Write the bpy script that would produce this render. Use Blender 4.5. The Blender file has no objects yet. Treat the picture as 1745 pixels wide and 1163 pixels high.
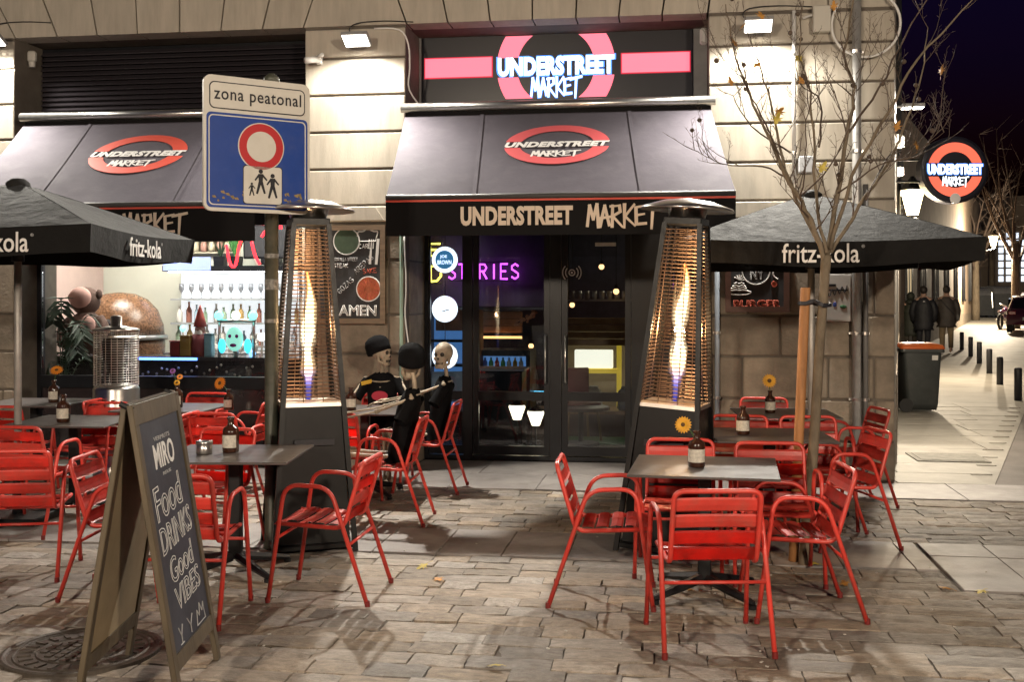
import bpy, bmesh, math, random
from mathutils import Vector, Matrix, Euler

R = math.radians
rnd = random.Random(7)
scene = bpy.context.scene
col = scene.collection

# ------------------------------------------------------------------ camera, sky, exposure
F_PX, UC, VH, EYE, YAW = 1900.0, 872.5, 512.0, 1.65, R(8.2)
SN, CS = math.sin(YAW), math.cos(YAW)
cam_d = bpy.data.cameras.new('camera')
cam = bpy.data.objects.new('camera', cam_d)
col.objects.link(cam)
cam.location = (0, 0, EYE)
cam.rotation_euler = (R(90), 0, YAW)
cam_d.sensor_width = 36
cam_d.lens = F_PX / 1745 * 36
cam_d.shift_y = -69.5 / 1745
cam_d.clip_start = 0.05
cam_d.clip_end = 600
scene.camera = cam

world = bpy.data.worlds.new('World')
scene.world = world
world.use_nodes = True
wn = world.node_tree.nodes
sky = wn.new('ShaderNodeTexSky')
sky.sky_type = 'NISHITA'
sky.sun_disc = False
sky.sun_elevation = R(-2.5)
sky.sun_rotation = R(180)
sky.air_density = 1.0
sky.dust_density = 0.1
sky.ozone_density = 6.0
world.node_tree.links.new(sky.outputs[0], wn['Background'].inputs[0])
wn['Background'].inputs[1].default_value = 0.17

vs = scene.view_settings
vs.view_transform = 'Standard'
try:
    vs.look = 'None'
except Exception:
    pass
vs.gamma = 1
vs.exposure = 0.0
vs.use_curve_mapping = False
scene.cycles.use_denoising = True
scene.cycles.max_bounces = 7
scene.cycles.diffuse_bounces = 3
scene.cycles.glossy_bounces = 3
scene.cycles.transparent_max_bounces = 16
scene.cycles.sample_clamp_indirect = 4
scene.cycles.caustics_reflective = False
scene.cycles.caustics_refractive = False

# ------------------------------------------------------------------ survey helpers (photo -> real metres)
def L(lat, d):                       # across / away from the camera -> street X, Y
    return (CS * lat - SN * d, SN * lat + CS * d)

def fx(u, Y):                        # where the sight line of photo column u meets the plane Y
    a = (u - UC) / F_PX
    d = Y / (CS + a * SN)
    return d * (-SN + a * CS)

def fz(u, v, Y):
    a = (u - UC) / F_PX
    d = Y / (CS + a * SN)
    return EYE + (VH - v) * d / F_PX

def rise(Y):
    return 0.0003 * max(0.0, Y - 12.0) ** 2

def spot(u, v, z=None):              # point on the (rising) ground, or on the level z
    a = (u - UC) / F_PX
    if z is not None:
        d = (EYE - z) * F_PX / (v - VH)
        x, y = L(a * d, d)
        return (x, y, z)
    d = 5.0
    while d < 150:
        x, y = L(a * d, d)
        if EYE - (v - VH) * d / F_PX <= rise(y):
            break
        d += 0.02
    return (x, y, rise(y))

# ------------------------------------------------------------------ materials
MATS = {}

def mat(name, c, rough=0.6, metal=0.0, var=0.0, scale=6.0, bump=0.0, bscale=40.0, emit=None, es=0.0,
        per_obj=0.0, coat=0.0, spec=0.5, dirt=None, dirt_scale=2.0, dirt_amt=0.5, coords='Object', bdist=0.01, stretch=None, grit=0.0):
    if name in MATS:
        return MATS[name]
    m = bpy.data.materials.new(name)
    m.use_nodes = True
    nt = m.node_tree
    b = nt.nodes['Principled BSDF']
    b.inputs['Base Color'].default_value = (*c, 1)
    b.inputs['Roughness'].default_value = rough
    b.inputs['Metallic'].default_value = metal
    b.inputs['Specular IOR Level'].default_value = spec
    if coat:
        b.inputs['Coat Weight'].default_value = coat
    if emit:
        b.inputs['Emission Color'].default_value = (*emit, 1)
        b.inputs['Emission Strength'].default_value = es
    out = None
    tc = nt.nodes.new('ShaderNodeTexCoord')
    vec = tc.outputs[coords]
    if stretch:
        mp = nt.nodes.new('ShaderNodeMapping')
        mp.inputs['Scale'].default_value = stretch
        nt.links.new(vec, mp.inputs[0])
        vec = mp.outputs[0]
    oi = nt.nodes.new('ShaderNodeObjectInfo')
    add = nt.nodes.new('ShaderNodeVectorMath')
    add.operation = 'ADD'
    mul = nt.nodes.new('ShaderNodeMath')
    mul.operation = 'MULTIPLY'
    mul.inputs[1].default_value = 37.0
    nt.links.new(oi.outputs['Random'], mul.inputs[0])
    nt.links.new(vec, add.inputs[0])
    nt.links.new(mul.outputs[0], add.inputs[1])
    vec = add.outputs[0]

    def noise(s, detail=5):
        n = nt.nodes.new('ShaderNodeTexNoise')
        n.inputs['Scale'].default_value = s
        n.inputs['Detail'].default_value = detail
        n.inputs['Roughness'].default_value = 0.62
        nt.links.new(vec, n.inputs['Vector'])
        return n.outputs['Fac']

    def mix(fac, a, bcol, mode='MIX'):
        x = nt.nodes.new('ShaderNodeMix')
        x.data_type = 'RGBA'
        x.blend_type = mode
        nt.links.new(fac, x.inputs[0])
        if isinstance(a, tuple):
            x.inputs[6].default_value = (*a, 1)
        else:
            nt.links.new(a, x.inputs[6])
        if isinstance(bcol, tuple):
            x.inputs[7].default_value = (*bcol, 1)
        else:
            nt.links.new(bcol, x.inputs[7])
        return x.outputs[2]

    def ramp(fac, lo, hi):
        r = nt.nodes.new('ShaderNodeMapRange')
        r.inputs['From Min'].default_value = lo
        r.inputs['From Max'].default_value = hi
        nt.links.new(fac, r.inputs['Value'])
        return r.outputs[0]
    if var:
        f = ramp(noise(scale), 0.3, 0.7)
        out = mix(f, tuple(x * (1 - var) for x in c), tuple(min(1, x * (1 + var)) for x in c))
    if per_obj:
        h = nt.nodes.new('ShaderNodeHueSaturation')
        if out:
            nt.links.new(out, h.inputs['Color'])
        else:
            h.inputs['Color'].default_value = (*c, 1)
        rr = nt.nodes.new('ShaderNodeMapRange')
        rr.inputs['To Min'].default_value = 1 - per_obj
        rr.inputs['To Max'].default_value = 1 + per_obj
        ge = nt.nodes.new('ShaderNodeNewGeometry')
        sm = nt.nodes.new('ShaderNodeMath')
        sm.operation = 'ADD'
        frc = nt.nodes.new('ShaderNodeMath')
        frc.operation = 'FRACT'
        nt.links.new(oi.outputs['Random'], sm.inputs[0])
        nt.links.new(ge.outputs['Random Per Island'], sm.inputs[1])
        nt.links.new(sm.outputs[0], frc.inputs[0])
        nt.links.new(frc.outputs[0], rr.inputs['Value'])
        nt.links.new(rr.outputs[0], h.inputs['Value'])
        s7 = nt.nodes.new('ShaderNodeMath')
        s7.operation = 'MULTIPLY'
        s7.inputs[1].default_value = 7.31
        f7 = nt.nodes.new('ShaderNodeMath')
        f7.operation = 'FRACT'
        r7 = nt.nodes.new('ShaderNodeMapRange')
        r7.inputs['To Min'].default_value = 1 - per_obj * 1.5
        r7.inputs['To Max'].default_value = 1 + per_obj * 0.9
        nt.links.new(frc.outputs[0], s7.inputs[0])
        nt.links.new(s7.outputs[0], f7.inputs[0])
        nt.links.new(f7.outputs[0], r7.inputs['Value'])
        if grit:
            nt.links.new(r7.outputs[0], h.inputs['Saturation'])
        out = h.outputs[0]
    if dirt:
        f = ramp(noise(dirt_scale, 8), 0.5, 0.5 + 0.25)
        mm = nt.nodes.new('ShaderNodeMath')
        mm.operation = 'MULTIPLY'
        mm.inputs[1].default_value = dirt_amt
        nt.links.new(f, mm.inputs[0])
        out = mix(mm.outputs[0], out if out else c, dirt)
    if grit:
        f = ramp(noise(38, 3), 0.56, 0.66)
        g2 = nt.nodes.new('ShaderNodeMath')
        g2.operation = 'MULTIPLY'
        g2.inputs[1].default_value = grit
        nt.links.new(f, g2.inputs[0])
        out = mix(g2.outputs[0], out, tuple(x * 0.35 for x in c))
        f = ramp(noise(52, 2), 0.64, 0.70)
        g3 = nt.nodes.new('ShaderNodeMath')
        g3.operation = 'MULTIPLY'
        g3.inputs[1].default_value = grit * 1.2
        nt.links.new(f, g3.inputs[0])
        out = mix(g3.outputs[0], out, tuple(min(.6, x * 1.9) for x in c))
    if out:
        nt.links.new(out, b.inputs['Base Color'])
    if var and metal < 0.5:
        r = nt.nodes.new('ShaderNodeMapRange')
        r.inputs['To Min'].default_value = max(0.05, rough - 0.15)
        r.inputs['To Max'].default_value = min(1, rough + 0.12)
        nt.links.new(noise(scale * 3), r.inputs['Value'])
        nt.links.new(r.outputs[0], b.inputs['Roughness'])
    if bump:
        bp = nt.nodes.new('ShaderNodeBump')
        bp.inputs['Strength'].default_value = bump
        bp.inputs['Distance'].default_value = bdist
        nt.links.new(noise(bscale, 8), bp.inputs['Height'])
        nt.links.new(bp.outputs[0], b.inputs['Normal'])
    MATS[name] = m
    return m

def glow(name, c, s, tint=None):
    return mat(name, tint or tuple(min(0.8, x) for x in c), 0.5, emit=c, es=s)

def glass(name, tint=(1, 1, 1), refl=1.0, floor=0.04):
    if name in MATS:
        return MATS[name]
    m = bpy.data.materials.new(name)
    m.use_nodes = True
    nt = m.node_tree
    nt.nodes.remove(nt.nodes['Principled BSDF'])
    t = nt.nodes.new('ShaderNodeBsdfTransparent')
    t.inputs[0].default_value = (*tint, 1)
    g = nt.nodes.new('ShaderNodeBsdfGlossy')
    g.inputs['Roughness'].default_value = 0.02
    fr = nt.nodes.new('ShaderNodeFresnel')
    fr.inputs[0].default_value = 1.5
    ml = nt.nodes.new('ShaderNodeMath')
    ml.operation = 'MULTIPLY'
    ml.inputs[1].default_value = refl
    mx = nt.nodes.new('ShaderNodeMixShader')
    nt.links.new(fr.outputs[0], ml.inputs[0])
    nt.links.new(ml.outputs[0], mx.inputs[0])
    nt.links.new(t.outputs[0], mx.inputs[1])
    nt.links.new(g.outputs[0], mx.inputs[2])
    nt.links.new(mx.outputs[0], nt.nodes['Material Output'].inputs[0])
    MATS[name] = m
    return m

def flame_mat(name, k=1.0, veil=False):          # blue root, orange body, white core: a gas flame's own colours by height
    if name in MATS:
        return MATS[name]
    m = bpy.data.materials.new(name)
    m.use_nodes = True
    nt = m.node_tree
    nt.nodes.remove(nt.nodes['Principled BSDF'])
    e = nt.nodes.new('ShaderNodeEmission')
    tc = nt.nodes.new('ShaderNodeTexCoord')
    sp = nt.nodes.new('ShaderNodeSeparateXYZ')
    nt.links.new(tc.outputs['Generated'], sp.inputs[0])
    cr = nt.nodes.new('ShaderNodeValToRGB')
    els = cr.color_ramp.elements
    els[0].position = 0.0
    els[0].color = (0.10, 0.12, 0.85, 1)
    els[1].position = 1.0
    els[1].color = (1.0, 0.30, 0.05, 1)
    for p, c in ((0.14, (0.35, 0.30, 0.9)), (0.26, (1, 0.62, 0.30)), (0.42, (1, 0.80, 0.50)), (0.75, (1, 0.66, 0.32))):
        x = els.new(p)
        x.color = (*c, 1)
    nt.links.new(sp.outputs['Z'], cr.inputs[0])
    mr = nt.nodes.new('ShaderNodeMapRange')
    mr.inputs['From Min'].default_value = 0.1
    mr.inputs['From Max'].default_value = 0.3
    mr.inputs['To Min'].default_value = 0.9 * k
    mr.inputs['To Max'].default_value = 9.0 * k
    nt.links.new(sp.outputs['Z'], mr.inputs['Value'])
    nt.links.new(cr.outputs[0], e.inputs[0])
    nt.links.new(mr.outputs[0], e.inputs[1])
    lw = nt.nodes.new('ShaderNodeLayerWeight')
    lw.inputs[0].default_value = 0.38
    ns = nt.nodes.new('ShaderNodeTexNoise')
    ns.inputs['Scale'].default_value = 9.0
    mp = nt.nodes.new('ShaderNodeMapping')
    mp.inputs['Scale'].default_value = (6, 6, 1.2)
    nt.links.new(tc.outputs['Object'], mp.inputs[0])
    nt.links.new(mp.outputs[0], ns.inputs['Vector'])
    ad = nt.nodes.new('ShaderNodeMath')
    ad.operation = 'MULTIPLY_ADD'
    nt.links.new(ns.outputs['Fac'], ad.inputs[0])
    ad.inputs[1].default_value = 0.9
    nt.links.new(lw.outputs['Facing'], ad.inputs[2])
    r2 = nt.nodes.new('ShaderNodeMapRange')
    r2.inputs['From Min'].default_value = 0.55
    r2.inputs['From Max'].default_value = 1.15
    r2.inputs['To Min'].default_value = 0.45 if veil else 1.0
    r2.inputs['To Max'].default_value = 0.0
    nt.links.new(ad.outputs[0], r2.inputs['Value'])
    tr = nt.nodes.new('ShaderNodeBsdfTransparent')
    mx = nt.nodes.new('ShaderNodeMixShader')
    nt.links.new(r2.outputs[0], mx.inputs[0])
    nt.links.new(tr.outputs[0], mx.inputs[1])
    nt.links.new(e.outputs[0], mx.inputs[2])
    nt.links.new(mx.outputs[0], nt.nodes['Material Output'].inputs[0])
    MATS[name] = m
    return m

M_RED = mat('red_paint', (0.60, 0.050, 0.036), 0.40, var=0.16, scale=7, per_obj=0.16, dirt=(0.30, 0.10, 0.075), dirt_scale=11, dirt_amt=0.55, bump=0.12, bscale=35)
M_BLACKMETAL = mat('black_metal', (0.010, 0.010, 0.011), 0.42, var=0.2, scale=12, spec=0.35)
M_TABLE = mat('table_laminate', (0.085, 0.072, 0.068), 0.36, var=0.07, scale=3)
M_STEEL = mat('brushed_steel', (0.62, 0.60, 0.57), 0.28, 0.95, var=0.1, scale=20)
M_GREYPAINT = mat('grey_paint', (0.30, 0.30, 0.30), 0.5, var=0.15)
M_PAVE = mat('paving_slate', (0.255, 0.212, 0.168), 0.66, grit=0.45, var=0.34, scale=4.5, bump=0.55, bscale=17, per_obj=0.30, dirt=(0.14, 0.105, 0.078), dirt_scale=5, dirt_amt=0.6, bdist=0.012, spec=0.45)
M_SLAB = mat('granite_slab', (0.27, 0.245, 0.23), 0.6, var=0.22, scale=3, bump=0.25, bscale=90, per_obj=0.10, dirt=(0.15, 0.13, 0.12), dirt_scale=4, dirt_amt=0.6)
M_MORTAR = mat('dark_mortar', (0.105, 0.088, 0.072), 0.9, var=0.4, scale=8, bump=0.5)
M_SIDEWALK = mat('sidewalk_granite', (0.36, 0.335, 0.29), 0.62, var=0.16, scale=1.3, bump=0.2, bscale=60, dirt=(0.22, 0.19, 0.16), dirt_scale=1.1, dirt_amt=0.6)
M_ASPH = mat('street_paving', (0.15, 0.13, 0.12), 0.65, var=0.3, scale=1.2, bump=0.3, bscale=30)
M_STONE = mat('rendered_stone', (0.46, 0.415, 0.345), 0.8, var=0.12, scale=3, bump=0.25, bscale=70, per_obj=0.05, dirt=(0.33, 0.29, 0.235), dirt_scale=3.5, dirt_amt=0.55, stretch=(3.5, 3.5, 0.5))
M_GRANITE = mat('rough_granite', (0.25, 0.205, 0.155), 0.85, var=0.26, scale=5, bump=0.8, bscale=34, per_obj=0.14, dirt=(0.14, 0.115, 0.09), dirt_scale=3, dirt_amt=0.6)
M_WALLCORE = mat('wall_mortar', (0.13, 0.11, 0.09), 0.9, var=0.2)
M_CHAR = mat('charcoal_frame', (0.010, 0.0105, 0.013), 0.36, var=0.2, scale=10, spec=0.3)
M_WHITE = mat('white_paint', (0.80, 0.79, 0.76), 0.5, var=0.04)
M_CHALK = mat('chalk_white', (0.75, 0.74, 0.72), 0.8)
M_CLEAR = glass('clear_glass')
M_DOORGLASS = glass('door_glass', (0.80, 0.83, 0.88), 1.3)
M_TUBE = glass('quartz_glass', (0.97, 0.97, 0.97), 0.8)

# ------------------------------------------------------------------ mesh builder
class MB:
    def __init__(self):
        self.bm = bmesh.new()

    def quad(self, pts):
        return self.bm.faces.new([self.bm.verts.new(p) for p in pts])

    def box(self, c, s, rot=None, bev=0.0, taper=1.0):
        vs_ = []
        for dz in (-1, 1):
            k = taper if dz > 0 else 1.0
            for dx, dy in ((-1, -1), (1, -1), (1, 1), (-1, 1)):
                p = Vector((dx * s[0] / 2 * k, dy * s[1] / 2 * k, dz * s[2] / 2))
                if rot is not None:
                    p = rot @ p
                vs_.append(self.bm.verts.new(p + Vector(c)))
        fs = [self.bm.faces.new([vs_[i] for i in f]) for f in ((3, 2, 1, 0), (4, 5, 6, 7), (0, 1, 5, 4), (1, 2, 6, 5), (2, 3, 7, 6), (3, 0, 4, 7))]
        if bev:
            es = list({e for f in fs for e in f.edges})
            bmesh.ops.bevel(self.bm, geom=es, offset=bev, segments=1, affect='EDGES', profile=0.5)
        return self

    def span(self, x0, x1, y0, y1, z0, z1, bev=0.0):
        return self.box(((x0 + x1) / 2, (y0 + y1) / 2, (z0 + z1) / 2), (abs(x1 - x0), abs(y1 - y0), abs(z1 - z0)), bev=bev)

    def tube(self, pts, r, n=8, closed=False, caps=True):
        P = [Vector(p) for p in pts]
        rs = r if isinstance(r, (list, tuple)) else [r] * len(P)
        rings = []
        prev = None
        N = len(P)
        for i in range(N):
            if closed:
                t = P[(i + 1) % N] - P[i - 1]
            elif i == 0:
                t = P[1] - P[0]
            elif i == N - 1:
                t = P[-1] - P[-2]
            else:
                t = (P[i + 1] - P[i]).normalized() + (P[i] - P[i - 1]).normalized()
            if t.length < 1e-9:
                t = Vector((0, 0, 1))
            t.normalize()
            if prev is None:
                a = Vector((0, 0, 1)) if abs(t.z) < 0.9 else Vector((1, 0, 0))
                u = t.cross(a).normalized()
            else:
                u = prev - t * prev.dot(t)
                if u.length < 1e-6:
                    u = t.cross(Vector((0.3, 0.5, 0.8)))
                u.normalize()
            prev = u
            w = t.cross(u)
            rings.append([self.bm.verts.new(P[i] + (u * math.cos(2 * math.pi * k / n) + w * math.sin(2 * math.pi * k / n)) * rs[i]) for k in range(n)])
        for i in range(N if closed else N - 1):
            a, b = rings[i], rings[(i + 1) % N]
            for k in range(n):
                self.bm.faces.new((a[k], a[(k + 1) % n], b[(k + 1) % n], b[k]))
        if not closed and caps and n > 2:
            self.bm.faces.new(rings[0][::-1])
            self.bm.faces.new(rings[-1])
        return self

    def loft(self, rings, caps=True):
        RV = [[self.bm.verts.new(p) for p in ring] for ring in rings]
        n = len(RV[0])
        for a, b in zip(RV, RV[1:]):
            for k in range(n if n > 2 else 1):
                self.bm.faces.new((a[k], a[(k + 1) % n], b[(k + 1) % n], b[k]))
        if caps:
            self.bm.faces.new(RV[0][::-1])
            self.bm.faces.new(RV[-1])
        return self

    def lathe(self, prof, c=(0, 0, 0), n=16, sx=1, sy=1, rot=None, caps=True):
        rings = []
        for r, z in prof:
            ring = []
            for k in range(n):
                a = 2 * math.pi * k / n
                p = Vector((r * math.cos(a) * sx, r * math.sin(a) * sy, z))
                if rot is not None:
                    p = rot @ p
                ring.append(p + Vector(c))
            rings.append(ring)
        return self.loft(rings, caps)

    def ball(self, c, r, n=10, m=7, s=(1, 1, 1), rot=None):
        prof = [(max(1e-3, r * math.sin(math.pi * i / m)), -r * math.cos(math.pi * i / m)) for i in range(m + 1)]
        rings = []
        for rr, z in prof:
            ring = []
            for k in range(n):
                a = 2 * math.pi * k / n
                p = Vector((rr * math.cos(a) * s[0], rr * math.sin(a) * s[1], z * s[2]))
                if rot is not None:
                    p = rot @ p
                ring.append(p + Vector(c))
            rings.append(ring)
        return self.loft(rings)

    def prism(self, poly, y0, y1):         # outline in (x, z), solid between y0 and y1
        a = [self.bm.verts.new((x, y0, z)) for x, z in poly]
        b = [self.bm.verts.new((x, y1, z)) for x, z in poly]
        n = len(poly)
        self.bm.faces.new(a)
        self.bm.faces.new(b[::-1])
        for k in range(n):
            self.bm.faces.new((a[k], b[k], b[(k + 1) % n], a[(k + 1) % n]))
        return self

    def slab(self, poly, z0, z1):          # outline in (x, y), solid between z0 and z1
        a = [self.bm.verts.new((x, y, z0)) for x, y in poly]
        b = [self.bm.verts.new((x, y, z1)) for x, y in poly]
        n = len(poly)
        self.bm.faces.new(a[::-1])
        self.bm.faces.new(b)
        for k in range(n):
            self.bm.faces.new((a[k], a[(k + 1) % n], b[(k + 1) % n], b[k]))
        return self

    def xform(self, m):
        bmesh.ops.transform(self.bm, matrix=m, verts=self.bm.verts)
        return self

    def mesh(self, name, m, smooth=False):
        bmesh.ops.recalc_face_normals(self.bm, faces=self.bm.faces)
        me = bpy.data.meshes.new(name)
        self.bm.to_mesh(me)
        self.bm.free()
        if smooth:
            me.polygons.foreach_set('use_smooth', [True] * len(me.polygons))
        if m:
            me.materials.append(m)
        return me

    def build(self, name, m, parent=None, smooth=False):
        return link(name, self.mesh(name, m, smooth), parent)

def link(name, me, parent=None, loc=None, rot=None):
    o = bpy.data.objects.new(name, me)
    col.objects.link(o)
    if parent:
        o.parent = parent
    if loc is not None:
        o.location = loc
    if rot is not None:
        o.rotation_euler = rot
    return o

def tag(o, label, cat, group=None, kind=None):
    if label:
        o['label'] = label
    if cat:
        o['category'] = cat
    if group:
        o['group'] = group
    if kind:
        o['kind'] = kind
    return o

def thing(name, label, cat, loc=(0, 0, 0), rz=0.0, group=None):
    o = bpy.data.objects.new(name, None)
    o.empty_display_size = 0.1
    col.objects.link(o)
    o.location = loc
    o.rotation_euler = (0, 0, rz)
    return tag(o, label, cat, group)

def stuff(o):
    o['kind'] = 'stuff'
    return o

def structure(o):
    o['kind'] = 'structure'
    return o

KIDS = {}
def copy_tree(o, parent=None):
    c = o.copy()
    col.objects.link(c)
    if parent:
        c.parent = parent
    for ch in list(o.children):
        copy_tree(ch, c)
    return c

def text_mesh(body, w=None, h=None, thick=0.004, bold=0.0, shear=0.0, outline=0.0, spacing=1.0):
    cu = bpy.data.curves.new('lettering', 'FONT')
    cu.body = body
    cu.size = 1.0
    cu.align_x = 'LEFT'
    cu.space_character = spacing
    cu.shear = shear
    cu.resolution_u = 3
    if outline:
        cu.fill_mode = 'NONE'
        cu.bevel_depth = outline
        cu.bevel_resolution = 0
    else:
        cu.offset = bold
        cu.extrude = 0.02
    ob = bpy.data.objects.new('lettering', cu)
    col.objects.link(ob)
    dg = bpy.context.evaluated_depsgraph_get()
    dg.update()
    me = bpy.data.meshes.new_from_object(ob.evaluated_get(dg))
    bpy.data.objects.remove(ob)
    bpy.data.curves.remove(cu)
    xs = [v.co.x for v in me.vertices]
    ys = [v.co.y for v in me.vertices]
    x0, x1, y0, y1 = min(xs), max(xs), min(ys), max(ys)
    ky = h / (y1 - y0) if h else None
    kx = w / (x1 - x0) if w else ky
    ky = ky or kx
    kz = thick / (2 * (outline or 0.02))
    for v in me.vertices:
        v.co = Vector(((v.co.x - (x0 + x1) / 2) * kx, (v.co.y - (y0 + y1) / 2) * ky, v.co.z * kz))
    me.materials.clear()
    return me

WALLROT = Matrix.Rotation(R(90), 4, 'X')

def put_text(body, M, m, parent, w=None, h=None, name='lettering', **k):
    me = text_mesh(body, w, h, **k)
    me.transform(M)
    me.materials.append(m)
    me.name = name
    return link(name, me, parent)

def on_wall(x, y, z):                  # text plane facing the street at (x, y, z)
    return Matrix.Translation((x, y, z)) @ WALLROT

# single-line letters for chalk and neon, box 0.6 x 1
ST = {
 'A': [[(0, 0), (.3, 1), (.6, 0)], [(.12, .4), (.48, .4)]],
 'B': [[(0, 0), (0, 1), (.4, .98), (.5, .78), (.38, .55), (0, .52)], [(.38, .55), (.58, .3), (.42, .02), (0, 0)]],
 'C': [[(.58, .85), (.35, 1), (.08, .8), (0, .5), (.08, .18), (.35, 0), (.58, .15)]],
 'D': [[(0, 0), (0, 1), (.35, .95), (.58, .65), (.58, .35), (.35, .05), (0, 0)]],
 'E': [[(.55, 1), (0, 1), (0, 0), (.55, 0)], [(0, .52), (.42, .52)]],
 'F': [[(.55, 1), (0, 1), (0, 0)], [(0, .52), (.42, .52)]],
 'G': [[(.56, .82), (.3, 1), (.05, .75), (0, .45), (.12, .1), (.35, 0), (.57, .15), (.57, .45), (.35, .45)]],
 'I': [[(.3, 0), (.3, 1)]],
 'K': [[(0, 0), (0, 1)], [(.55, 1), (.02, .48), (.58, 0)]],
 'L': [[(0, 1), (0, 0), (.5, 0)]],
 'M': [[(0, 0), (.05, 1), (.3, .4), (.55, 1), (.6, 0)]],
 'N': [[(0, 0), (0, 1), (.58, 0), (.58, 1)]],
 'O': [[(.3, 1), (.05, .8), (0, .5), (.05, .2), (.3, 0), (.55, .2), (.6, .5), (.55, .8), (.3, 1)]],
 'P': [[(0, 0), (0, 1), (.4, .98), (.55, .75), (.4, .5), (0, .48)]],
 'R': [[(0, 0), (0, 1), (.4, .98), (.55, .76), (.4, .52), (0, .5)], [(.25, .5), (.58, 0)]],
 'S': [[(.55, .85), (.32, 1), (.05, .85), (.05, .65), (.3, .52), (.55, .36), (.55, .14), (.3, 0), (.02, .14)]],
 'T': [[(0, 1), (.6, 1)], [(.3, 1), (.3, 0)]],
 'U': [[(0, 1), (0, .25), (.15, .02), (.42, .02), (.58, .25), (.58, 1)]],
 'V': [[(0, 1), (.3, 0), (.6, 1)]],
 'W': [[(0, 1), (.15, 0), (.3, .6), (.45, 0), (.6, 1)]],
 'Y': [[(0, 1), (.3, .5), (.6, 1)], [(.3, .5), (.3, 0)]],
 'Z': [[(0, 1), (.58, 1), (0, 0), (.6, 0)]],
 '-': [[(.1, .5), (.5, .5)]], ' ': [],
}
GRAF = {  # jagged brush letters
 'M': [[(-.05, -.05), (.08, 1.02), (.30, .30), (.52, 1.08), (.62, -.12)]],
 'A': [[(0, -.08), (.28, 1.0), (.55, -.02)], [(-.05, .34), (.62, .42)]],
 'R': [[(.05, 1.0), (.02, -.10)], [(-.08, .96), (.45, 1.0), (.50, .68), (.05, .45), (.62, -.10)]],
 'K': [[(.05, 1.06), (.04, -.14)], [(.62, 1.04), (.08, .44), (.66, -.05)]],
 'E': [[(.60, .98), (.02, .90), (.05, .02), (.62, .06)], [(.0, .48), (.50, .55)]],
 'T': [[(-.18, .90), (.78, 1.06)], [(.32, 1.0), (.24, -.20)]],
}

def strokes(body, h, table=ST, pitch=0.78, sx=1.0, slant=0.0):
    out = []
    x = 0
    for ch in body:
        for s in table.get(ch, []):
            out.append([((x + p[0] + slant * p[1]) * h * sx, p[1] * h) for p in s])
        x += pitch if ch != ' ' else 0.5
    wid = (x - pitch + 0.6) * h * sx
    return [[(p[0] - wid / 2, p[1] - h / 2) for p in s] for s in out], wid

def stroke_tubes(ss, M, m, parent, r, name='lettering', n=5):
    b = MB()
    for s in ss:
        if len(s) > 1:
            b.tube([(p[0], p[1], 0) for p in s], r, n)
    b.xform(M)
    return b.build(name, m, parent, True)

def stroke_ribbons(ss, M, m, parent, wd, thick=0.004, name='lettering'):
    b = MB()
    rr = random.Random(3)
    for s in ss:
        for (x0, y0), (x1, y1) in zip(s, s[1:]):
            d = Vector((x1 - x0, y1 - y0))
            if d.length < 1e-6:
                continue
            t = d.normalized()
            nn = Vector((-t.y, t.x))
            w0 = wd * (0.5 if abs(t.y) > 0.8 else 0.36) * rr.uniform(0.85, 1.15)
            w1 = wd * (0.5 if abs(t.y) > 0.8 else 0.36) * rr.uniform(0.6, 1.1)
            a = Vector((x0, y0)) - t * wd * 0.3
            c = Vector((x1, y1)) + t * wd * 0.3
            poly = [a + nn * w0, a - nn * w0, c - nn * w1, c + nn * w1]
            b.slab([(p.x, p.y) for p in poly], 0, thick * rr.uniform(0.8, 1.2))
    b.xform(M)
    return b.build(name, m, parent)

def arc_band(cx, cy, ro, ri, y0, y1, side, n=8, ex=1.0, ey=1.0):   # piece of a ring between heights y0..y1 on one side
    o_, i_ = [], []
    for k in range(n + 1):
        y = y0 + (y1 - y0) * k / n
        xo = math.sqrt(max(0, ro * ro - y * y))
        xi = math.sqrt(max(0, ri * ri - y * y))
        o_.append((cx + side * xo * ex, cy + y * ey))
        i_.append((cx + side * xi * ex, cy + y * ey))
    return o_ + i_[::-1]

def cap_band(cx, cy, ro, ri, ycut, up, n=28, ex=1.0, ey=1.0):      # upper or lower part of a ring cut by a straight band
    a0o = math.asin(ycut / ro)
    a0i = math.asin(min(1, ycut / ri))
    o_ = [(cx + ro * math.cos(a0o + (math.pi - 2 * a0o) * k / n) * ex, cy + up * ro * math.sin(a0o + (math.pi - 2 * a0o) * k / n) * ey) for k in range(n + 1)]
    i_ = [(cx + ri * math.cos(a0i + (math.pi - 2 * a0i) * k / n) * ex, cy + up * ri * math.sin(a0i + (math.pi - 2 * a0i) * k / n) * ey) for k in range(n + 1)]
    return o_, i_

def ring_mesh(b, o_, i_, z0, z1):
    for k in range(len(o_) - 1):
        b.slab([o_[k], o_[k + 1], i_[k + 1], i_[k]], z0, z1)

def smoothpath(pts, sub=4):
    P = [Vector(p) for p in pts]
    out = []
    for i in range(len(P) - 1):
        p0 = P[max(0, i - 1)]
        p1, p2 = P[i], P[i + 1]
        p3 = P[min(len(P) - 1, i + 2)]
        for k in range(sub):
            t = k / sub
            out.append(0.5 * ((2 * p1) + (p2 - p0) * t + (2 * p0 - 5 * p1 + 4 * p2 - p3) * t * t + (3 * p1 - p0 - 3 * p2 + p3) * t ** 3))
    out.append(P[-1])
    return out

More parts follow.
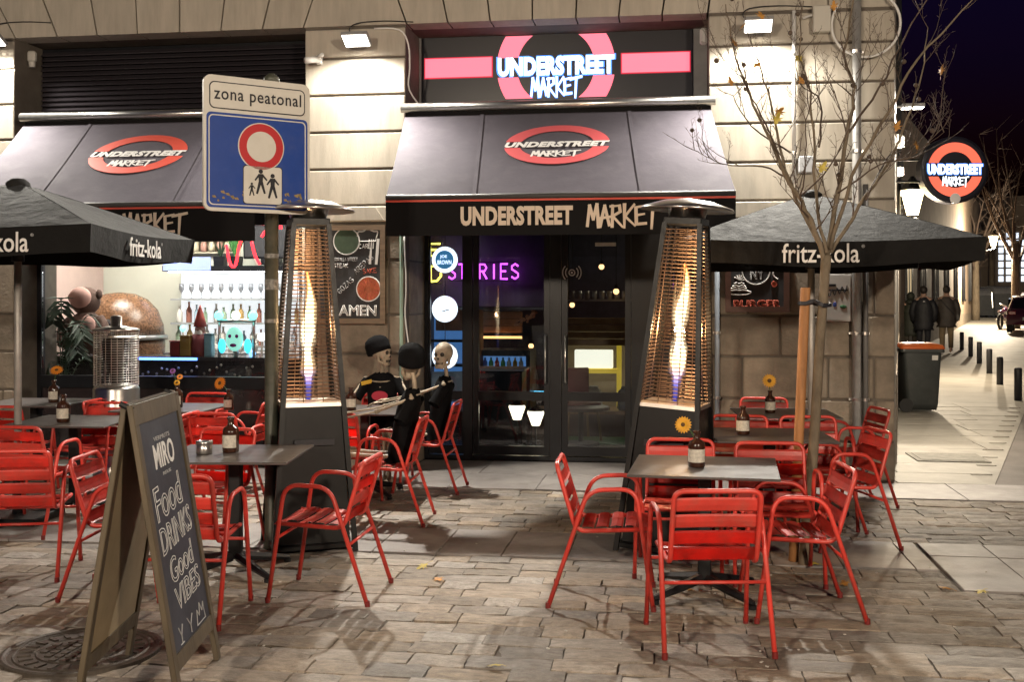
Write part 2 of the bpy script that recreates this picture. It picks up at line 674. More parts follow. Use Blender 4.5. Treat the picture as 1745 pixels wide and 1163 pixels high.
def rounded(pts, r, n=4):            # polyline with rounded corners
    P = [Vector(p) for p in pts]
    out = [P[0]]
    for a, b, c in zip(P, P[1:], P[2:]):
        d1, d2 = (a - b), (c - b)
        k = min(r, d1.length * 0.45, d2.length * 0.45)
        s, e = b + d1.normalized() * k, b + d2.normalized() * k
        for i in range(n + 1):
            t = i / n
            out.append(s * (1 - t) ** 2 + b * 2 * t * (1 - t) + e * t * t)
    out.append(P[-1])
    return out
# ================================================================== THE SETTING: ground
def strip(x_of, ys, dz, m, name):
    b = MB()
    rows = [[b.bm.verts.new((x, y, rise(y) + dz)) for x in x_of(y)] for y in ys]
    for r0, r1 in zip(rows, rows[1:]):
        for k in range(len(r0) - 1):
            b.bm.faces.new((r0[k], r0[k + 1], r1[k + 1], r1[k]))
    return structure(b.build(name, m))

def wall_x(Y):
    return 1.995 + 0.195 * (Y - 10.5)

def kerb_x(Y):                       # the bollard line
    return 5.0 + (Y - 18.0) * 0.333 if Y > 9.7 else 5.0 + (9.7 - 18) * 0.333

YS = [-14, -4, 3, 6, 9.6, 10.5, 12, 14, 17, 20, 24, 28, 32, 37, 42, 48, 55, 64, 75, 90, 110, 140, 180]
strip(lambda y: [-60, -20, -8, -2, 2, 6, 12, 22, 40, 90], YS, -0.035, M_MORTAR, 'ground')
side_walk = strip(lambda y: [wall_x(y) - 0.3, (wall_x(y) + kerb_x(y)) / 2, kerb_x(y) + 0.35], [9.69, 10.5, 12, 14, 17, 20, 24, 28, 32, 37, 42, 48, 55, 64, 75], -0.014, M_SIDEWALK, 'sidewalk')
strip(lambda y: [kerb_x(y) + 0.35, kerb_x(y) + 3, kerb_x(y) + 9, kerb_x(y) + 20], [9.69, 12, 14, 17, 20, 24, 28, 32, 37, 42, 48, 55, 64, 75, 90], -0.02, M_ASPH, 'street')

# flagstones in rows parallel to the facade
pavement = structure(MB().span(-9, 9, 2.4, 9.64, -0.075, -0.016).build('pavement', M_MORTAR))

def stone_variant(seed):
    r = random.Random(seed)
    b = MB()
    nx, ny = 5, 3
    def e(i, n):
        t = i / n
        return (-0.5, -0.46, None, 0.46, 0.5)[0 if i == 0 else 4 if i == n else 2] if i in (0, n) else -0.5 + t
    g = []
    for j in range(ny + 1):
        row = []
        for i in range(nx + 1):
            x, y = -0.5 + i / nx, -0.5 + j / ny
            edge = i in (0, nx) or j in (0, ny)
            if edge:
                x += r.uniform(-0.012, 0.012)
                y += r.uniform(-0.05, 0.05)
                z = -0.006 + r.uniform(-0.004, 0.002)
            else:
                z = r.uniform(-0.002, 0.002)
            row.append(b.bm.verts.new((x, y, z)))
        g.append(row)
    for j in range(ny):
        for i in range(nx):
            b.bm.faces.new((g[j][i], g[j][i + 1], g[j + 1][i + 1], g[j + 1][i]))
    rim = [g[0][i] for i in range(nx + 1)] + [g[j][nx] for j in range(1, ny + 1)] + [g[ny][i] for i in range(nx - 1, -1, -1)] + [g[j][0] for j in range(ny - 1, 0, -1)]
    low = [b.bm.verts.new((v.co.x, v.co.y, -0.03)) for v in rim]
    for k in range(len(rim)):
        k2 = (k + 1) % len(rim)
        b.bm.faces.new((rim[k], low[k], low[k2], rim[k2]))
    return b.mesh('paving_stone', M_PAVE)

VARS = [stone_variant(s) for s in range(14)]
prs = random.Random(21)
stones = []
bands = [(2.6, 6.63, 0.168), (6.63, 7.10, 0.157), (7.92, 9.64, 0.16)]
for y0, y1, hh in bands:
    n = round((y1 - y0) / hh)
    for j in range(n):
        yc = y0 + (j + 0.5) * (y1 - y0) / n
        half = 0.52 * yc + 0.9
        x = -SN * yc - half - prs.uniform(0, 0.4)
        while x < -SN * yc + half + 0.6:
            ln = prs.choice((0.20, 0.25, 0.30, 0.34, 0.38, 0.44)) * prs.uniform(0.92, 1.08)
            cut = 6.58 < yc < 7.10
            if cut and x < 1.62 < x + ln:
                ln = max(0.06, 1.62 - x)
            if not (cut and x >= 1.60):
                stones.append((x + ln / 2, yc, ln, (y1 - y0) / n))
            x += ln
def seen(s):
    dx = CS * s[0] + SN * s[1]
    dd = -SN * s[0] + CS * s[1]
    return (0 if abs(dx) < 0.47 * dd + 0.15 and dd > 4.75 else 1, dd)
stones.sort(key=seen)
stuffb = MB()
for k, (x, y, ln, wd) in enumerate(stones):
    me = VARS[prs.randrange(len(VARS))]
    gap = prs.uniform(0.004, 0.010)
    tilt = Euler((R(prs.uniform(-1.2, 1.2)), R(prs.uniform(-0.7, 0.7)), R(prs.uniform(-1.2, 1.2))))
    sc = (ln - gap, wd - gap * 0.9, 1.0)
    z = prs.uniform(-0.007, 0.003)
    if k < 298:
        o = link('paving_stone', me, pavement, (x, y, z), tilt)
        o.scale = sc
    else:
        t = bmesh.new()
        t.from_mesh(me)
        bmesh.ops.transform(t, matrix=Matrix.LocRotScale((x, y, z), tilt, sc), verts=t.verts)
        tm = bpy.data.meshes.new('t')
        t.to_mesh(tm)
        t.free()
        stuffb.bm.from_mesh(tm)
        bpy.data.meshes.remove(tm)
stuff(stuffb.build('paving_stones_far', M_PAVE, pavement)).name = 'distant_paving'

# larger granite slabs: a strip across, a patch on the right, and the strip along the facade
def slab_row(x0, x1, y0, y1, step, nm='granite_slab', jit=0.0, m=None, z=0.0, par=None):
    x = x0
    while x < x1 - 0.05:
        w = min(step * prs.uniform(1 - jit, 1 + jit), x1 - x)
        bm_ = MB().box((0, 0, -0.02), (w - 0.007, y1 - y0 - 0.007, 0.04), bev=0.003)
        link(nm, bm_.mesh(nm, m or M_SLAB), par or pavement, (x + w / 2, (y0 + y1) / 2, z + prs.uniform(-0.004, 0.0)), (R(prs.uniform(-.2, .2)), R(prs.uniform(-.2, .2)), 0))
        x += w
slab_row(-5.4, 1.62, 7.12, 7.90, 0.43)
slab_row(1.64, 4.2, 6.64, 7.50, 0.42)
slab_row(1.64, 4.2, 7.51, 7.90, 0.42)
slab_row(-7.4, 4.4, 9.66, 10.49, 0.9, jit=0.15)
slab_row(-2.55, 0.33, 10.5, 11.33, 0.72)
M_SIDESLAB = mat('sidewalk_slab', (0.36, 0.335, 0.29), 0.6, var=0.14, scale=2.2, bump=0.2, bscale=60, per_obj=0.07, dirt=(0.22, 0.19, 0.16), dirt_scale=1.6, dirt_amt=0.6)
yy_ = 10.50
while yy_ < 18.0:
    slab_row(wall_x(yy_) + 0.02, kerb_x(yy_) + 0.30, yy_, yy_ + 0.62, 0.95, 'sidewalk_slab', 0.12, M_SIDESLAB, rise(yy_ + 0.3), side_walk)
    yy_ += 0.62

# ================================================================== THE BUILDING
bld = thing('corner_building', 'pale stone corner building with banded piers and flat stone arches over the shop fronts', 'building')
FY = 10.5
XL0, XL1 = fx(23, FY), fx(520, FY)       # left opening
XC0, XC1 = fx(690, FY), fx(1208, FY)     # middle opening
XR = 1.995
JOINTS = [2.57, 2.925, 3.285, 3.645, 4.005, 4.30]
brs = random.Random(5)

def block(x0, x1, z0, z1, m=M_STONE, y=FY, dep=0.14, nm='stone_block', bev=0.008, gap=0.011):
    return MB().span(x0 + gap * 0.0, x1, y + brs.uniform(-0.002, 0.002), y + dep, z0 + gap, z1 - gap, bev=bev).build(nm, m, bld)

# cores behind the stone facing
core = MB()
core.span(-10.5, XL0 + 0.002, FY + 0.02, 11.3, 0, 4.32)
core.build('pier_core', M_WALLCORE, bld)
core = MB()
core.span(XL1 - 0.002, XC0 + 0.002, FY + 0.02, 11.36, 0, 4.32)
core.build('pier_core', M_WALLCORE, bld)
core = MB()
core.slab([(XC1 + 0.002, FY + 0.02), (XR - 0.002, FY + 0.02), (wall_x(11.6) - 0.004, 11.6), (XC1 + 0.002, 11.6)], 0, 4.32)
core.build('pier_core', M_WALLCORE, bld)
for z0, z1 in zip(JOINTS, JOINTS[1:]):
    block(-10.4, XL0, z0, z1)
    block(XL1, XC0, z0, z1)
    block(XC1, XR, z0, z1)
    if True:                                            # return of the corner on the side street
        m = MB().slab([(XR + 0.004, FY + 0.15), (wall_x(11.55) + 0.004, 11.55), (wall_x(11.55) - 0.1, 11.55), (XR - 0.1, FY + 0.15)], z0 + 0.012, z1 - 0.012)
        m.build('stone_block', M_STONE, bld)
# ledge under the banded courses, then rough granite
for a, b_ in ((-10.4, XL0), (XL1, XC0), (XC1, XR)):
    block(a, b_, 2.40, 2.57, dep=0.16, y=FY - 0.03, nm='ledge')
mo = MB()                                               # raised panel moulding on the ledge course
mo.prism([(XL1 + 0.28, 2.425), (XL1 + 0.80, 2.425), (XL1 + 0.72, 2.545), (XL1 + 0.36, 2.545)], FY - 0.045, FY - 0.028)
mo.build('panel_moulding', M_STONE, bld)
G = [0.0, 0.36, 0.74, 1.13, 1.51, 2.04, 2.40]
cuts_r = [[fx(1400, FY)], [fx(1330, FY), fx(1492, FY)], [fx(1265, FY), fx(1412, FY), fx(1490, FY)], [fx(1329, FY), fx(1450, FY)], [fx(1275, FY), fx(1490, FY)], [fx(1400, FY)]]
cuts_m = [[fx(662, FY)]] * 6
cuts_l = [[fx(-40, FY)], [fx(43, FY) - .25], [], [fx(-60, FY)], [], [fx(-30, FY)]]
for k, (z0, z1) in enumerate(zip(G, G[1:])):
    for (a, b_, cuts) in ((-10.4, XL0, cuts_l[k]), (XL1, XC0, cuts_m[k]), (XC1, XR, cuts_r[k])):
        xs = [a] + [c for c in cuts if a < c < b_] + [b_]
        for x0, x1 in zip(xs, xs[1:]):
            MB().span(x0 + (0.007 if x0 > a else 0), x1 - (0.007 if x1 < b_ else 0), FY + brs.uniform(-0.008, 0.006), FY + 0.15, z0 + 0.009, z1 - 0.009, bev=0.012).build('granite_block', M_GRANITE, bld)
    m = MB().slab([(XR + 0.004, FY + 0.16), (wall_x(11.55) + 0.004, 11.55), (wall_x(11.55) - 0.1, 11.55), (XR - 0.1, FY + 0.16)], z0 + 0.009, z1 - 0.009)
    m.build('granite_block', M_GRANITE, bld)
# reveals of the door recess
for k, (z0, z1) in enumerate(zip(G, G[1:])):
    MB().span(XC0 - 0.10, XC0 + 0.006, FY + 0.165, 11.30, z0 + 0.008, z1 - 0.008, bev=0.006).build('granite_block', M_GRANITE, bld)
# flat arch: wedge stones, joints read off the photo (bottom, top)
vj = [(-110, -170), (-43, -75), (26, 6), (97.5, 82), (165, 158), (234, 232), (306, 306), (376, 381), (447, 457), (517, 531), (693, 678), (763, 754), (835, 830), (907, 907), (981, 983), (1054, 1059), (1128, 1135), (1206, 1212)]
def vline(t):
    xb, xt = fx(t[0], FY), fx(t[1], FY)
    return xb, xb + (xt - xb) * (4.95 - 4.32) / 0.24 * 1.0
for a, b_ in zip(vj, vj[1:]):
    (b0, t0), (b1, t1) = vline(a), vline(b_)
    yy = brs.uniform(-0.003, 0.003)
    g = 0.008
    MB().prism([(b0 + g, 4.32), (b1 - g, 4.32), (t1 - g, 4.95), (t0 + g, 4.95)], FY + yy, FY + 0.25).build('voussoir', M_STONE, bld)
(b0, t0) = vline(vj[-1])
for x0, x1 in ((t0 + 0.01, fx(1410, FY)), (fx(1410, FY) + 0.012, XR)):
    MB().prism([(x0 if x0 > t0 + .02 else b0 + 0.01, 4.32), (x1, 4.32), (x1, 4.95), (x0, 4.95)], FY, FY + 0.25).build('stone_block', M_STONE, bld)
MB().span(-10.5, XR - 0.004, FY + 0.262, 11.62, 4.325, 4.95).build('lintel_core', M_WALLCORE, bld)
MB().slab([(-10.5, FY), (XR, FY), (wall_x(11.62), 11.62), (-10.5, 11.62)], 4.962, 9.2).build('upper_wall', M_STONE, bld)
up = MB()
up.span(-10.4, XR, FY - 0.12, FY - 0.002, 5.02, 5.18, bev=0.02)
up.build('string_course', M_STONE, bld)

# left opening: slatted black panel over the window
lv = MB().span(XL0 + 0.005, XL1 - 0.005, 11.02, 11.06, 2.52, 4.315).build('louvre_panel', M_CHAR, bld)
for k in range(13):
    z = 3.62 + k * 0.053
    link('slat', MB().box((0, 0, 0), (XL1 - XL0 - 0.05, 0.07, 0.012), rot=Matrix.Rotation(R(38), 3, 'X')).mesh('slat', mat('louvre_slat', (0.035, 0.030, 0.036), 0.45)), lv, ((XL0 + XL1) / 2, 10.99, z))

# shop window
WY = 10.95
WX0, WX1 = fx(62, WY), XL1 - 0.004
wf = MB()
wf.span(WX0, WX0 + 0.07, WY - 0.03, WY + 0.05, 0.02, 2.52)
wf.span(WX1 - 0.07, WX1, WY - 0.03, WY + 0.05, 0.02, 2.52)
wf.span(WX0 + 0.07, WX1 - 0.07, WY - 0.05, WY + 0.05, 0.735, 0.86)
wf.span(WX0 + 0.07, WX1 - 0.07, WY - 0.028, WY + 0.05, 2.42, 2.52)
wf.span(WX0 + 0.07, WX1 - 0.07, WY - 0.028, WY + 0.05, 0.02, 0.10)
win = wf.build('shop_window', M_CHAR, bld)
MB().span(WX0 + 0.07, WX1 - 0.07, WY, WY + 0.008, 0.86, 2.42).build('pane', M_CLEAR, win)
MB().span(WX0 + 0.07, WX1 - 0.07, WY, WY + 0.01, 0.10, 0.735).build('lower_panel', mat('smoked_panel', (0.03, 0.022, 0.024), 0.12, var=0.3, scale=3, coat=0.6), win)
MB().span(XL0, WX0 - 0.001, WY - 0.1, WY + 0.06, 0, 2.52).build('window_jamb', M_GRANITE, bld)

# entrance: sidelight, two glazed door leaves
DY = 11.36
dx0, dx1 = XC0 + 0.012, XC1 - 0.004
def U(u):
    return fx(u, DY)
fr = MB()
PO = [(dx0, U(731)), (U(791), U(806)), (U(938), U(957)), (U(1076), dx1)]
for a, b_ in PO:
    fr.span(a, b_, DY - 0.04, DY + 0.05, 0.01, 2.62)
for (a, b_) in ((PO[0][1], PO[1][0]), (PO[1][1], PO[2][0]), (PO[2][1], PO[3][0])):
    fr.span(a, b_, DY - 0.035, DY + 0.045, 2.50, 2.62)
    fr.span(a, b_, DY - 0.035, DY + 0.045, 0.01, 0.05)
fr.span(dx0, dx1, DY - 0.03, DY + 0.05, 2.622, 3.35)
ent = fr.build('entrance_frame', M_CHAR, bld)
def leaf(a, b_, nm, y, z0=0.06, z1=2.49, mid=0.62, mw=0.09, st=0.06):
    f = MB()
    f.span(a, a + st, y - 0.022, y + 0.022, z0, z1)
    f.span(b_ - st, b_, y - 0.022, y + 0.022, z0, z1)
    f.span(a + st, b_ - st, y - 0.020, y + 0.020, z0, z0 + 0.09)
    f.span(a + st, b_ - st, y - 0.020, y + 0.020, z1 - 0.08, z1)
    f.span(a + st, b_ - st, y - 0.026, y + 0.026, mid, mid + mw)
    o = f.build(nm, M_CHAR, bld)
    MB().span(a + st, b_ - st, y - 0.004, y + 0.004, z0 + 0.09, mid).build('pane', M_DOORGLASS, o)
    MB().span(a + st, b_ - st, y - 0.004, y + 0.004, mid + mw, z1 - 0.08).build('pane', M_DOORGLASS, o)
    return o
leaf(PO[0][1] + 0.002, PO[1][0] - 0.002, 'side_window', DY + 0.005, st=0.015)
d1 = leaf(PO[1][1] + 0.004, PO[2][0] - 0.004, 'door_leaf', DY)
d2 = leaf(PO[2][1] + 0.004, PO[3][0] - 0.004, 'door_leaf', DY)
for o, x in ((d1, PO[2][0] - 0.045), (d2, PO[2][1] + 0.045)):
    MB().tube([(x, DY - 0.03, 0.80), (x, DY - 0.085, 0.82), (x, DY - 0.085, 1.28), (x, DY - 0.03, 1.30)], 0.011, 8).build('handle', M_STEEL, o, True)
closer = MB().span(U(1015), U(1050), DY - 0.07, DY - 0.027, 2.20, 2.235).build('door_closer', M_STEEL, d2)
# contactless sign on the right leaf
cb = MB()
cx, cz = U(975), fz(975, 465, DY)
ringpts = [(cx + 0.030 * math.cos(t * math.pi / 8), 0, cz + 0.030 * math.sin(t * math.pi / 8)) for t in range(16)]
cb.tube([(p[0], DY - 0.03, p[2]) for p in ringpts], 0.006, 5, closed=True)
cb.ball((cx, DY - 0.03, cz), 0.012, 8, 5)
for s in (-1, 1):
    for rr_ in (0.065, 0.095):
        cb.tube([(cx + s * rr_ * math.cos(R(a)), DY - 0.03, cz + rr_ * math.sin(R(a))) for a in range(-45, 46, 15)], 0.006, 5)
cb.build('contactless_mark', M_CHALK, d2)
MB().span(XC0 + 0.1, XC1 - 0.1, 11.17, 11.33, 2.62, 3.42).build('fanlight_panel', M_CHAR, bld)

# interior shell
IR = 16.4
inn = MB().span(-7.6, 1.95, 11.45, IR, -0.05, 0.006).build('shop_floor', mat('shop_floor_tiles', (0.10, 0.085, 0.075), 0.25, var=0.3, scale=4), bld)
MB().span(-7.6, 1.95, 11.07, IR, 3.30, 3.4).build('shop_ceiling', mat('dark_ceiling', (0.05, 0.045, 0.06), 0.8), bld)
MB().span(-3.32, 1.95, IR, IR + 0.1, 0, 3.3).build('shop_back_wall', mat('dark_back_wall', (0.035, 0.03, 0.05), 0.7, var=0.3), bld)
MB().span(-3.42, -3.32, 11.38, IR, 0, 3.3).build('partition_wall', mat('partition', (0.10, 0.085, 0.09), 0.7), bld)
PALE = mat('pale_plaster', (0.62, 0.63, 0.55), 0.8, var=0.06, scale=2)
MB().span(-9.0, -3.42, 14.1, 14.2, 0, 3.3).build('kitchen_wall', PALE, bld)
MB().span(-7.75, -7.6, 11.1, 14.1, 0, 3.3).build('kitchen_side_wall', mat('pink_plaster', (0.55, 0.42, 0.38), 0.8, var=0.05), bld)
MB().span(1.9, 1.95, 11.65, IR, 0, 3.3).build('shop_side_wall', mat('side_wall', (0.25, 0.2, 0.14), 0.8), bld)

MB().span(fx(962, 15.4), fx(1090, 15.4), 15.4, 15.5, 0, 1.28).build('cream_wall', mat('cream_wall', (0.60, 0.50, 0.33), 0.7, var=0.1), bld)

# side elevation along the street on the right, then the next house
def side_house(name, label, p0, p1, hgt, m, wins, dep=4.0, door=None):
    (x0, y0), (x1, y1) = p0, p1
    ang = math.atan2(y1 - y0, x1 - x0)
    ln = math.hypot(x1 - x0, y1 - y0)
    t = thing(name, label, 'building', (x0, y0, 0), ang)
    MB().span(0, ln, 0.0, dep, 0.0, hgt).build('wall', m, t)       # local x along the street, street side is y<0
    MB().span(0, ln, -0.012, -0.002, 0.0, 0.9 + rise(y0)).build('plinth', M_GRANITE, t)
    for (a, w, z0, z1, mm) in wins:
        f = MB()
        f.span(a, a + 0.12, -0.06, -0.003, z0, z1)
        f.span(a + w - 0.12, a + w, -0.06, -0.003, z0, z1)
        f.span(a + 0.12, a + w - 0.12, -0.06, -0.003, z1 - 0.12, z1)
        f.span(a + 0.12, a + w - 0.12, -0.09, -0.003, z0, z0 + 0.1)
        f.span(a + w / 2 - 0.03, a + w / 2 + 0.03, -0.05, -0.003, z0 + 0.1, z1 - 0.12)
        fo = f.build('window', M_CHAR, t)
        MB().span(a + 0.12, a + w - 0.12, -0.03, -0.004, z0 + 0.1, z1 - 0.12).build('pane', mm, fo)
    return t
M_DARKPANE = mat('dark_pane', (0.02, 0.02, 0.025), 0.08, coat=0.5)
M_LITPANE = glow('dim_lit_pane', (1.0, 0.75, 0.42), 0.5, (0.4, 0.35, 0.25))
M_HOUSE1 = mat('grey_render', (0.17, 0.155, 0.14), 0.85, var=0.25, scale=1.5, bump=0.3, bscale=20)
M_HOUSE2 = mat('ochre_render', (0.33, 0.25, 0.18), 0.85, var=0.2, scale=0.8, bump=0.3, bscale=20)
Y1 = 32.0
sh = side_house('side_wing', 'dim grey side wing running up the street behind the banded corner pier', (wall_x(11.64), 11.64), (wall_x(Y1), Y1), 9.2, M_HOUSE1,
                [(2.0 + 3.4 * k, 1.3, 3.6, 5.9, M_DARKPANE) for k in range(6)], dep=0.12)
sh2 = side_house('ochre_house', 'ochre plastered house with shuttered windows behind the walkers', (wall_x(Y1) + 0.02, Y1 + 0.02), (17.2, 66.0), 7.0, M_HOUSE2,
                 [(1.2, 1.4, 1.4, 3.8, M_LITPANE)] + [(5.0 + 4.2 * k, 1.5, 1.6, 4.2, M_DARKPANE) for k in range(7)])
# ================================================================== LIGHTS THE PLACE HAS
def add_light(kind, name, parent, loc, energy, color, size=0.1, rot=None, cone=150, blend=0.6):
    ld = bpy.data.lights.new(name, kind)
    ld.energy = energy
    ld.color = color
    if kind == 'SPOT':
        ld.spot_size = R(cone)
        ld.spot_blend = blend
        ld.shadow_soft_size = size
    elif kind == 'AREA':
        ld.size = size
    else:
        ld.shadow_soft_size = size
    o = bpy.data.objects.new(name, ld)
    col.objects.link(o)
    o.parent = parent
    o.location = loc
    if rot:
        o.rotation_euler = rot
    return o

M_LEDFACE = glow('led_face', (1.0, 0.93, 0.80), 14.0)
def flood(x, z, y, label, energy=260, tilt=-44):
    t = thing('floodlight', label, 'floodlight', (x, y, z), 0, 'floodlights on the facade')
    RX = Matrix.Rotation(R(-26), 3, 'X')
    b = MB().box((0, -0.24, 0.0), (0.26, 0.19, 0.04), rot=RX, bev=0.008)
    b.tube([(0, 0.0, 0.02), (0, -0.16, 0.03)], 0.012, 6)
    b.build('housing', M_GREYPAINT, t)
    fc = Vector((0, -0.24, 0.0)) + RX @ Vector((0, 0, -0.0245))
    MB().box(tuple(fc), (0.23, 0.16, 0.006), rot=RX).build('lamp_face', M_LEDFACE, t)
    MB().tube(smoothpath([(0.02, -0.01, 0.03), (-0.12, -0.05, 0.12), (-0.06, -0.03, 0.20), (0.2, -0.01, 0.22), (0.5, -0.01, 0.2)]), 0.006, 5).build('cable', M_CHAR, t, True)
    add_light('SPOT', 'lamp_light', t, (0, -0.225, -0.045), energy, (1.0, 0.94, 0.83), 0.07, (R(tilt), 0, 0), 142, 1.0)
    add_light('SPOT', 'spill_light', t, (0, -0.225, -0.05), 230, (1.0, 0.94, 0.83), 0.07, (R(-8), 0, 0), 168, 0.5)
    return t
flood(fx(607, 10.26), fz(607, 66, 10.26), FY, 'square floodlight over the pier between the window and the doors', 1500)
flood(fx(1292, 10.26), fz(1292, 41, 10.26), FY, 'square floodlight above the right pier behind the young tree', 1500)
flood(fx(-15, 10.26), fz(-15, 66, 10.26), FY, 'square floodlight over the far left pier at the photo edge', 1300)

# small white floodlight and lantern on the side wing
def side_at(Y, off=0.0):
    return (wall_x(Y) + off * 0.98, Y - off * 0.2)
tl = thing('wall_light', 'bright white wall light high on the side street corner', 'wall light', (*side_at(11.9), 3.62), 0)
MB().box((0.16, -0.03, 0.02), (0.22, 0.14, 0.04), bev=0.006).tube([(0, 0, 0.02), (0.1, -0.02, 0.02)], 0.012).build('housing', M_GREYPAINT, tl)
MB().box((0.16, -0.03, -0.004), (0.20, 0.125, 0.006)).build('lamp_face', M_LEDFACE, tl)
add_light('SPOT', 'lamp_light', tl, (0.17, -0.03, -0.015), 470, (1.0, 0.95, 0.86), 0.07, (R(-18), R(22), 0), 165, 0.5)

M_LANT = glow('lantern_glow', (1.0, 0.80, 0.42), 11.0)
def wall_lantern(u, v, Y, label, k=1.0, energy=60, base=True):
    x, z = fx(u, Y), fz(u, v, Y)
    t = thing('wall_lantern', label, 'lantern', (x, Y, z), 0, 'street lanterns on the walls')
    MB().lathe([(0.065 * k, -0.17 * k), (0.135 * k, 0.12 * k), (0.13 * k, 0.13 * k), (0.02 * k, 0.14 * k)], n=6).build('lamp_glass', M_LANT, t)
    h = MB().lathe([(0.15 * k, 0.13 * k), (0.15 * k, 0.15 * k), (0.06 * k, 0.24 * k), (0.02 * k, 0.30 * k)], n=6)
    h.lathe([(0.02 * k, -0.25 * k), (0.07 * k, -0.20 * k), (0.07 * k, -0.171 * k)], n=6)
    h.build('cap', M_BLACKMETAL, t)
    w = wall_x(Y) - x if Y < 31 else -0.7
    MB().tube(rounded([(0, 0, -0.24 * k), (w * 0.5, 0, -0.30 * k), (w + 0.02, 0, -0.24 * k)], 0.1), 0.016, 6).tube([(w + 0.03, 0, 0.25), (w + 0.03, 0, -0.45)], 0.02, 6).build('bracket', M_BLACKMETAL, t, True)
    add_light('POINT', 'lamp_light', t, (0, 0, -0.36 * k), energy, (1.0, 0.83, 0.60), 0.12 * k)
    return t
wall_lantern(1555, 343, 13.2, 'large glowing wall lantern beside the round hanging sign', 0.95, 240)
wall_lantern(1546, 389, 24.0, 'small glowing wall lantern farther up the street below the round sign', 0.7, 1000)
wall_lantern(1530, 376, 18.0, 'small white glowing lantern on the wing just above the parasol edge', 0.5, 100)
wall_lantern(1693, 410, 52.0, 'distant glowing street lantern at the far end of the street on the right', 1.5, 3200)

# street lamps behind the camera (out of view, inferred from the light on the chair backs)
def street_lamp(x, y, label, energy, h=4.6):
    t = thing('street_lamp', label, 'street lamp', (x, y, 0), 0, 'street lamps on the near side')
    MB().lathe([(0.11, 0), (0.11, 0.5), (0.06, 0.6), (0.05, h - 0.3), (0.07, h - 0.25), (0.03, h - 0.2)], n=10).build('pole', M_BLACKMETAL, t, True)
    MB().lathe([(0.10, h - 0.2), (0.20, h + 0.22), (0.03, h + 0.24)], n=6).build('lamp_glass', M_LANT, t)
    MB().lathe([(0.22, h + 0.24), (0.10, h + 0.38), (0.02, h + 0.46)], n=6).build('cap', M_BLACKMETAL, t)
    add_light('POINT', 'lamp_light', t, (0, 0, h - 0.55), energy, (1.0, 0.83, 0.64), 0.24)
    return t
street_lamp(-3.6, -3.2, 'black street lamp with glowing lantern on the near pavement, left', 2750)
street_lamp(4.6, -2.6, 'black street lamp with glowing lantern on the near pavement, right', 3200)

# ================================================================== SIGNS AND AWNINGS
M_SIGNRED = glow('lit_pink_red', (1.0, 0.20, 0.28), 1.25, (0.8, 0.1, 0.15))
M_SIGNEDGE = glow('lit_red_edge', (0.9, 0.02, 0.08), 0.5, (0.5, 0.02, 0.05))
M_SIGNWHITE = glow('lit_blue_white', (0.80, 0.92, 1.0), 2.3)
M_SIGNBLACK = mat('sign_black', (0.012, 0.012, 0.018), 0.3, coat=0.2)
SY = 11.13
sx0, sx1 = fx(719, SY), fx(1181, SY)
sz0, sz1 = fz(950, 176, SY), fz(950, 52, SY)
sgn = thing('fascia_sign', 'lit black sign box UNDERSTREET MARKET with pink bars over the doors', 'sign', ((sx0 + sx1) / 2, SY, (sz0 + sz1) / 2), 0)
wS, hS = sx1 - sx0, sz1 - sz0
MB().box((0, 0.06, 0), (wS, 0.12, hS), bev=0.006).build('sign_box', M_SIGNBLACK, sgn)
MB().span(-wS / 2 - 0.12, -wS / 2 - 0.004, -0.02, 0.12, -hS / 2, hS / 2).build('side_trim', M_GREYPAINT, sgn)
MB().span(wS / 2 + 0.004, wS / 2 + 0.14, -0.02, 0.12, -hS / 2, hS / 2).build('side_trim', M_GREYPAINT, sgn)
pm = SY / (CS) / F_PX            # metres per photo pixel at the sign
def sx(u):
    return fx(u, SY) - (sx0 + sx1) / 2
def sz(u, v):
    return fz(u, v, SY) - (sz0 + sz1) / 2
WF = Matrix.Translation((0, -0.002, 0)) @ WALLROT
for u0, u1, v0, v1 in ((725, 838, 101, 133), (1060, 1175, 92, 124)):
    for nm, mm, g, y in (('bar_edge', M_SIGNEDGE, 0.012, -0.004), ('light_bar', M_SIGNRED, 0, -0.010)):
        MB().span(sx(u0) - g, sx(u1) + g, y, y + 0.003, sz(u0, v1) - g, sz(u0, v0) + g).build(nm, mm, sgn)
ccx, ccz = sx(947), sz(947, 113)
for side in (-1, 1):
    for y0, y1 in ((0.10, 0.315), (-0.315, -0.10)):
        b = MB()
        b.slab(arc_band(ccx, ccz, 0.595, 0.39, y0, y1, side), 0.004, 0.008)
        b.xform(WF)
        b.build('ring_piece', M_SIGNRED, sgn)
M_HALO = glow('letter_halo_blue', (0.08, 0.28, 1.0), 1.5)  # glow round the lit letters, put in as a bolder blue copy
put_text('UNDERSTREET', Matrix.Translation((ccx, -0.004, ccz + 0.008)) @ WALLROT, M_HALO, sgn, w=1.205, h=0.215, bold=0.075, spacing=1.02, name='letter_halo', thick=0.002)
put_text('UNDERSTREET', Matrix.Translation((ccx, -0.008, ccz + 0.008)) @ WALLROT, M_SIGNWHITE, sgn, w=1.17, h=0.19, bold=0.05, spacing=1.06)
ss, wd_ = strokes('MARKET', 0.165, GRAF, 0.70)
stroke_ribbons(ss, Matrix.Translation((ccx, -0.004, ccz - 0.200)) @ Matrix.Scale(0.48 / wd_, 4, (1, 0, 0)) @ WALLROT, M_HALO, sgn, 0.046, 0.002, 'letter_halo')
stroke_ribbons(ss, Matrix.Translation((ccx, -0.008, ccz - 0.200)) @ Matrix.Scale(0.48 / wd_, 4, (1, 0, 0)) @ WALLROT, M_SIGNWHITE, sgn, 0.026)

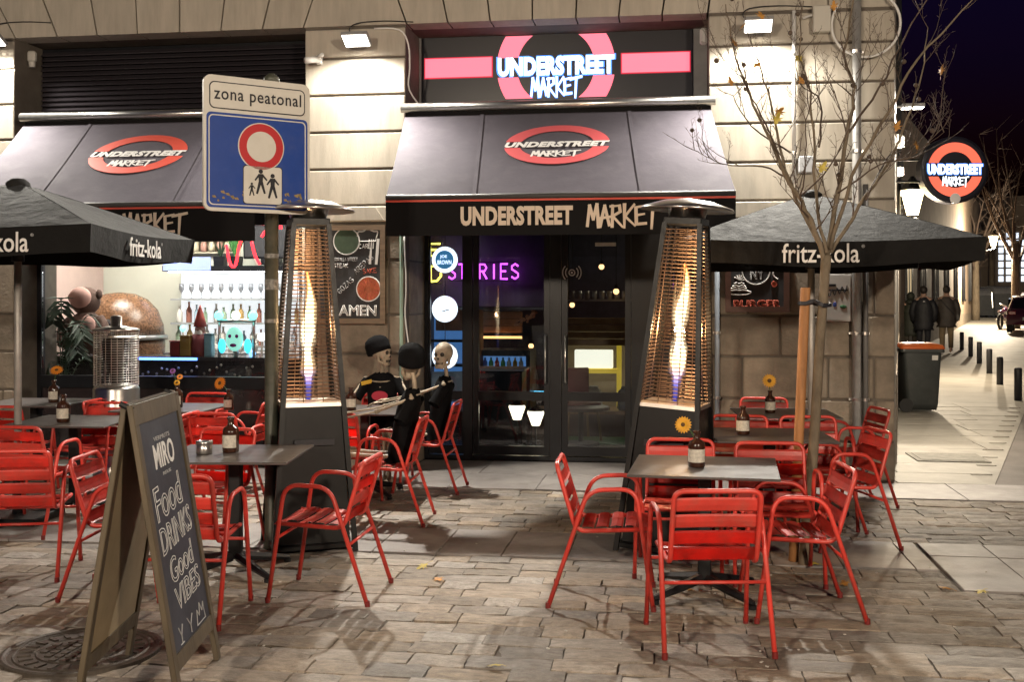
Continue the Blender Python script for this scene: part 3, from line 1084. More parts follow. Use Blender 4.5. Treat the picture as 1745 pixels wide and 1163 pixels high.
M_AWN = mat('awning_canvas', (0.092, 0.083, 0.100), 0.9, var=0.12, scale=1.5, spec=0.12, bump=0.25, bscale=2.5, bdist=0.03, dirt=(0.145, 0.135, 0.15), dirt_scale=5, dirt_amt=0.3)
M_AWNBLACK = mat('awning_black', (0.007, 0.0065, 0.007), 0.85, spec=0.2)
M_PRINTRED = mat('print_red', (0.62, 0.075, 0.045), 0.6)
M_PRINTPINK = mat('print_rose', (0.62, 0.10, 0.11), 0.6)
M_PRINTWHITE = mat('print_white', (0.74, 0.72, 0.70), 0.6)
M_PRINTCREAM = mat('print_cream', (0.66, 0.55, 0.44), 0.6)
def awning(x0, x1, label, red, ytop=10.36, ztop=3.40, yb=9.08, zb=2.52, word_x=0.0, cx_u=0.0, left=False):
    w = x1 - x0
    t = thing('awning', label, 'awning', ((x0 + x1) / 2, ytop, ztop), 0, 'grey awnings over the shop fronts')
    dy, dz = yb - ytop, zb - ztop
    sk = 0.15                          # the front bar hangs a hand's breadth to the right
    ln = math.hypot(dy, dz)
    b = MB()
    nx, ny = 12, 8
    for sgn_ in (0, 1):
        g = []
        for j in range(ny + 1):
            row = []
            for i in range(nx + 1):
                u_, v_ = i / nx, j / ny
                sag = -0.018 * math.sin(math.pi * v_) * (1 + 0.25 * math.cos(u_ * math.pi * 4)) - 0.006 * sgn_ + 0.004 * math.sin(u_ * 31 + v_ * 5) * v_ * (1 - v_) * 2
                row.append(b.bm.verts.new((-w / 2 + w * u_ + sk * v_, dy * v_, dz * v_ + sag)))
            g.append(row)
        for j in range(ny):
            for i in range(nx):
                f = (g[j][i], g[j][i + 1], g[j + 1][i + 1], g[j + 1][i])
                b.bm.faces.new(f if sgn_ else f[::-1])
    fab = b.build('canvas', M_AWN, t, True)
    for q in (0.26, 0.74):
        sm = MB()
        prev = None
        for j in range(17):
            v_ = j / 16
            pr = []
            for u_ in (q - 0.006, q + 0.006):
                z_ = -0.018 * math.sin(math.pi * v_) * (1 + 0.25 * math.cos(u_ * math.pi * 4)) + 0.004 * math.sin(u_ * 31 + v_ * 5) * v_ * (1 - v_) * 2
                pr.append(sm.bm.verts.new((-w / 2 + w * u_ + sk * v_, dy * v_ - 0.004, dz * v_ + z_ + 0.006)))
            if prev:
                sm.bm.faces.new((prev[0], prev[1], pr[1], pr[0]))
            prev = pr
        sm.build('seam', M_AWN, t, True)
    MB().tube([(-w / 2 - 0.04, 0.02, 0.085), (w / 2 + 0.04, 0.02, 0.085)], 0.045, 10).build('cassette', M_STEEL, t, True)
    MB().span(-w / 2, w / 2, 0.03, 0.5, -0.02, 0.05).build('back_rail', M_AWNBLACK, t)
    MB().tube([(-w / 2 + sk, dy, dz - 0.012), (w / 2 + sk, dy, dz - 0.012)], 0.024, 8).build('front_bar', mat('front_bar', (0.05, 0.047, 0.046), 0.6), t, True)
    va = MB()
    nn = 30
    rows = []
    for z in (0, -0.09, -0.18, -0.30):
        rows.append([va.bm.verts.new((sk - w / 2 + w * i / nn, dy - 0.012 + 0.010 * math.sin(i * 1.1) * (-z / 0.3), dz - 0.035 + z)) for i in range(nn + 1)])
    for r0, r1 in zip(rows, rows[1:]):
        for i in range(nn):
            va.bm.faces.new((r0[i], r0[i + 1], r1[i + 1], r1[i]))
    val = va.build('valance', M_AWNBLACK, t, True)
    MB().span(sk - w / 2 + 0.002, sk + w / 2 - 0.002, dy - 0.018, dy - 0.0145, dz - 0.052, dz - 0.036).build('red_stripe', M_PRINTRED, t)
    for s_ in (-1, 1):
        MB().tube([(s_ * w / 2 * 0.96, 0.02, -0.05), (s_ * w / 2 * 0.70, dy * 0.5, dz * 0.5 - 0.12), (s_ * w / 2 * 0.9 + sk, dy + 0.02, dz - 0.02)], 0.022, 6).build('folding_arm', M_GREYPAINT, t)
    # printed roundel on the slope
    ux = Vector((1, 0, 0))
    uy = Vector((0, -dy, -dz)).normalized()
    uz = ux.cross(uy)
    def slope(px, frac, lift):
        o = Vector((px, dy * frac, dz * frac - 0.018 * math.sin(math.pi * frac))) + uz * lift
        m = Matrix.Identity(4)
        m.col[0][:3] = ux
        m.col[1][:3] = uy
        m.col[2][:3] = uz
        m.col[3][:3] = o
        return m
    rx = cx_u - (x0 + x1) / 2
    for up_ in (1, -1):
        b = MB()
        o_, i_ = cap_band(0, 0, 0.47, 0.33, 0.075, up_, ex=1.0, ey=0.80)
        ring_mesh(b, o_, i_, 0.0, 0.003)
        b.xform(slope(rx, 0.40, 0.006))
        b.build('roundel_arc', red, t)
    put_text('UNDERSTREET', slope(rx, 0.40, 0.008), M_PRINTWHITE, t, w=0.93, h=0.105, bold=0.055, spacing=1.08, shear=0.22, thick=0.003)
    s2, w2 = strokes('MARKET', 0.09, GRAF, 0.70)
    stroke_ribbons(s2, slope(rx, 0.515, 0.008) @ Matrix.Scale(0.40 / w2, 4, (1, 0, 0)), M_PRINTWHITE, t, 0.02, 0.003)
    # words on the valance
    vy, vz = dy - 0.026, dz - 0.195
    put_text('UNDERSTREET', Matrix.Translation((word_x - 0.17, vy, vz + 0.02)) @ WALLROT, M_PRINTCREAM, t, w=0.93, h=0.16, bold=0.05, thick=0.003, spacing=1.06)
    s3, w3 = strokes('MARKET', 0.155, GRAF, 0.70)
    stroke_ribbons(s3, Matrix.Translation((word_x + 0.70, vy, vz + 0.015)) @ Matrix.Scale(0.56 / w3, 4, (1, 0, 0)) @ WALLROT, M_PRINTCREAM, t, 0.030, 0.003)
    return t
ax0, ax1 = fx(690, 10.36), fx(1212, 10.36)
awning(ax0, ax1, 'grey awning over the glass doors with a rose red UNDERSTREET MARKET roundel', M_PRINTPINK, cx_u=fx(950, 9.9), word_x=fx(880, 9.06) - (ax0 + ax1) / 2 + 0.17)
bx0, bx1 = fx(40, 10.36), fx(493, 10.36)
awning(bx0, bx1, 'grey awning over the shop window with an orange red UNDERSTREET MARKET roundel', M_PRINTRED, cx_u=fx(240, 9.9), word_x=fx(262, 9.06) - (bx0 + bx1) / 2 - 0.70, zb=2.49)

# projecting round sign
px_, pz_ = fx(1622, 12.9), fz(1622, 291, 12.9)
rs = thing('round_sign', 'round lit black hanging sign with a coral ring reading UNDERSTREET MARKET', 'sign', (px_, 12.9, pz_), R(8))
k = 0.30
MB().lathe([(0.34, -0.09), (0.37, -0.08), (0.37, 0.08), (0.34, 0.09)], n=36, rot=Matrix.Rotation(R(90), 3, 'X')).build('drum', M_SIGNBLACK, rs)
M_CORAL = glow('lit_coral', (1.0, 0.16, 0.09), 0.95, (0.6, 0.1, 0.06))
for up_ in (1, -1):
    b = MB()
    o_, i_ = cap_band(0, 0, k, k * 0.66, 0.075, up_)
    ring_mesh(b, o_, i_, 0.0, 0.004)
    b.xform(Matrix.Translation((0, -0.093, 0)) @ WALLROT)
    b.build('ring_piece', M_CORAL, rs)
put_text('UNDERSTREET', Matrix.Translation((0, -0.094, 0.006)) @ WALLROT, M_HALO, rs, w=0.62, h=0.13, bold=0.075, thick=0.002, name='letter_halo')
put_text('UNDERSTREET', Matrix.Translation((0, -0.097, 0.006)) @ WALLROT, M_SIGNWHITE, rs, w=0.60, h=0.112, bold=0.045, spacing=1.06)
s4, w4 = strokes('MARKET', 0.085, GRAF, 0.70)
stroke_ribbons(s4, Matrix.Translation((0, -0.096, -0.125)) @ Matrix.Scale(0.27 / w4, 4, (1, 0, 0)) @ WALLROT, M_SIGNWHITE, rs, 0.016)
MB().lathe([(0.058, 0), (0.058, 0.006)], c=(0, -0.094, -0.315), n=18, rot=Matrix.Rotation(R(90), 3, 'X')).build('maker_badge', M_CHALK, rs)
MB().tube([(-0.36, 0, 0.12), (-0.95, 0, 0.12)], 0.014, 6).tube([(-0.36, 0, -0.12), (-0.95, 0, -0.12)], 0.014, 6).build('bracket', M_BLACKMETAL, rs)

# pedestrian zone sign on its pole
pxx, pyy = L(-1.60, 7.42)
pole = thing('street_sign', 'tall blue and white zona peatonal sign on a dark green pole', 'street sign', (pxx, pyy, 0), 0)
M_POLE = mat('pole_green', (0.055, 0.058, 0.042), 0.5, var=0.3, scale=7, dirt=(0.16, 0.14, 0.11), dirt_scale=9, dirt_amt=0.4)
MB().lathe([(0.055, 0), (0.055, 0.03), (0.045, 0.04), (0.045, 3.10), (0.052, 3.10), (0.052, 3.13), (0.02, 3.16)], n=14).build('pole', M_POLE, pole, True)
stk = MB()
for z, hh, ww in ((1.93, 0.03, 0.05), (1.72, 0.07, 0.06), (1.50, 0.025, 0.05)):
    stk.lathe([(0.0465, z), (0.0465, z + hh)], n=14, caps=False)
stk.build('sticker', mat('sticker_grey', (0.20, 0.19, 0.17), 0.6, var=0.6, scale=40), pole)
pa = Vector(L(-1.94, 7.0))
pb = Vector(L(-1.345, 7.39))
pc = (pa + pb) / 2
ang = math.atan2(pb.y - pa.y, pb.x - pa.x)
PW = (pb - pa).length
PZ0, PZ1 = 2.215, 3.075
base = Matrix.Translation((pc.x - pxx, pc.y - pyy, (PZ0 + PZ1) / 2)) @ Matrix.Rotation(ang, 4, 'Z')
def rrect(w, h, r, n=5):
    p = []
    for cx_, cy_, a0 in ((w / 2 - r, h / 2 - r, 0), (-w / 2 + r, h / 2 - r, 90), (-w / 2 + r, -h / 2 + r, 180), (w / 2 - r, -h / 2 + r, 270)):
        for i in range(n + 1):
            a = R(a0 + 90 * i / n)
            p.append((cx_ + r * math.cos(a), cy_ + r * math.sin(a)))
    return p
M_SIGNPLATE = mat('sign_white', (0.66, 0.64, 0.58), 0.45, var=0.06, dirt=(0.5, 0.46, 0.38), dirt_scale=5, dirt_amt=0.3)
M_BLUE = mat('sign_blue', (0.012, 0.055, 0.30), 0.4, var=0.1, dirt=(0.10, 0.10, 0.14), dirt_scale=6, dirt_amt=0.3)
M_INK = mat('sign_ink', (0.015, 0.015, 0.02), 0.5)
M_SRED = mat('sign_red', (0.50, 0.025, 0.03), 0.4)
HS = PZ1 - PZ0
def plate(poly, z0, z1, m, nm, off=(0, 0)):
    b = MB().slab([(x + off[0], y + off[1]) for x, y in poly], z0, z1)
    b.xform(base @ WALLROT)
    return b.build(nm, m, pole)
plate(rrect(PW, HS, 0.05), -0.012, 0.012, M_SIGNPLATE, 'sign_plate')
tb = HS * 0.235
y_top = HS / 2 - 0.025 - tb / 2
plate(rrect(PW - 0.07, tb - 0.03, 0.035), 0.012, 0.014, M_INK, 'title_border', (0, y_top))
plate(rrect(PW - 0.084, tb - 0.044, 0.03), 0.014, 0.016, M_SIGNPLATE, 'title_field', (0, y_top))
put_text('zona peatonal', base @ WALLROT @ Matrix.Translation((0, y_top, 0.019)), M_INK, pole, w=PW * 0.82, h=0.105, bold=0.008, thick=0.002, spacing=1.1)
by = -HS / 2 + 0.02 + (HS - tb - 0.05) / 2
BH = HS - tb - 0.055
plate(rrect(PW - 0.035, BH, 0.03), 0.012, 0.014, M_BLUE, 'blue_field', (0, by))
def frame_poly(w, h, t, z0, z1, m, nm, off):
    b = MB()
    o1, i1 = rrect(w, h, 0.03), rrect(w - 2 * t, h - 2 * t, 0.026)
    o1.append(o1[0])
    i1.append(i1[0])
    ring_mesh(b, [(x + off[0], y + off[1]) for x, y in o1], [(x + off[0], y + off[1]) for x, y in i1], z0, z1)
    b.xform(base @ WALLROT)
    return b.build(nm, m, pole)
frame_poly(PW - 0.06, BH - 0.03, 0.007, 0.014, 0.016, M_SIGNPLATE, 'white_line', (0, by))
def disc(r, z0, z1, m, nm, off):
    return plate([(r * math.cos(t * math.pi / 24), r * math.sin(t * math.pi / 24)) for t in range(48)], z0, z1, m, nm, off)
dcy = by + BH * 0.5 - 0.20
disc(0.155, 0.0142, 0.016, M_SIGNPLATE, 'disc_rim', (0.02, dcy))
disc(0.148, 0.016, 0.018, M_SRED, 'red_disc', (0.02, dcy))
disc(0.098, 0.018, 0.020, M_SIGNPLATE, 'white_disc', (0.02, dcy))
iy = by - BH * 0.5 + 0.155
plate(rrect(0.265, 0.25, 0.02), 0.0142, 0.016, M_INK, 'pictogram_border', (0.03, iy))
plate(rrect(0.255, 0.24, 0.02), 0.016, 0.018, M_SIGNPLATE, 'pictogram_field', (0.03, iy))
def walker(cx_, cy_, h):
    b = MB()
    def seg(p, q, w0, w1):
        p, q = Vector(p), Vector(q)
        d = (q - p).normalized()
        n_ = Vector((-d.y, d.x))
        b.slab([tuple(p + n_ * w0), tuple(p - n_ * w0), tuple(q - n_ * w1), tuple(q + n_ * w1)], 0.018, 0.0205)
    P = lambda x, y: (cx_ + x * h, cy_ + y * h)
    b.slab([P(0.09 * math.cos(t * .6283), 0.43 + 0.09 * math.sin(t * .6283)) for t in range(10)], 0.018, 0.0205)
    seg(P(0, .33), P(0, -.02), .10 * h, .08 * h)
    seg(P(-.03, 0), P(-.16, -.48), .06 * h, .04 * h)
    seg(P(.03, 0), P(.17, -.46), .06 * h, .04 * h)
    seg(P(-.06, .30), P(-.24, .06), .04 * h, .03 * h)
    seg(P(.06, .30), P(.26, .08), .04 * h, .03 * h)
    b.xform(base @ WALLROT)
    return b.build('pictogram_figure', M_INK, pole)
walker(-0.045, iy - 0.03, 0.085)
walker(0.015, iy + 0.02, 0.16)
walker(0.095, iy - 0.005, 0.16)
MB().tube([(0, 0, 2.4), tuple(base.translation + Vector((0, 0.02, -0.25)))], 0.015, 6).tube([(0, 0, 2.9), tuple(base.translation + Vector((0, 0.02, 0.25)))], 0.015, 6).build('clamp', M_STEEL, pole)
pl = MB()
for i in range(26):
    a, b_ = prs.uniform(-0.30, -0.05) if i < 15 else prs.uniform(0.17, 0.33), prs.uniform(0.0, 0.075)
    w_ = prs.uniform(0.008, 0.028)
    pl.slab([(a, by - BH / 2 + 0.03 + b_), (a + w_, by - BH / 2 + 0.035 + b_ * 0.8), (a + w_ * 0.6, by - BH / 2 + 0.045 + b_), (a - w_ * .2, by - BH / 2 + 0.042 + b_)], 0.0162, 0.0168)
pl.xform(base @ WALLROT)
stuff(pl.build('peeling_paint', mat('peeled_primer', (0.30, 0.22, 0.10), 0.8, var=0.3, scale=30), pole))

# ================================================================== MENU BOARDS ON THE PIERS
M_BOARDFRAME = mat('board_frame', (0.17, 0.115, 0.07), 0.6, var=0.25, scale=8, stretch=(1, 1, 6))
M_SLATE = mat('chalkboard', (0.030, 0.030, 0.033), 0.7, var=0.3, scale=5, dirt=(0.07, 0.07, 0.07), dirt_scale=3, dirt_amt=0.5)
M_CHALKRED = mat('chalk_red', (0.45, 0.09, 0.05), 0.8, var=0.2)
M_CHALKGREY = mat('chalk_grey', (0.42, 0.42, 0.42), 0.8)
def board(u0, u1, v0, v1, label, ubig, m_frame):
    y = FY - 0.05
    x0, x1 = fx(u0, y), fx(u1, y)
    z0, z1 = fz((u0 + u1) / 2, v1, y), fz((u0 + u1) / 2, v0, y)
    t = thing('menu_board', label, 'menu board', ((x0 + x1) / 2, y, (z0 + z1) / 2), 0, 'chalk menu boards on the piers')
    w, h = x1 - x0, z1 - z0
    f = MB()
    for (a, b_, c_, d_) in ((-w / 2, -w / 2 + .05, -h / 2, h / 2), (w / 2 - .05, w / 2, -h / 2, h / 2)):
        f.span(a, b_, -0.02, 0.035, c_, d_)
    f.span(-w / 2 + .05, w / 2 - .05, -0.019, 0.035, -h / 2, -h / 2 + .05)
    f.span(-w / 2 + .05, w / 2 - .05, -0.019, 0.035, h / 2 - .05, h / 2)
    f.build('frame', m_frame, t)
    MB().span(-w / 2 + .05, w / 2 - .05, -0.005, 0.03, -h / 2 + .05, h / 2 - .05).build('slate', M_SLATE, t)
    return t, w, h
mb, w, h = board(537, 657, 384, 552, 'tall chalk menu board with RAMEN lettering on the pier left of the doors', 600, M_BOARDFRAME)
S_ = 10.7 / F_PX
def bp(u, v, uc=597, vc=468):
    return ((u - uc) * S_, -0.010, -(v - vc) * S_)
def onb(u, v, rot=0.0, uc=597, vc=468):
    x, y, z = bp(u, v, uc, vc)
    return Matrix.Translation((x, y, z)) @ WALLROT @ Matrix.Rotation(R(rot), 4, 'Z')
def circ(t, u, v, r, m_line, m_fill=None, uc=597, vc=468, nm='chalk_circle'):
    x, y, z = bp(u, v, uc, vc)
    if m_fill:
        b = MB().slab([(r * math.cos(a * math.pi / 16), r * math.sin(a * math.pi / 16)) for a in range(32)], 0, 0.003)
        b.xform(onb(u, v, 0, uc, vc)).build('chalk_fill', m_fill, t)
    MB().tube([(x + r * math.cos(a * math.pi / 16), y, z + r * math.sin(a * math.pi / 16)) for a in range(32)], 0.0065, 5, closed=True).build(nm, m_line, t)
circ(mb, 591, 411, 0.128, M_CHALK, mat('chalk_green', (0.055, 0.085, 0.05), 0.8, var=0.3))
put_text('P', onb(583, 411), M_INK, mb, h=0.13, bold=0.01)
circ(mb, 630, 493, 0.118, M_CHALK, mat('chalk_orange', (0.42, 0.11, 0.045), 0.8, var=0.4, scale=20))
wedge = MB()
for a in range(0, 360, 24):
    wedge.slab([(0.035 * math.cos(R(a)), 0.035 * math.sin(R(a))), (0.10 * math.cos(R(a - 5)), 0.10 * math.sin(R(a - 5))), (0.10 * math.cos(R(a + 5)), 0.10 * math.sin(R(a + 5)))], 0.003, 0.006)
wedge.xform(onb(630, 493)).build('pizza_drawing', M_CHALKRED, mb)
put_text('RAMEN', onb(604, 530), M_CHALK, mb, w=0.45, h=0.105, outline=0.035, thick=0.01)
for body, u, v, hh, rot_, m_, sx_ in (('STEAK', 581, 453, 0.038, 0, M_CHALK, 1), ('SAKE', 632, 462, 0.045, 6, M_CHALKRED, 1), ('AREPAS', 621, 451, 0.05, 42, M_CHALKGREY, 1), ('GOZAS', 589, 487, 0.05, 42, M_CHALKGREY, 1), ('GORILLA STREET', 590, 442, 0.030, 0, M_CHALKGREY, .72), ('CARL', 624, 420, 0.042, 0, M_CHALK, 1)):
    s_, _ = strokes(body, hh, ST, 0.80, sx_)
    stroke_tubes(s_, onb(u, v, rot_), m_, mb, 0.0042, n=4)
cutl = MB()
cutl.slab([(-0.012, -0.12), (0.012, -0.12), (0.016, 0.0), (0.016, 0.13), (-0.012, 0.13)], 0, 0.004)
cutl.slab([(-0.075, -0.12), (-0.050, -0.12), (-0.054, 0.04), (-0.07, 0.04)], 0, 0.004)
for q in (-0.085, -0.062, -0.042):
    cutl.slab([(q - 0.005, 0.03), (q + 0.005, 0.03), (q + 0.005, 0.12), (q - 0.005, 0.12)], 0, 0.004)
cutl.xform(onb(645, 430, -4)).build('cutlery_drawing', M_CHALK, mb)
cake = MB()
cake.tube(smoothpath([(-0.1, 0.0, 0), (-0.09, 0.045, 0), (-0.04, 0.05, 0), (0, 0.075, 0), (0.06, 0.05, 0), (0.1, 0.045, 0), (0.09, -0.01, 0)]), 0.007, 4)
cake.tube([(-0.09, 0, 0), (-0.085, -0.045, 0), (0.08, -0.045, 0), (0.09, 0, 0)], 0.006, 4)
cake.xform(onb(628, 403)).build('taco_drawing', M_CHALK, mb)

rb, w, h = board(1236, 1345, 400, 532, 'chalk menu board with BURGER lettering on the right pier half under the parasol', 1290, mat('dark_red_wood', (0.11, 0.05, 0.035), 0.6, var=0.2))
q = (1290, 466)
circ(rb, 1288, 462, 0.125, M_CHALK, None, *q)
put_text('NY', onb(1290, 468, 0, *q), M_CHALKGREY, rb, w=0.13, h=0.09, outline=0.03, thick=0.008)
put_text('BURGER', onb(1290, 516, 0, *q), M_CHALKRED, rb, w=0.43, h=0.075, outline=0.045, thick=0.012)
bg = MB()
bg.tube([(0.105 * math.cos(a * math.pi / 12), -0.085 + 0.022 * math.sin(a * math.pi / 12), 0) for a in range(24)], 0.006, 4, closed=True)
for yy, wd2 in ((-0.07, .075), (-0.05, .07), (-0.03, .06), (-0.005, .045)):
    bg.tube([(-wd2, yy, 0), (-wd2 * .5, yy + 0.012, 0), (0, yy, 0), (wd2 * .5, yy + 0.012, 0), (wd2, yy, 0)], 0.008, 4)
for a in range(0, 180, 30):
    bg.tube([(0, 0.03, 0), (0.05 * math.cos(R(a)), 0.03 + 0.05 * math.sin(R(a)), 0)], 0.006, 4)
bg.xform(onb(1261, 482, 0, *q)).build('burger_drawing', M_CHALK, rb)
cu_ = MB().tube(smoothpath([(0.02, -0.06, 0), (-0.02, -0.02, 0), (0.0, 0.04, 0), (0.06, 0.06, 0), (0.1, 0.09, 0)]), 0.006, 4)
cu_.xform(onb(1319, 465, 0, *q)).build('fork_drawing', M_CHALK, rb)
circ(rb, 1317, 484, 0.022, M_CHALKRED, M_CHALKRED, *q)

# white notice in a clear holder
y = FY - 0.03
nx_, nz_ = fx(1426, y), fz(1426, 508, y)
nt_ = thing('notice', 'white framed paper notice with scribbles on the right pier beside the pipes', 'notice', (nx_, y, nz_), 0)
MB().box((0, 0, 0), (0.265, 0.02, 0.43), bev=0.004).build('frame', mat('notice_frame', (0.55, 0.53, 0.50), 0.4), nt_)
MB().box((0, -0.012, 0), (0.235, 0.004, 0.40)).build('paper', mat('paper', (0.62, 0.59, 0.55), 0.8, var=0.08), nt_)
no = MB()
no.tube(smoothpath([(-0.11 + 0.022 * k_, -0.016, 0.03 + (0.03 if k_ % 2 else -0.03) + k_ * 0.006) for k_ in range(10)]), 0.0045, 4)
no.box((-0.045, -0.015, 0.115), (0.07, 0.003, 0.022)).box((0, -0.015, 0.07), (0.19, 0.003, 0.014))
no.build('handwriting', M_INK, nt_)
MB().ball((-0.02, -0.015, -0.06), 0.018, 8, 5, (1, .15, 1.3)).build('blue_mark', mat('mark_blue', (0.05, 0.09, 0.35), 0.7), nt_)
MB().ball((0.055, -0.015, -0.08), 0.024, 8, 5, (1.3, .15, .7)).build('green_mark', mat('mark_green', (0.05, 0.16, 0.07), 0.7), nt_)

# ================================================================== PIPES, CABLES, CAMERAS
M_PIPE = mat('galvanised_pipe', (0.38, 0.37, 0.355), 0.42, 0.35, var=0.15, scale=14)
def pipe(u, z0, z1, r, label, m=M_PIPE, off=0.06):
    y = FY - off
    t = thing('drain_pipe', label, 'pipe', (fx(u, y), y, 0), 0, 'pipes on the right pier')
    MB().tube([(0, 0, z0), (0, 0, z1)], r, 12).build('pipe', m, t, True)
    for z in [z for z in (0.75, 1.35, 2.2, 3.0, 3.9) if z0 < z < z1]:
        MB().tube([(0, 0, z - 0.014), (0, 0, z + 0.014)], r + 0.006, 12).box((0, off / 2, z), (r * 3.2, 0.02, 0.02)).build('pipe_clip', M_STEEL, t)
    return t
pipe(1460, 0.02, 4.9, 0.040, 'wide grey drainpipe running down the right pier', off=0.08)
pipe(1475, 0.02, 2.7, 0.024, 'thin dark grey pipe close right of the wide drainpipe', mat('dark_pipe', (0.14, 0.135, 0.13), 0.5))
pipe(1353, 2.72, 4.3, 0.018, 'thin white conduit on the upper right pier above the junction box', M_WHITE, 0.045)
pipe(1222, 0.02, 2.38, 0.022, 'thin bluish grey conduit at the left edge of the right pier', mat('blue_grey', (0.24, 0.27, 0.31), 0.5), 0.05)

def jbox(u, v, w, h, label, m, name='junction_box', y0=FY):
    y = y0 - 0.06
    t = thing(name, label, 'junction box', (fx(u, y), y, fz(u, v, y)), 0)
    MB().box((0, 0.005, 0), (w, 0.10, h), bev=0.008).build('box', m, t)
    MB().box((0, -0.0475, 0), (w * 0.9, 0.004, h * 0.9)).box((w * .35, -0.05, 0), (0.015, 0.006, 0.03)).build('lid', m, t)
    return t
jbox(1373, 281, 0.13, 0.15, 'small bluish junction box low on the right pier behind the branches', mat('box_grey', (0.42, 0.43, 0.45), 0.5))
jbox(1400, 33, 0.16, 0.24, 'cream junction box near the top of the right pier', mat('box_cream', (0.55, 0.52, 0.45), 0.5))
hose = thing('cable_loop', 'big loop of pale cable hanging at the building corner', 'cable', (fx(1475, FY - 0.06), FY - 0.06, fz(1475, 45, FY - 0.06)), 0)
lp = [(0.30 * math.cos(R(a)), -0.02 + 0.004 * math.sin(a), 0.30 * math.sin(R(a)) + 0.02) for a in range(-215, 60, 12)]
MB().tube([(-.55, 0.02, .1)] + smoothpath(lp, 2), 0.012, 6).build('cable', M_WHITE, hose, True)
cr = thing('wall_cable', 'pale cable running down the reveal left of the lit sign box', 'cable', (XC0, FY, 3.9), 0)
MB().tube(smoothpath([(-0.30, -0.02, 0.38), (-0.05, -0.02, 0.36), (0.03, 0.02, 0.22), (0.035, 0.05, 0.0), (0.02, 0.1, -0.2), (0.14, 0.3, -0.40)]), 0.009, 6).build('cable', M_WHITE, cr, True)
cg = thing('wall_cable', 'pale green cable trunking beside the door reveal', 'cable', (XC0 - 0.03, FY - 0.02, 1.2), 0)
MB().tube([(0, 0, -1.15), (0, 0, 1.15)], 0.018, 6).build('trunking', mat('trunking_green', (0.36, 0.52, 0.42), 0.5), cg)
MB().tube(smoothpath([(0.03, -0.01, 1.1), (0.05, -0.01, 0.6), (0.04, -0.01, 0.3), (0.075, -0.01, 0.0), (0.06, -0.01, -0.12)]), 0.008, 5).build('cable', M_WHITE, cg, True)
cc = thing('security_camera', 'small white security camera on the left edge of the middle pier', 'camera', (fx(546, FY), FY, fz(546, 103, FY)), 0)
MB().box((0, -0.03, 0), (0.06, 0.06, 0.09), bev=0.01).build('mount', M_WHITE, cc)
MB().tube([(0, -0.06, 0), (-0.10, -0.16, -0.03)], 0.032, 10).tube([(0, -0.06, 0.02), (0.06, -0.12, 0.03)], 0.02, 8).build('camera_body', M_WHITE, cc, True)
al = thing('alarm_sensor', 'white alarm sensor on the reveal beside the black louvre', 'sensor', (XL0 + 0.0, 10.75, fz(40, 97, 10.75)), 0)
MB().box((0.05, 0, 0), (0.09, 0.07, 0.12), bev=0.02).lathe([(0.03, -0.11), (0.036, -0.06)], c=(0.05, 0, 0), n=10).build('sensor_body', mat('sensor_white', (0.5, 0.48, 0.44), 0.5), al)
al2 = thing('alarm_sensor', 'white sensor at the right end of the lit sign box', 'sensor', (XC1 - 0.002, 10.8, fz(1200, 62, 10.8)), 0)
MB().box((-0.04, 0, 0), (0.07, 0.07, 0.16), bev=0.02).build('sensor_body', M_WHITE, al2)
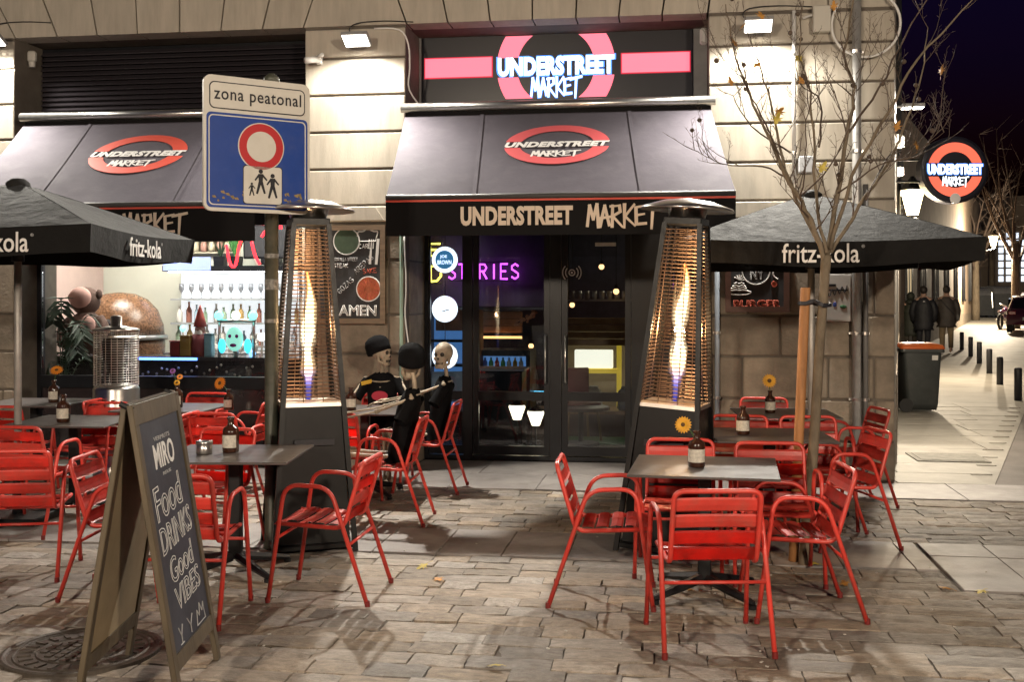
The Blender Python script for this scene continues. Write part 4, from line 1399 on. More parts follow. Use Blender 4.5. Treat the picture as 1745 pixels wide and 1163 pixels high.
# ================================================================== PATIO HEATERS
M_HEATBLACK = mat('heater_black', (0.007, 0.0068, 0.007), 0.42, 0.0, var=0.25, scale=7, spec=0.3, dirt=(0.02, 0.018, 0.017), dirt_scale=6, dirt_amt=0.4)
M_COPPERWIRE = mat('guard_wire', (0.27, 0.19, 0.145), 0.35, 0.9)
def heater(lat, d, rz, label, tilt=(0, 0), fl=0.0, flh=0.85, seed=1):
    x, y = L(lat, d)
    t = thing('patio_heater', label, 'patio heater', (x, y, 0.0), rz, 'pyramid flame heaters')
    t.rotation_euler = (tilt[0], tilt[1], rz)
    B, M1, T = 0.265, 0.215, 0.115       # half widths at the foot, at the burner, at the top
    Z1, Z2 = 0.95, 2.16
    b = MB()
    b.loft([[(sx_ * hw, sy_ * hw, z) for sx_, sy_ in ((-1, -1), (1, -1), (1, 1), (-1, 1))] for hw, z in ((B - .03, 0.06), (M1 - .02, Z1))])
    b.build('gas_cabinet', M_HEATBLACK, t)
    MB().box((0, 0, 0.04), (2 * B, 2 * B, 0.035), bev=0.006).build('base_plate', M_HEATBLACK, t)
    MB().loft([[(sx_ * hw, sy_ * hw, z) for sx_, sy_ in ((-1, -1), (1, -1), (1, 1), (-1, 1))] for hw, z in ((M1 - .012, Z1 + .001), (M1 - .015, Z1 + 0.025))]).build('burner_tray', mat('burner_steel', (0.45, 0.40, 0.36), 0.35, 0.8, var=0.2), t)
    for sx_, sy_ in ((-1, -1), (1, -1), (1, 1), (-1, 1)):
        p = MB()
        p.loft([[(sx_ * hw + ox, sy_ * hw + oy, z) for ox, oy in ((-.016, -.016), (.016, -.016), (.016, .016), (-.016, .016))] for hw, z in ((B, 0.0), (T, Z2))])
        p.build('corner_post', M_HEATBLACK, t)
    N = 46
    for side in range(4):
        g = MB()
        rot = Matrix.Rotation(R(90 * side), 3, 'Z')
        for k in range(N):
            f = (k + 0.5) / N
            z = Z1 + 0.03 + (Z2 - Z1 - 0.06) * f
            hw = B + (T - B) * (z / Z2)
            pts = [rot @ Vector((-hw + 0.014, -hw - 0.004, z)), rot @ Vector((hw - 0.014, -hw - 0.004, z))]
            g.tube(pts, 0.0032, 4, caps=False)
        for fx_ in (-0.33, 0.33):
            z0, z1 = Z1 + 0.03, Z2 - 0.03
            h0, h1 = B + (T - B) * (z0 / Z2), B + (T - B) * (z1 / Z2)
            g.tube([rot @ Vector((fx_ * h0, -h0, z0)), rot @ Vector((fx_ * h1, -h1, z1))], 0.003, 4)
        g.build('wire_guard', M_COPPERWIRE, t)
    MB().tube([(0, 0, Z1 + 0.03), (0, 0, Z2 - 0.02)], 0.062, 16, caps=False).build('glass_tube', M_TUBE, t, True)
    MB().box((0, 0, Z2 + 0.012), (0.25, 0.25, 0.05), bev=0.005).build('top_collar', M_HEATBLACK, t)
    rf = MB()
    rf.lathe([(0.01, Z2 + 0.17), (0.16, Z2 + 0.15), (0.30, Z2 + 0.105), (0.31, Z2 + 0.085), (0.30, Z2 + 0.092), (0.14, Z2 + 0.125), (0.12, Z2 + 0.04), (0.10, Z2 + 0.04)], n=28)
    rf.build('reflector', M_STEEL, t, True)
    for s_ in (-1, 1):
        MB().tube([(s_ * (B - .05) - .025, B + .045, 0.055), (s_ * (B - .05) + .025, B + .045, 0.055)], 0.05, 14).build('wheel', mat('rubber', (0.02, 0.02, 0.02), 0.7), t)
    MB().box((0, -B + 0.03, 0.72), (0.26, 0.012, 0.04)).build('vent_slot', M_INK, t)
    # the flame in the tube
    r_ = random.Random(seed)
    prof, pts = [], []
    n = 60
    for i in range(n + 1):
        f = i / n
        rad = 0.050 * (math.sin(math.pi * min(1, f * 0.98 + 0.02)) ** 0.6) * (1 - 0.45 * f) * (0.88 + 0.26 * math.sin(f * (10 + seed) + seed) + 0.12 * math.sin(f * (24 - seed) + 2 * seed)) + 0.002
        if f < 0.2:
            rad = 0.014 + 0.05 * f
        pts.append((0.018 * math.sin(f * (8 + seed) + seed) * f + fl * f, 0.006 * math.sin(f * 11), Z1 + 0.03 + f * flh))
        prof.append(max(0.0025, rad))
    MB().tube(smoothpath(pts, 1), prof[:len(pts)], 10).build('flame', flame_mat('gas_flame'), t, True)
    MB().tube(smoothpath(pts, 1), [min(0.056, q * 1.5 + 0.004) for q in prof[:len(pts)]], 10).build('flame_veil', flame_mat('gas_flame_veil', 0.16, True), t, True)  # larger faint shell put round the flame as its glow
    add_light('POINT', 'flame_light', t, (0, 0, Z1 + 0.5), 60, (1.0, 0.60, 0.28), 0.045)
    return t
heater(-1.37, 7.50, YAW + R(20), 'pyramid flame heater beside the zona peatonal pole, left of the doors', seed=1, flh=0.86)
heater(1.02, 7.42, YAW + R(-22), 'pyramid flame heater leaning slightly, right of the doors', tilt=(0, R(3.8)), fl=0.012, flh=0.92, seed=4)

# round stainless heater before the window
hx, hy = L(-3.62, 10.2)
rh = thing('steel_heater', 'round stainless heater with a wire cage before the shop window', 'patio heater', (hx, hy, 0), 0)
MB().lathe([(0.20, 0.0), (0.215, 0.03), (0.205, 0.05), (0.205, 0.84), (0.19, 0.87), (0.09, 0.89)], n=24).build('body', M_STEEL, rh, True)
cg_ = MB()
for k in range(24):
    cg_.tube([(0.195 * math.cos(k * math.pi / 12), 0.195 * math.sin(k * math.pi / 12), 0.87), (0.195 * math.cos(k * math.pi / 12), 0.195 * math.sin(k * math.pi / 12), 1.37)], 0.003, 4)
for k in range(22):
    z = 0.88 + k * 0.0225
    cg_.tube([(0.197 * math.cos(a * math.pi / 12), 0.197 * math.sin(a * math.pi / 12), z) for a in range(24)], 0.0028, 4, closed=True)
cg_.build('wire_cage', M_STEEL, rh)
MB().lathe([(0.05, 0.88), (0.05, 0.98), (0.08, 1.00), (0.115, 1.12), (0.125, 1.27), (0.11, 1.30)], n=20).build('burner', mat('burnt_metal', (0.07, 0.06, 0.055), 0.5, 0.6), rh, True)
MB().lathe([(0.205, 1.37), (0.20, 1.39), (0.10, 1.41), (0.05, 1.42), (0.05, 1.50), (0.03, 1.51)], n=24).build('cap', M_STEEL, rh, True)
for a in (-0.07, 0.0, 0.08):
    MB().tube([(a, -0.20, 0.74), (a, -0.225, 0.74)], 0.018, 10).build('knob', M_BLACKMETAL, rh)

# ================================================================== PARASOLS
M_CANOPY = mat('parasol_cloth', (0.019, 0.0185, 0.018), 0.85, var=0.2, scale=4, spec=0.25, bump=0.7, bscale=7, bdist=0.03)
M_CANOPY2 = mat('parasol_valance', (0.008, 0.0077, 0.0077), 0.85, var=0.15, scale=4, spec=0.2, bump=0.6, bscale=10, bdist=0.02)
def parasol(lat, d, label, size=2.0, zv=1.89, vh=0.165, rise_=0.40, rz=0.0, pole_r=0.027, words=()):
    x, y = L(lat, d)
    t = thing('parasol', label, 'parasol', (x, y, 0), rz, 'black fritz-kola parasols')
    h = size / 2
    ze, za = zv + vh, zv + vh + rise_
    b = MB()
    n = 10
    corners = [(-h, -h), (h, -h), (h, h), (-h, h)]
    for k in range(4):
        c0, c1 = Vector(corners[k]), Vector(corners[(k + 1) % 4])
        rows = []
        for j in range(9):
            f = j / 8
            row = []
            for i in range(n + 1):
                g = i / n
                p = (c0 + (c1 - c0) * g) * f
                z = za - (za - ze) * (f ** 1.08) - 0.035 * math.sin(math.pi * g) * f * (1 - 0.2 * f) + 0.006 * math.sin(g * 23 + k) * f * (1 - f)
                inn_ = 1 - 0.022 * math.sin(math.pi * g) * f
                row.append(b.bm.verts.new((p.x * inn_, p.y * inn_, z)))
            rows.append(row)
        for r0, r1 in zip(rows, rows[1:]):
            for i in range(n):
                b.bm.faces.new((r0[i], r1[i], r1[i + 1], r0[i + 1]))
    bmesh.ops.remove_doubles(b.bm, verts=b.bm.verts, dist=0.0004)
    b.build('canopy', M_CANOPY, t, True)
    v = MB()
    for k in range(4):
        c0, c1 = Vector(corners[k]), Vector(corners[(k + 1) % 4])
        rows = []
        for dz in (0.004, -0.04, -0.09, -0.13, -vh):
            row = []
            for i in range(n * 2 + 1):
                g = i / (n * 2)
                p = c0 + (c1 - c0) * g
                inn_ = 1 - 0.022 * math.sin(math.pi * g) + 0.004 - 0.035 * (-dz / vh) * (1 if dz < 0 else 0) * 0.5 + 0.006 * math.sin(g * 27 + k * 2) * (-dz / vh)
                row.append(v.bm.verts.new((p.x * inn_, p.y * inn_, ze - 0.028 * math.sin(math.pi * g) + dz + 0.010 * math.sin(g * 9 + k) * (-dz / vh))))
            rows.append(row)
        for r0, r1 in zip(rows, rows[1:]):
            for i in range(n * 2):
                v.bm.faces.new((r0[i], r1[i], r1[i + 1], r0[i + 1]))
    v.build('valance', M_CANOPY2, t, True)
    MB().tube([(0, 0, 0.0), (0, 0, za - 0.03)], pole_r, 12).build('pole', mat('parasol_pole', (0.34, 0.32, 0.30), 0.45, 0.3, var=0.2), t, True)
    MB().box((0, 0, 0.03), (0.5, 0.5, 0.05), bev=0.01).tube([(0, 0, 0.05), (0, 0, 0.32)], pole_r + 0.012, 12).build('base', M_BLACKMETAL, t)
    MB().lathe([(0.09, za - 0.045), (0.085, za), (0.05, za + 0.03), (0.01, za + 0.035)], n=14).build('cap', M_CANOPY, t, True)
    hubz = zv + 0.02
    MB().lathe([(0.045, hubz - 0.04), (0.045, hubz + 0.04)], n=12).build('hub', M_BLACKMETAL, t)
    for k in range(8):
        a = k * math.pi / 4
        ln = h * (1.38 if k % 2 else 0.95)
        e_ = Vector((math.cos(a) * ln, math.sin(a) * ln, ze - 0.03))
        m_ = Vector((0, 0, za - 0.06)).lerp(e_, 0.55)
        MB().tube([(0, 0, za - 0.06), tuple(e_)], 0.009, 5).tube([(0, 0, hubz), tuple(m_ + Vector((0, 0, -0.01)))], 0.008, 5).build('rib', M_BLACKMETAL, t)
    zt = zv + vh * 0.50
    for (side, off, w_) in words:
        if side == 'front':
            m = Matrix.Translation((off, -h * 0.985 - 0.012, zt - 0.02)) @ WALLROT
        else:
            m = Matrix.Translation((h * 0.985 + 0.012, off, zt - 0.02)) @ Matrix.Rotation(R(90), 4, 'Z') @ WALLROT
        put_text('fritz-kola', m, M_PRINTWHITE, t, w=w_, h=0.135, bold=0.008, thick=0.004, name='lettering')
        put_text('®', m @ Matrix.Translation((w_ / 2 + 0.025, 0.045, 0)), M_CHALKGREY, t, h=0.022, thick=0.003, name='registered_mark')
    return t
parasol(2.34, 8.72, 'black fritz-kola parasol on the right beneath the young tree', zv=1.915, size=2.06, words=(('front', -0.06, 0.52),), rise_=0.40)
parasol(-3.70, 8.35, 'black fritz-kola parasol at the left edge over the red chairs', zv=1.96, vh=0.19, rise_=0.38, rz=R(5), words=(('front', 0.32, 0.52), ('side', -0.05, 0.60)))

# ================================================================== TABLES AND CHAIRS
def table_master():
    t = thing('cafe_table', 'x', 'table', (0, 0, 0), 0, 'dark square terrace tables')
    MB().box((0, 0, 0.713), (0.80, 0.80, 0.014), bev=0.003).build('tabletop', M_TABLE, t)
    MB().box((0, 0, 0.39), (0.075, 0.075, 0.62), bev=0.008).box((0, 0, 0.70), (0.34, 0.34, 0.012)).build('column', M_BLACKMETAL, t)
    for k in range(4):
        f = MB()
        a = R(45 + 90 * k)
        c_, s_ = math.cos(a), math.sin(a)
        f.tube([(c_ * 0.03, s_ * 0.03, 0.095), (c_ * 0.20, s_ * 0.20, 0.062), (c_ * 0.375, s_ * 0.375, 0.030)], [0.030, 0.026, 0.016], 6)
        f.lathe([(0.022, 0.0), (0.022, 0.02)], c=(c_ * 0.365, s_ * 0.365, 0), n=10)
        f.build('foot', M_BLACKMETAL, t)
    return t
tm_ = table_master()
tfirst = [True]
def table(lat, d, rz, label):
    t = tm_ if tfirst[0] else copy_tree(tm_)
    tfirst[0] = False
    x, y = L(lat, d)
    t.location = (x, y, 0)
    t.rotation_euler = (0, 0, R(rz))
    t['label'] = label
    return t

def chair_master():
    t = thing('terrace_chair', 'x', 'chair', (0, 0, 0), 0, 'red slatted terrace chairs')
    for s in (-1, 1):
        x = 0.245 * s
        pts = rounded([(x * 1.04, -0.31, 0.012), (x, -0.10, 0.635), (x, 0.155, 0.645), (x * 1.04, 0.245, 0.012)], 0.085, 6)
        MB().tube(pts, 0.0125, 9).build('arm_frame', M_RED, t, True)
        for yy in (-0.312, 0.247):
            MB().lathe([(0.0145, 0.0), (0.0145, 0.03)], c=(x * 1.04, yy, 0), n=9).build('foot_cap', mat('foot_cap', (0.16, 0.012, 0.010), 0.5), t)
    bw = 0.205
    loop = rounded([(-bw, 0.215, 0.425), (-bw, -0.165, 0.405), (-bw, -0.272, 0.765), (bw, -0.272, 0.765), (bw, -0.165, 0.405), (bw, 0.215, 0.425)], 0.055, 5)
    MB().tube(loop, 0.0125, 9).build('back_frame', M_RED, t, True)
    # slats of the seat and of the back, gently crowned strips
    def slat_mesh(depth):
        b = MB()
        n = 4
        prof = [(-depth / 2, -0.007), (-depth / 2 + 0.008, 0.0), (0, 0.0025), (depth / 2 - 0.008, 0.0), (depth / 2, -0.007)]
        rows = [[b.bm.verts.new((x_, p[0], p[1] - 0.006 * (1 - (2 * x_ / 0.40) ** 2))) for p in prof] for x_ in (-0.20, -0.1, 0.0, 0.1, 0.20)]
        for r0, r1 in zip(rows, rows[1:]):
            for i in range(len(prof) - 1):
                b.bm.faces.new((r0[i], r1[i], r1[i + 1], r0[i + 1]))
        ret = bmesh.ops.solidify(b.bm, geom=b.bm.faces[:], thickness=0.0025)
        return b.mesh('slat', M_RED, False)
    sm_ = slat_mesh(0.066)
    for k, (y, z, tl_) in enumerate(((0.205, 0.428, -14), (0.128, 0.441, -1), (0.050, 0.437, 2), (-0.028, 0.432, 2), (-0.106, 0.427, 2))):
        link('seat_slat', sm_, t, (0, y, z), (R(tl_), 0, 0))
    bm2 = slat_mesh(0.070)
    for k in range(4):
        f = 0.80 - k * 0.226
        y = -0.165 + (-0.272 + 0.165) * f + 0.008
        z = 0.405 + (0.765 - 0.405) * f
        link('back_slat', bm2, t, (0, y, z), (R(106.5), 0, 0))
    MB().tube([(-0.25, -0.205, 0.325), (0.25, -0.205, 0.325)], 0.009, 7).build('stretcher', M_RED, t, True)
    MB().tube([(-0.25, 0.203, 0.35), (0.25, 0.203, 0.35)], 0.009, 7).build('stretcher', M_RED, t, True)
    return t
cm_ = chair_master()
cfirst = [True]
def chair(lat, d, face, label):
    t = cm_ if cfirst[0] else copy_tree(cm_)
    cfirst[0] = False
    x, y = L(lat, d)
    t.location = (x, y, 0.001)
    t.rotation_euler = (0, 0, R(face - 90))
    t['label'] = label
    return t

TAB = {'A': (1.08, 6.25, -3), 'B': (1.78, 7.72, 4), 'C': (2.25, 9.22, 3), 'D': (-1.68, 6.78, 7), 'E': (-3.38, 8.62, 5), 'F': (-2.95, 9.70, 2), 'G': (-4.36, 10.2, 3), 'H': (-1.25, 9.50, 4)}
table(*TAB['A'], 'front right dark square table with an empty top and one flower bottle')
table(*TAB['B'], 'second dark table on the right, behind the front one, with a lone brown bottle')
table(*TAB['C'], 'rear right dark table against the stone wall under the yellow daisy')
table(*TAB['D'], 'dark table behind the chalkboard stand with a steel ashtray and brown bottle')
table(*TAB['E'], 'dark table at the far left under the parasol, in front of the window tables')
table(*TAB['F'], 'dark table by the window sill with a bottle of small mixed flowers')
table(*TAB['G'], 'dark table farthest left against the shop window beside the steel heater')
table(*TAB['H'], 'dark table at which the skeleton figures sit')

chair(0.945, 5.43, 100, 'foremost red chair on the right, seen squarely from behind')
chair(0.535, 6.18, 1, 'red chair facing right at the left side of the front right table')
chair(1.50, 5.93, 187, 'red chair facing left at the right side of the front right table')
chair(1.02, 6.80, 268, 'red chair behind the front right table, close against the right heater')
chair(1.56, 6.62, 272, 'red chair behind the front right table, beside the tree stake')
chair(1.68, 8.25, 266, 'red chair between the second and rear right tables, left of the stake')
chair(2.22, 8.18, 274, 'red chair between the second and rear right tables, behind the slim trunk')
chair(2.22, 7.55, 196, 'red chair facing left at the right end of the second right table')
chair(2.72, 9.05, 193, 'bright red chair facing left at the right end of the rear table, near the pipes')
chair(2.22, 9.78, 268, 'red chair wedged between the rear right table and the stone wall')
chair(-1.05, 6.29, 180, 'red chair facing left in front of the left heater, right of the ashtray table')
chair(-1.70, 5.88, 95, 'red chair half hidden behind the chalkboard stand')
chair(-2.02, 7.40, 262, 'red chair facing forward at the back of the ashtray table')
chair(-2.16, 6.33, 7, 'red chair facing right at the left side of the ashtray table, behind the stand')
chair(-2.95, 6.78, 106, 'foremost red chair at the left photo edge, back turned')
chair(-3.42, 8.02, 88, 'red chair with its back turned at the near side of the far left table')
chair(-2.78, 8.72, 184, 'red chair facing left at the right end of the far left table')
chair(-3.52, 9.33, 268, 'red chair between the far left table and the steel heater')
chair(-4.24, 9.52, 92, 'red chair backing the parasol pole, before the farthest left window table')
chair(-2.28, 8.95, 84, 'red chair with back turned between the ashtray table and the window table')
chair(-3.42, 9.80, 4, 'red chair at the left side of the mixed flower table, right of the steel heater')
chair(-2.36, 9.76, 178, 'red chair facing left at the right side of the mixed flower table')
chair(-2.92, 10.30, 270, 'red chair against the window behind the mixed flower table')
chair(-0.93, 8.36, 183, 'red chair under the nearer skeleton figure with its back to the doors')
chair(-0.74, 9.72, 181, 'red chair under the skeleton figure by the door sidelight')
chair(-1.22, 10.18, 272, 'red chair under the skeleton figure that faces the street')
chair(-1.36, 8.95, 88, 'empty red chair with back to the street at the skeleton table')

# ---- things on the tables
M_AMBER = mat('amber_glass', (0.045, 0.018, 0.010), 0.12, coat=0.6)
M_LABEL = mat('bottle_label', (0.55, 0.52, 0.45), 0.7, var=0.25, scale=60)
M_STEM = mat('flower_stem', (0.05, 0.11, 0.03), 0.6)
def bottle(lat, d, label, k=1.0, z=0.7205):
    x, y = L(lat, d)
    t = thing('brown_bottle', label, 'bottle', (x, y, z), rnd.uniform(0, .6) - 0.3, 'brown bottles on the terrace tables')
    MB().lathe([(0.038 * k, 0.0), (0.041 * k, 0.006), (0.041 * k, 0.105 * k), (0.036 * k, 0.122 * k), (0.017 * k, 0.135 * k), (0.015 * k, 0.162 * k), (0.019 * k, 0.164 * k), (0.019 * k, 0.175 * k), (0.013 * k, 0.176 * k)], n=16).build('glass', M_AMBER, t, True)
    b = MB()
    rows = []
    for zz in (0.025 * k, 0.088 * k):
        rows.append([b.bm.verts.new((0.0418 * k * math.sin(a), -0.0418 * k * math.cos(a), zz)) for a in [R(-75 + 15 * i) for i in range(11)]])
    for i in range(10):
        b.bm.faces.new((rows[0][i], rows[0][i + 1], rows[1][i + 1], rows[1][i]))
    b.build('label', M_LABEL, t)
    return t
def flower(lat, d, label, head, z=0.72, c='yellow', big=1.0, tilt=(60, 0)):
    x, y = L(lat, d)
    t = thing('flower', label, 'flower', (x, y, z), YAW, 'cut flowers in the bottles')
    hx_, hy_, hz = head
    MB().tube(smoothpath([(0, 0, 0.10), (hx_ * 0.2, hy_ * .2, 0.10 + (hz - .10) * .5), (hx_ * .7, hy_ * .7, 0.10 + (hz - .10) * .9), (hx_, hy_, hz)], 4), 0.0035, 5).build('stem', M_STEM, t, True)
    rot = Euler((R(tilt[0]), R(tilt[1]), 0)).to_matrix()
    p = MB()
    pr = 0.050 * big
    for k in range(18):
        a = 2 * math.pi * k / 18
        for lay, (r1, up) in enumerate(((pr, 0.004), (pr * 0.82, 0.012))):
            aa = a + lay * 0.17
            pts = [(0.012, -0.006), (r1 * .7, -0.009), (r1, 0), (r1 * .7, 0.009), (0.012, 0.006)]
            vs_ = []
            for (rr_, ss_) in pts:
                v_ = Vector((rr_ * math.cos(aa) - ss_ * math.sin(aa), rr_ * math.sin(aa) + ss_ * math.cos(aa), up + 0.010 * math.sin(rr_ / pr * 2.4)))
                vs_.append(p.bm.verts.new(rot @ v_ + Vector(head)))
            p.bm.faces.new(vs_)
    mm = {'yellow': mat('petal_yellow', (0.72, 0.36, 0.02), 0.6, var=0.15, scale=50), 'orange': mat('petal_orange', (0.72, 0.24, 0.02), 0.6, var=0.15, scale=50), 'violet': mat('petal_violet', (0.22, 0.07, 0.28), 0.6)}[c]
    p.build('petals', mm, t)
    MB().ball((0, 0, 0), 0.017 * big, 10, 6, (1, 1, .5)).xform(Matrix.Translation(head) @ (rot.to_4x4()) @ Matrix.Translation((0, 0, 0.012))).build('flower_centre', mat('flower_eye', (0.10, 0.05, 0.015), 0.8), t)
    return t
bottle(1.03, 6.22, 'brown bottle with a drooping yellow gerbera on the front right table', 1.15)
flower(1.03, 6.22, 'yellow gerbera drooping to the left on the front right table', (-0.075, -0.02, 0.235), c='yellow', tilt=(62, -58))
bottle(1.60, 7.72, 'brown bottle without a flower on the second right table', 1.12)
bottle(2.13, 9.2, 'brown bottle holding the upright yellow daisy at the stone wall', 1.05)
flower(2.13, 9.2, 'upright yellow daisy against the stone wall, seen face on', (-0.012, -0.01, 0.262), c='yellow', big=1.25, tilt=(72, 0))
bottle(-1.72, 6.82, 'brown bottle beside the steel ashtray behind the chalkboard stand', 1.22)
bottle(-3.42, 8.5, 'brown bottle with a cream label on the far left table', 1.2)
bottle(-4.17, 10.15, 'brown bottle with an orange flower on the farthest left window table', 1.15)
flower(-4.17, 10.15, 'orange gerbera facing up on the farthest left window table', (0.03, -0.01, 0.285), c='orange', big=1.2, tilt=(40, 10))
bottle(-2.90, 9.66, 'brown bottle with small mixed flowers by the window sill', 1.15)
for k_, (dx_, c_) in enumerate(((-0.03, 'violet'), (0.02, 'orange'), (0.0, 'yellow'))):
    flower(-2.90 + dx_ * 0.2, 9.66, ('violet flower in the bottle by the window sill', 'small orange flower in the bottle by the window sill', 'small yellow flower lowest in the bottle by the window sill')[k_], (dx_, 0, 0.31 - 0.05 * k_), c=c_, big=0.55, tilt=(60, dx_ * 300))
bottle(-1.36, 9.42, 'brown bottle on the table of the skeleton figures', 1.1)
bottle(-2.40, 9.44, 'brown bottle holding a drooping orange flower left of the heater', 1.0)
flower(-2.40, 9.44, 'orange flower drooping over the red chairs left of the heater', (-0.06, -0.02, 0.225), c='orange', big=1.2, tilt=(60, -50))
ax_, ay_ = L(-1.86, 6.74)
at_ = thing('ashtray', 'small brushed steel ashtray tin beside the bottle behind the stand', 'ashtray', (ax_, ay_, 0.7205), 0)
MB().lathe([(0.045, 0.0), (0.048, 0.004), (0.048, 0.070), (0.044, 0.071), (0.043, 0.012), (0.01, 0.010)], n=20).build('tin', M_STEEL, at_, True)
MB().lathe([(0.051, 0.060), (0.051, 0.078), (0.034, 0.080), (0.030, 0.066)], n=20).build('lid_ring', M_STEEL, at_, True)

# ================================================================== CHALKBOARD STAND
ab = thing('chalkboard_stand', 'wooden folding chalkboard stand reading Food Drinks Good Vibes', 'sandwich board', (0, 0, 0), 0)
def v3(lat, d, z):
    x, y = L(lat, d)
    return Vector((x, y, z))
TN, TF = v3(-1.525, 4.44, 1.23), v3(-1.55, 5.12, 1.23)
FN, FF = v3(-1.315, 4.44, 0.0), v3(-1.365, 5.15, 0.0)
BN, BF = v3(-1.745, 4.44, 0.0), v3(-1.785, 5.22, 0.0)
ab.location = (TN + TF) / 2 * Vector((1, 1, 0)) if False else ((TN.x + TF.x) / 2, (TN.y + TF.y) / 2, 0)
org = Vector(ab.location)
M_WOOD = mat('stand_wood', (0.085, 0.065, 0.040), 0.5, var=0.3, scale=5, stretch=(4, 4, 0.6))
M_PLY = mat('stand_back', (0.27, 0.21, 0.13), 0.65, var=0.18, scale=4)
def panel(tn, tf, fn, ff, face, nm, m_face, out):
    ux_ = (tf - tn).normalized()
    uy_ = ((tn + tf) / 2 - (fn + ff) / 2).normalized()
    uz_ = ux_.cross(uy_).normalized()
    if uz_.dot(out) < 0:
        uz_ = -uz_
        ux_ = -ux_
    uy_ = uz_.cross(ux_).normalized()
    M = Matrix.Identity(4)
    for i, c_ in enumerate((ux_, uy_, uz_)):
        M.col[i][:3] = c_
    W = ((tf - tn).length + (ff - fn).length) / 2
    Hh = ((tn + tf) / 2 - (fn + ff) / 2).length
    M.col[3][:3] = (fn + ff) / 2 - org
    fr_ = MB()
    sw = 0.052
    fr_.span(-W / 2, -W / 2 + sw, 0, Hh, -0.012, 0.012, bev=0.003)
    fr_.span(W / 2 - sw, W / 2, 0, Hh, -0.012, 0.012, bev=0.003)
    fr_.span(-W / 2 + sw, W / 2 - sw, Hh - 0.085, Hh - 0.002, -0.0115, 0.0115)
    fr_.span(-W / 2 + sw, W / 2 - sw, 0.15, 0.215, -0.0115, 0.0115)
    fr_.xform(M)
    fo = fr_.build(nm, M_WOOD, ab)
    pn = MB().span(-W / 2 + sw, W / 2 - sw, 0.215, Hh - 0.085, -0.004, 0.004)
    pn.xform(M)
    pn.build(face, m_face, fo)
    return M, W, Hh, fo
out_r = Vector((CS, SN, 0))
Mf, Wf, Hf, ff_ = panel(TN, TF, FN, FF, 'chalk_face', 'front_panel', mat('chalk_blue', (0.020, 0.024, 0.042), 0.55, var=0.3, scale=3, dirt=(0.05, 0.055, 0.075), dirt_scale=3, dirt_amt=0.5), out_r)
Mb, Wb, Hb, fb_ = panel(TN - out_r * 0.03, TF - out_r * 0.03, BN, BF, 'back_face', 'rear_panel', M_PLY, -out_r)
# plywood lining seen from inside
for s_ in (0.02, 0.98):
    p = TN.lerp(TF, s_)
    MB().tube([tuple(p - org + Vector((0, 0, -0.02)) + out_r * 0.012), tuple(p - org + Vector((0, 0, 0.005)) - out_r * 0.04)], 0.012, 8).build('hinge', M_BLACKMETAL, ab)
def onf(x, y, rot=0):
    return Mf @ Matrix.Translation((x, y, 0.0055)) @ Matrix.Rotation(R(rot), 4, 'Z')
put_text('MIRO', onf(0.0, 1.005), M_CHALK, ff_, w=0.30, h=0.105, bold=0.015, thick=0.002)
for yy, wd2, hh in ((1.078, 0.24, 0.018), (0.925, 0.12, 0.014)):
    put_text('VERMUTS' if yy > 1 else 'REUS', onf(0.0, yy), M_CHALKGREY, ff_, w=wd2, h=hh, thick=0.002)
for body, yy, hh, xx, ww in (('Food', 0.825, 0.145, -0.04, 0.40), ('DRINKS', 0.675, 0.115, 0.0, 0.48), ('Good', 0.535, 0.11, 0.0, 0.36), ('VIBES', 0.415, 0.10, 0.03, 0.40)):
    put_text(body, onf(xx, yy, 3), M_CHALK, ff_, w=ww, h=hh, outline=0.013, thick=0.003)
    put_text(body, onf(xx, yy, 3) @ Matrix.Translation((0, 0, -0.0015)), mat('chalk_hatch', (0.045, 0.047, 0.06), 0.9), ff_, w=ww, h=hh, thick=0.0015)
gl = MB()
gl.tube([(-0.20, 0.30, 0), (-0.17, 0.26, 0), (-0.17, 0.23, 0)], 0.003, 4).tube([(-0.14, 0.30, 0), (-0.17, 0.26, 0)], 0.003, 4).tube([(-0.195, 0.228, 0), (-0.145, 0.228, 0)], 0.003, 4)
gl.tube([(-0.06, 0.30, 0), (-0.02, 0.262, 0), (0.02, 0.30, 0)], 0.003, 4).tube([(-0.02, 0.262, 0), (-0.02, 0.23, 0)], 0.003, 4)
gl.tube([(0.08, 0.228, 0), (0.10, 0.29, 0), (0.13, 0.26, 0), (0.15, 0.31, 0), (0.18, 0.27, 0), (0.21, 0.30, 0), (0.22, 0.228, 0), (0.08, 0.228, 0)], 0.003, 4)
gl.xform(onf(0, 0.0)).build('glass_drawings', M_CHALKGREY, ff_)

# ================================================================== MANHOLE COVERS
mx, my, _ = spot(140, 1112)
mh = structure(thing('manhole_cover', None, None, (mx, my, 0.003)))
M_IRON = mat('cast_iron', (0.075, 0.062, 0.05), 0.5, 0.4, var=0.35, scale=20, bump=0.4, bscale=70)
MB().lathe([(0.36, -0.05), (0.36, 0.006), (0.345, 0.010), (0.33, 0.006), (0.325, 0.0), (0.01, 0.0)], n=48).build('cover', M_IRON, mh)
rg = MB()
for rr_ in (0.30, 0.20):
    rg.tube([(rr_ * math.cos(a * math.pi / 24), rr_ * math.sin(a * math.pi / 24), 0.0) for a in range(48)], 0.006, 4, closed=True)
for gx in range(-3, 4):
    for gy in range(-3, 4):
        if math.hypot(gx, gy) < 3.4:
            rg.box((gx * 0.052, gy * 0.052, 0.003), (0.034, 0.034, 0.008))
for a in range(0, 360, 15):
    rg.box((0.25 * math.cos(R(a)), 0.25 * math.sin(R(a)), 0.003), (0.06, 0.02, 0.008), rot=Matrix.Rotation(R(a), 3, 'Z'))
rg.build('cover_relief', M_IRON, mh)
qx, qy, qz = spot(1614, 781)
ic = structure(thing('inspection_cover', None, None, (qx, qy, qz + 0.004)))
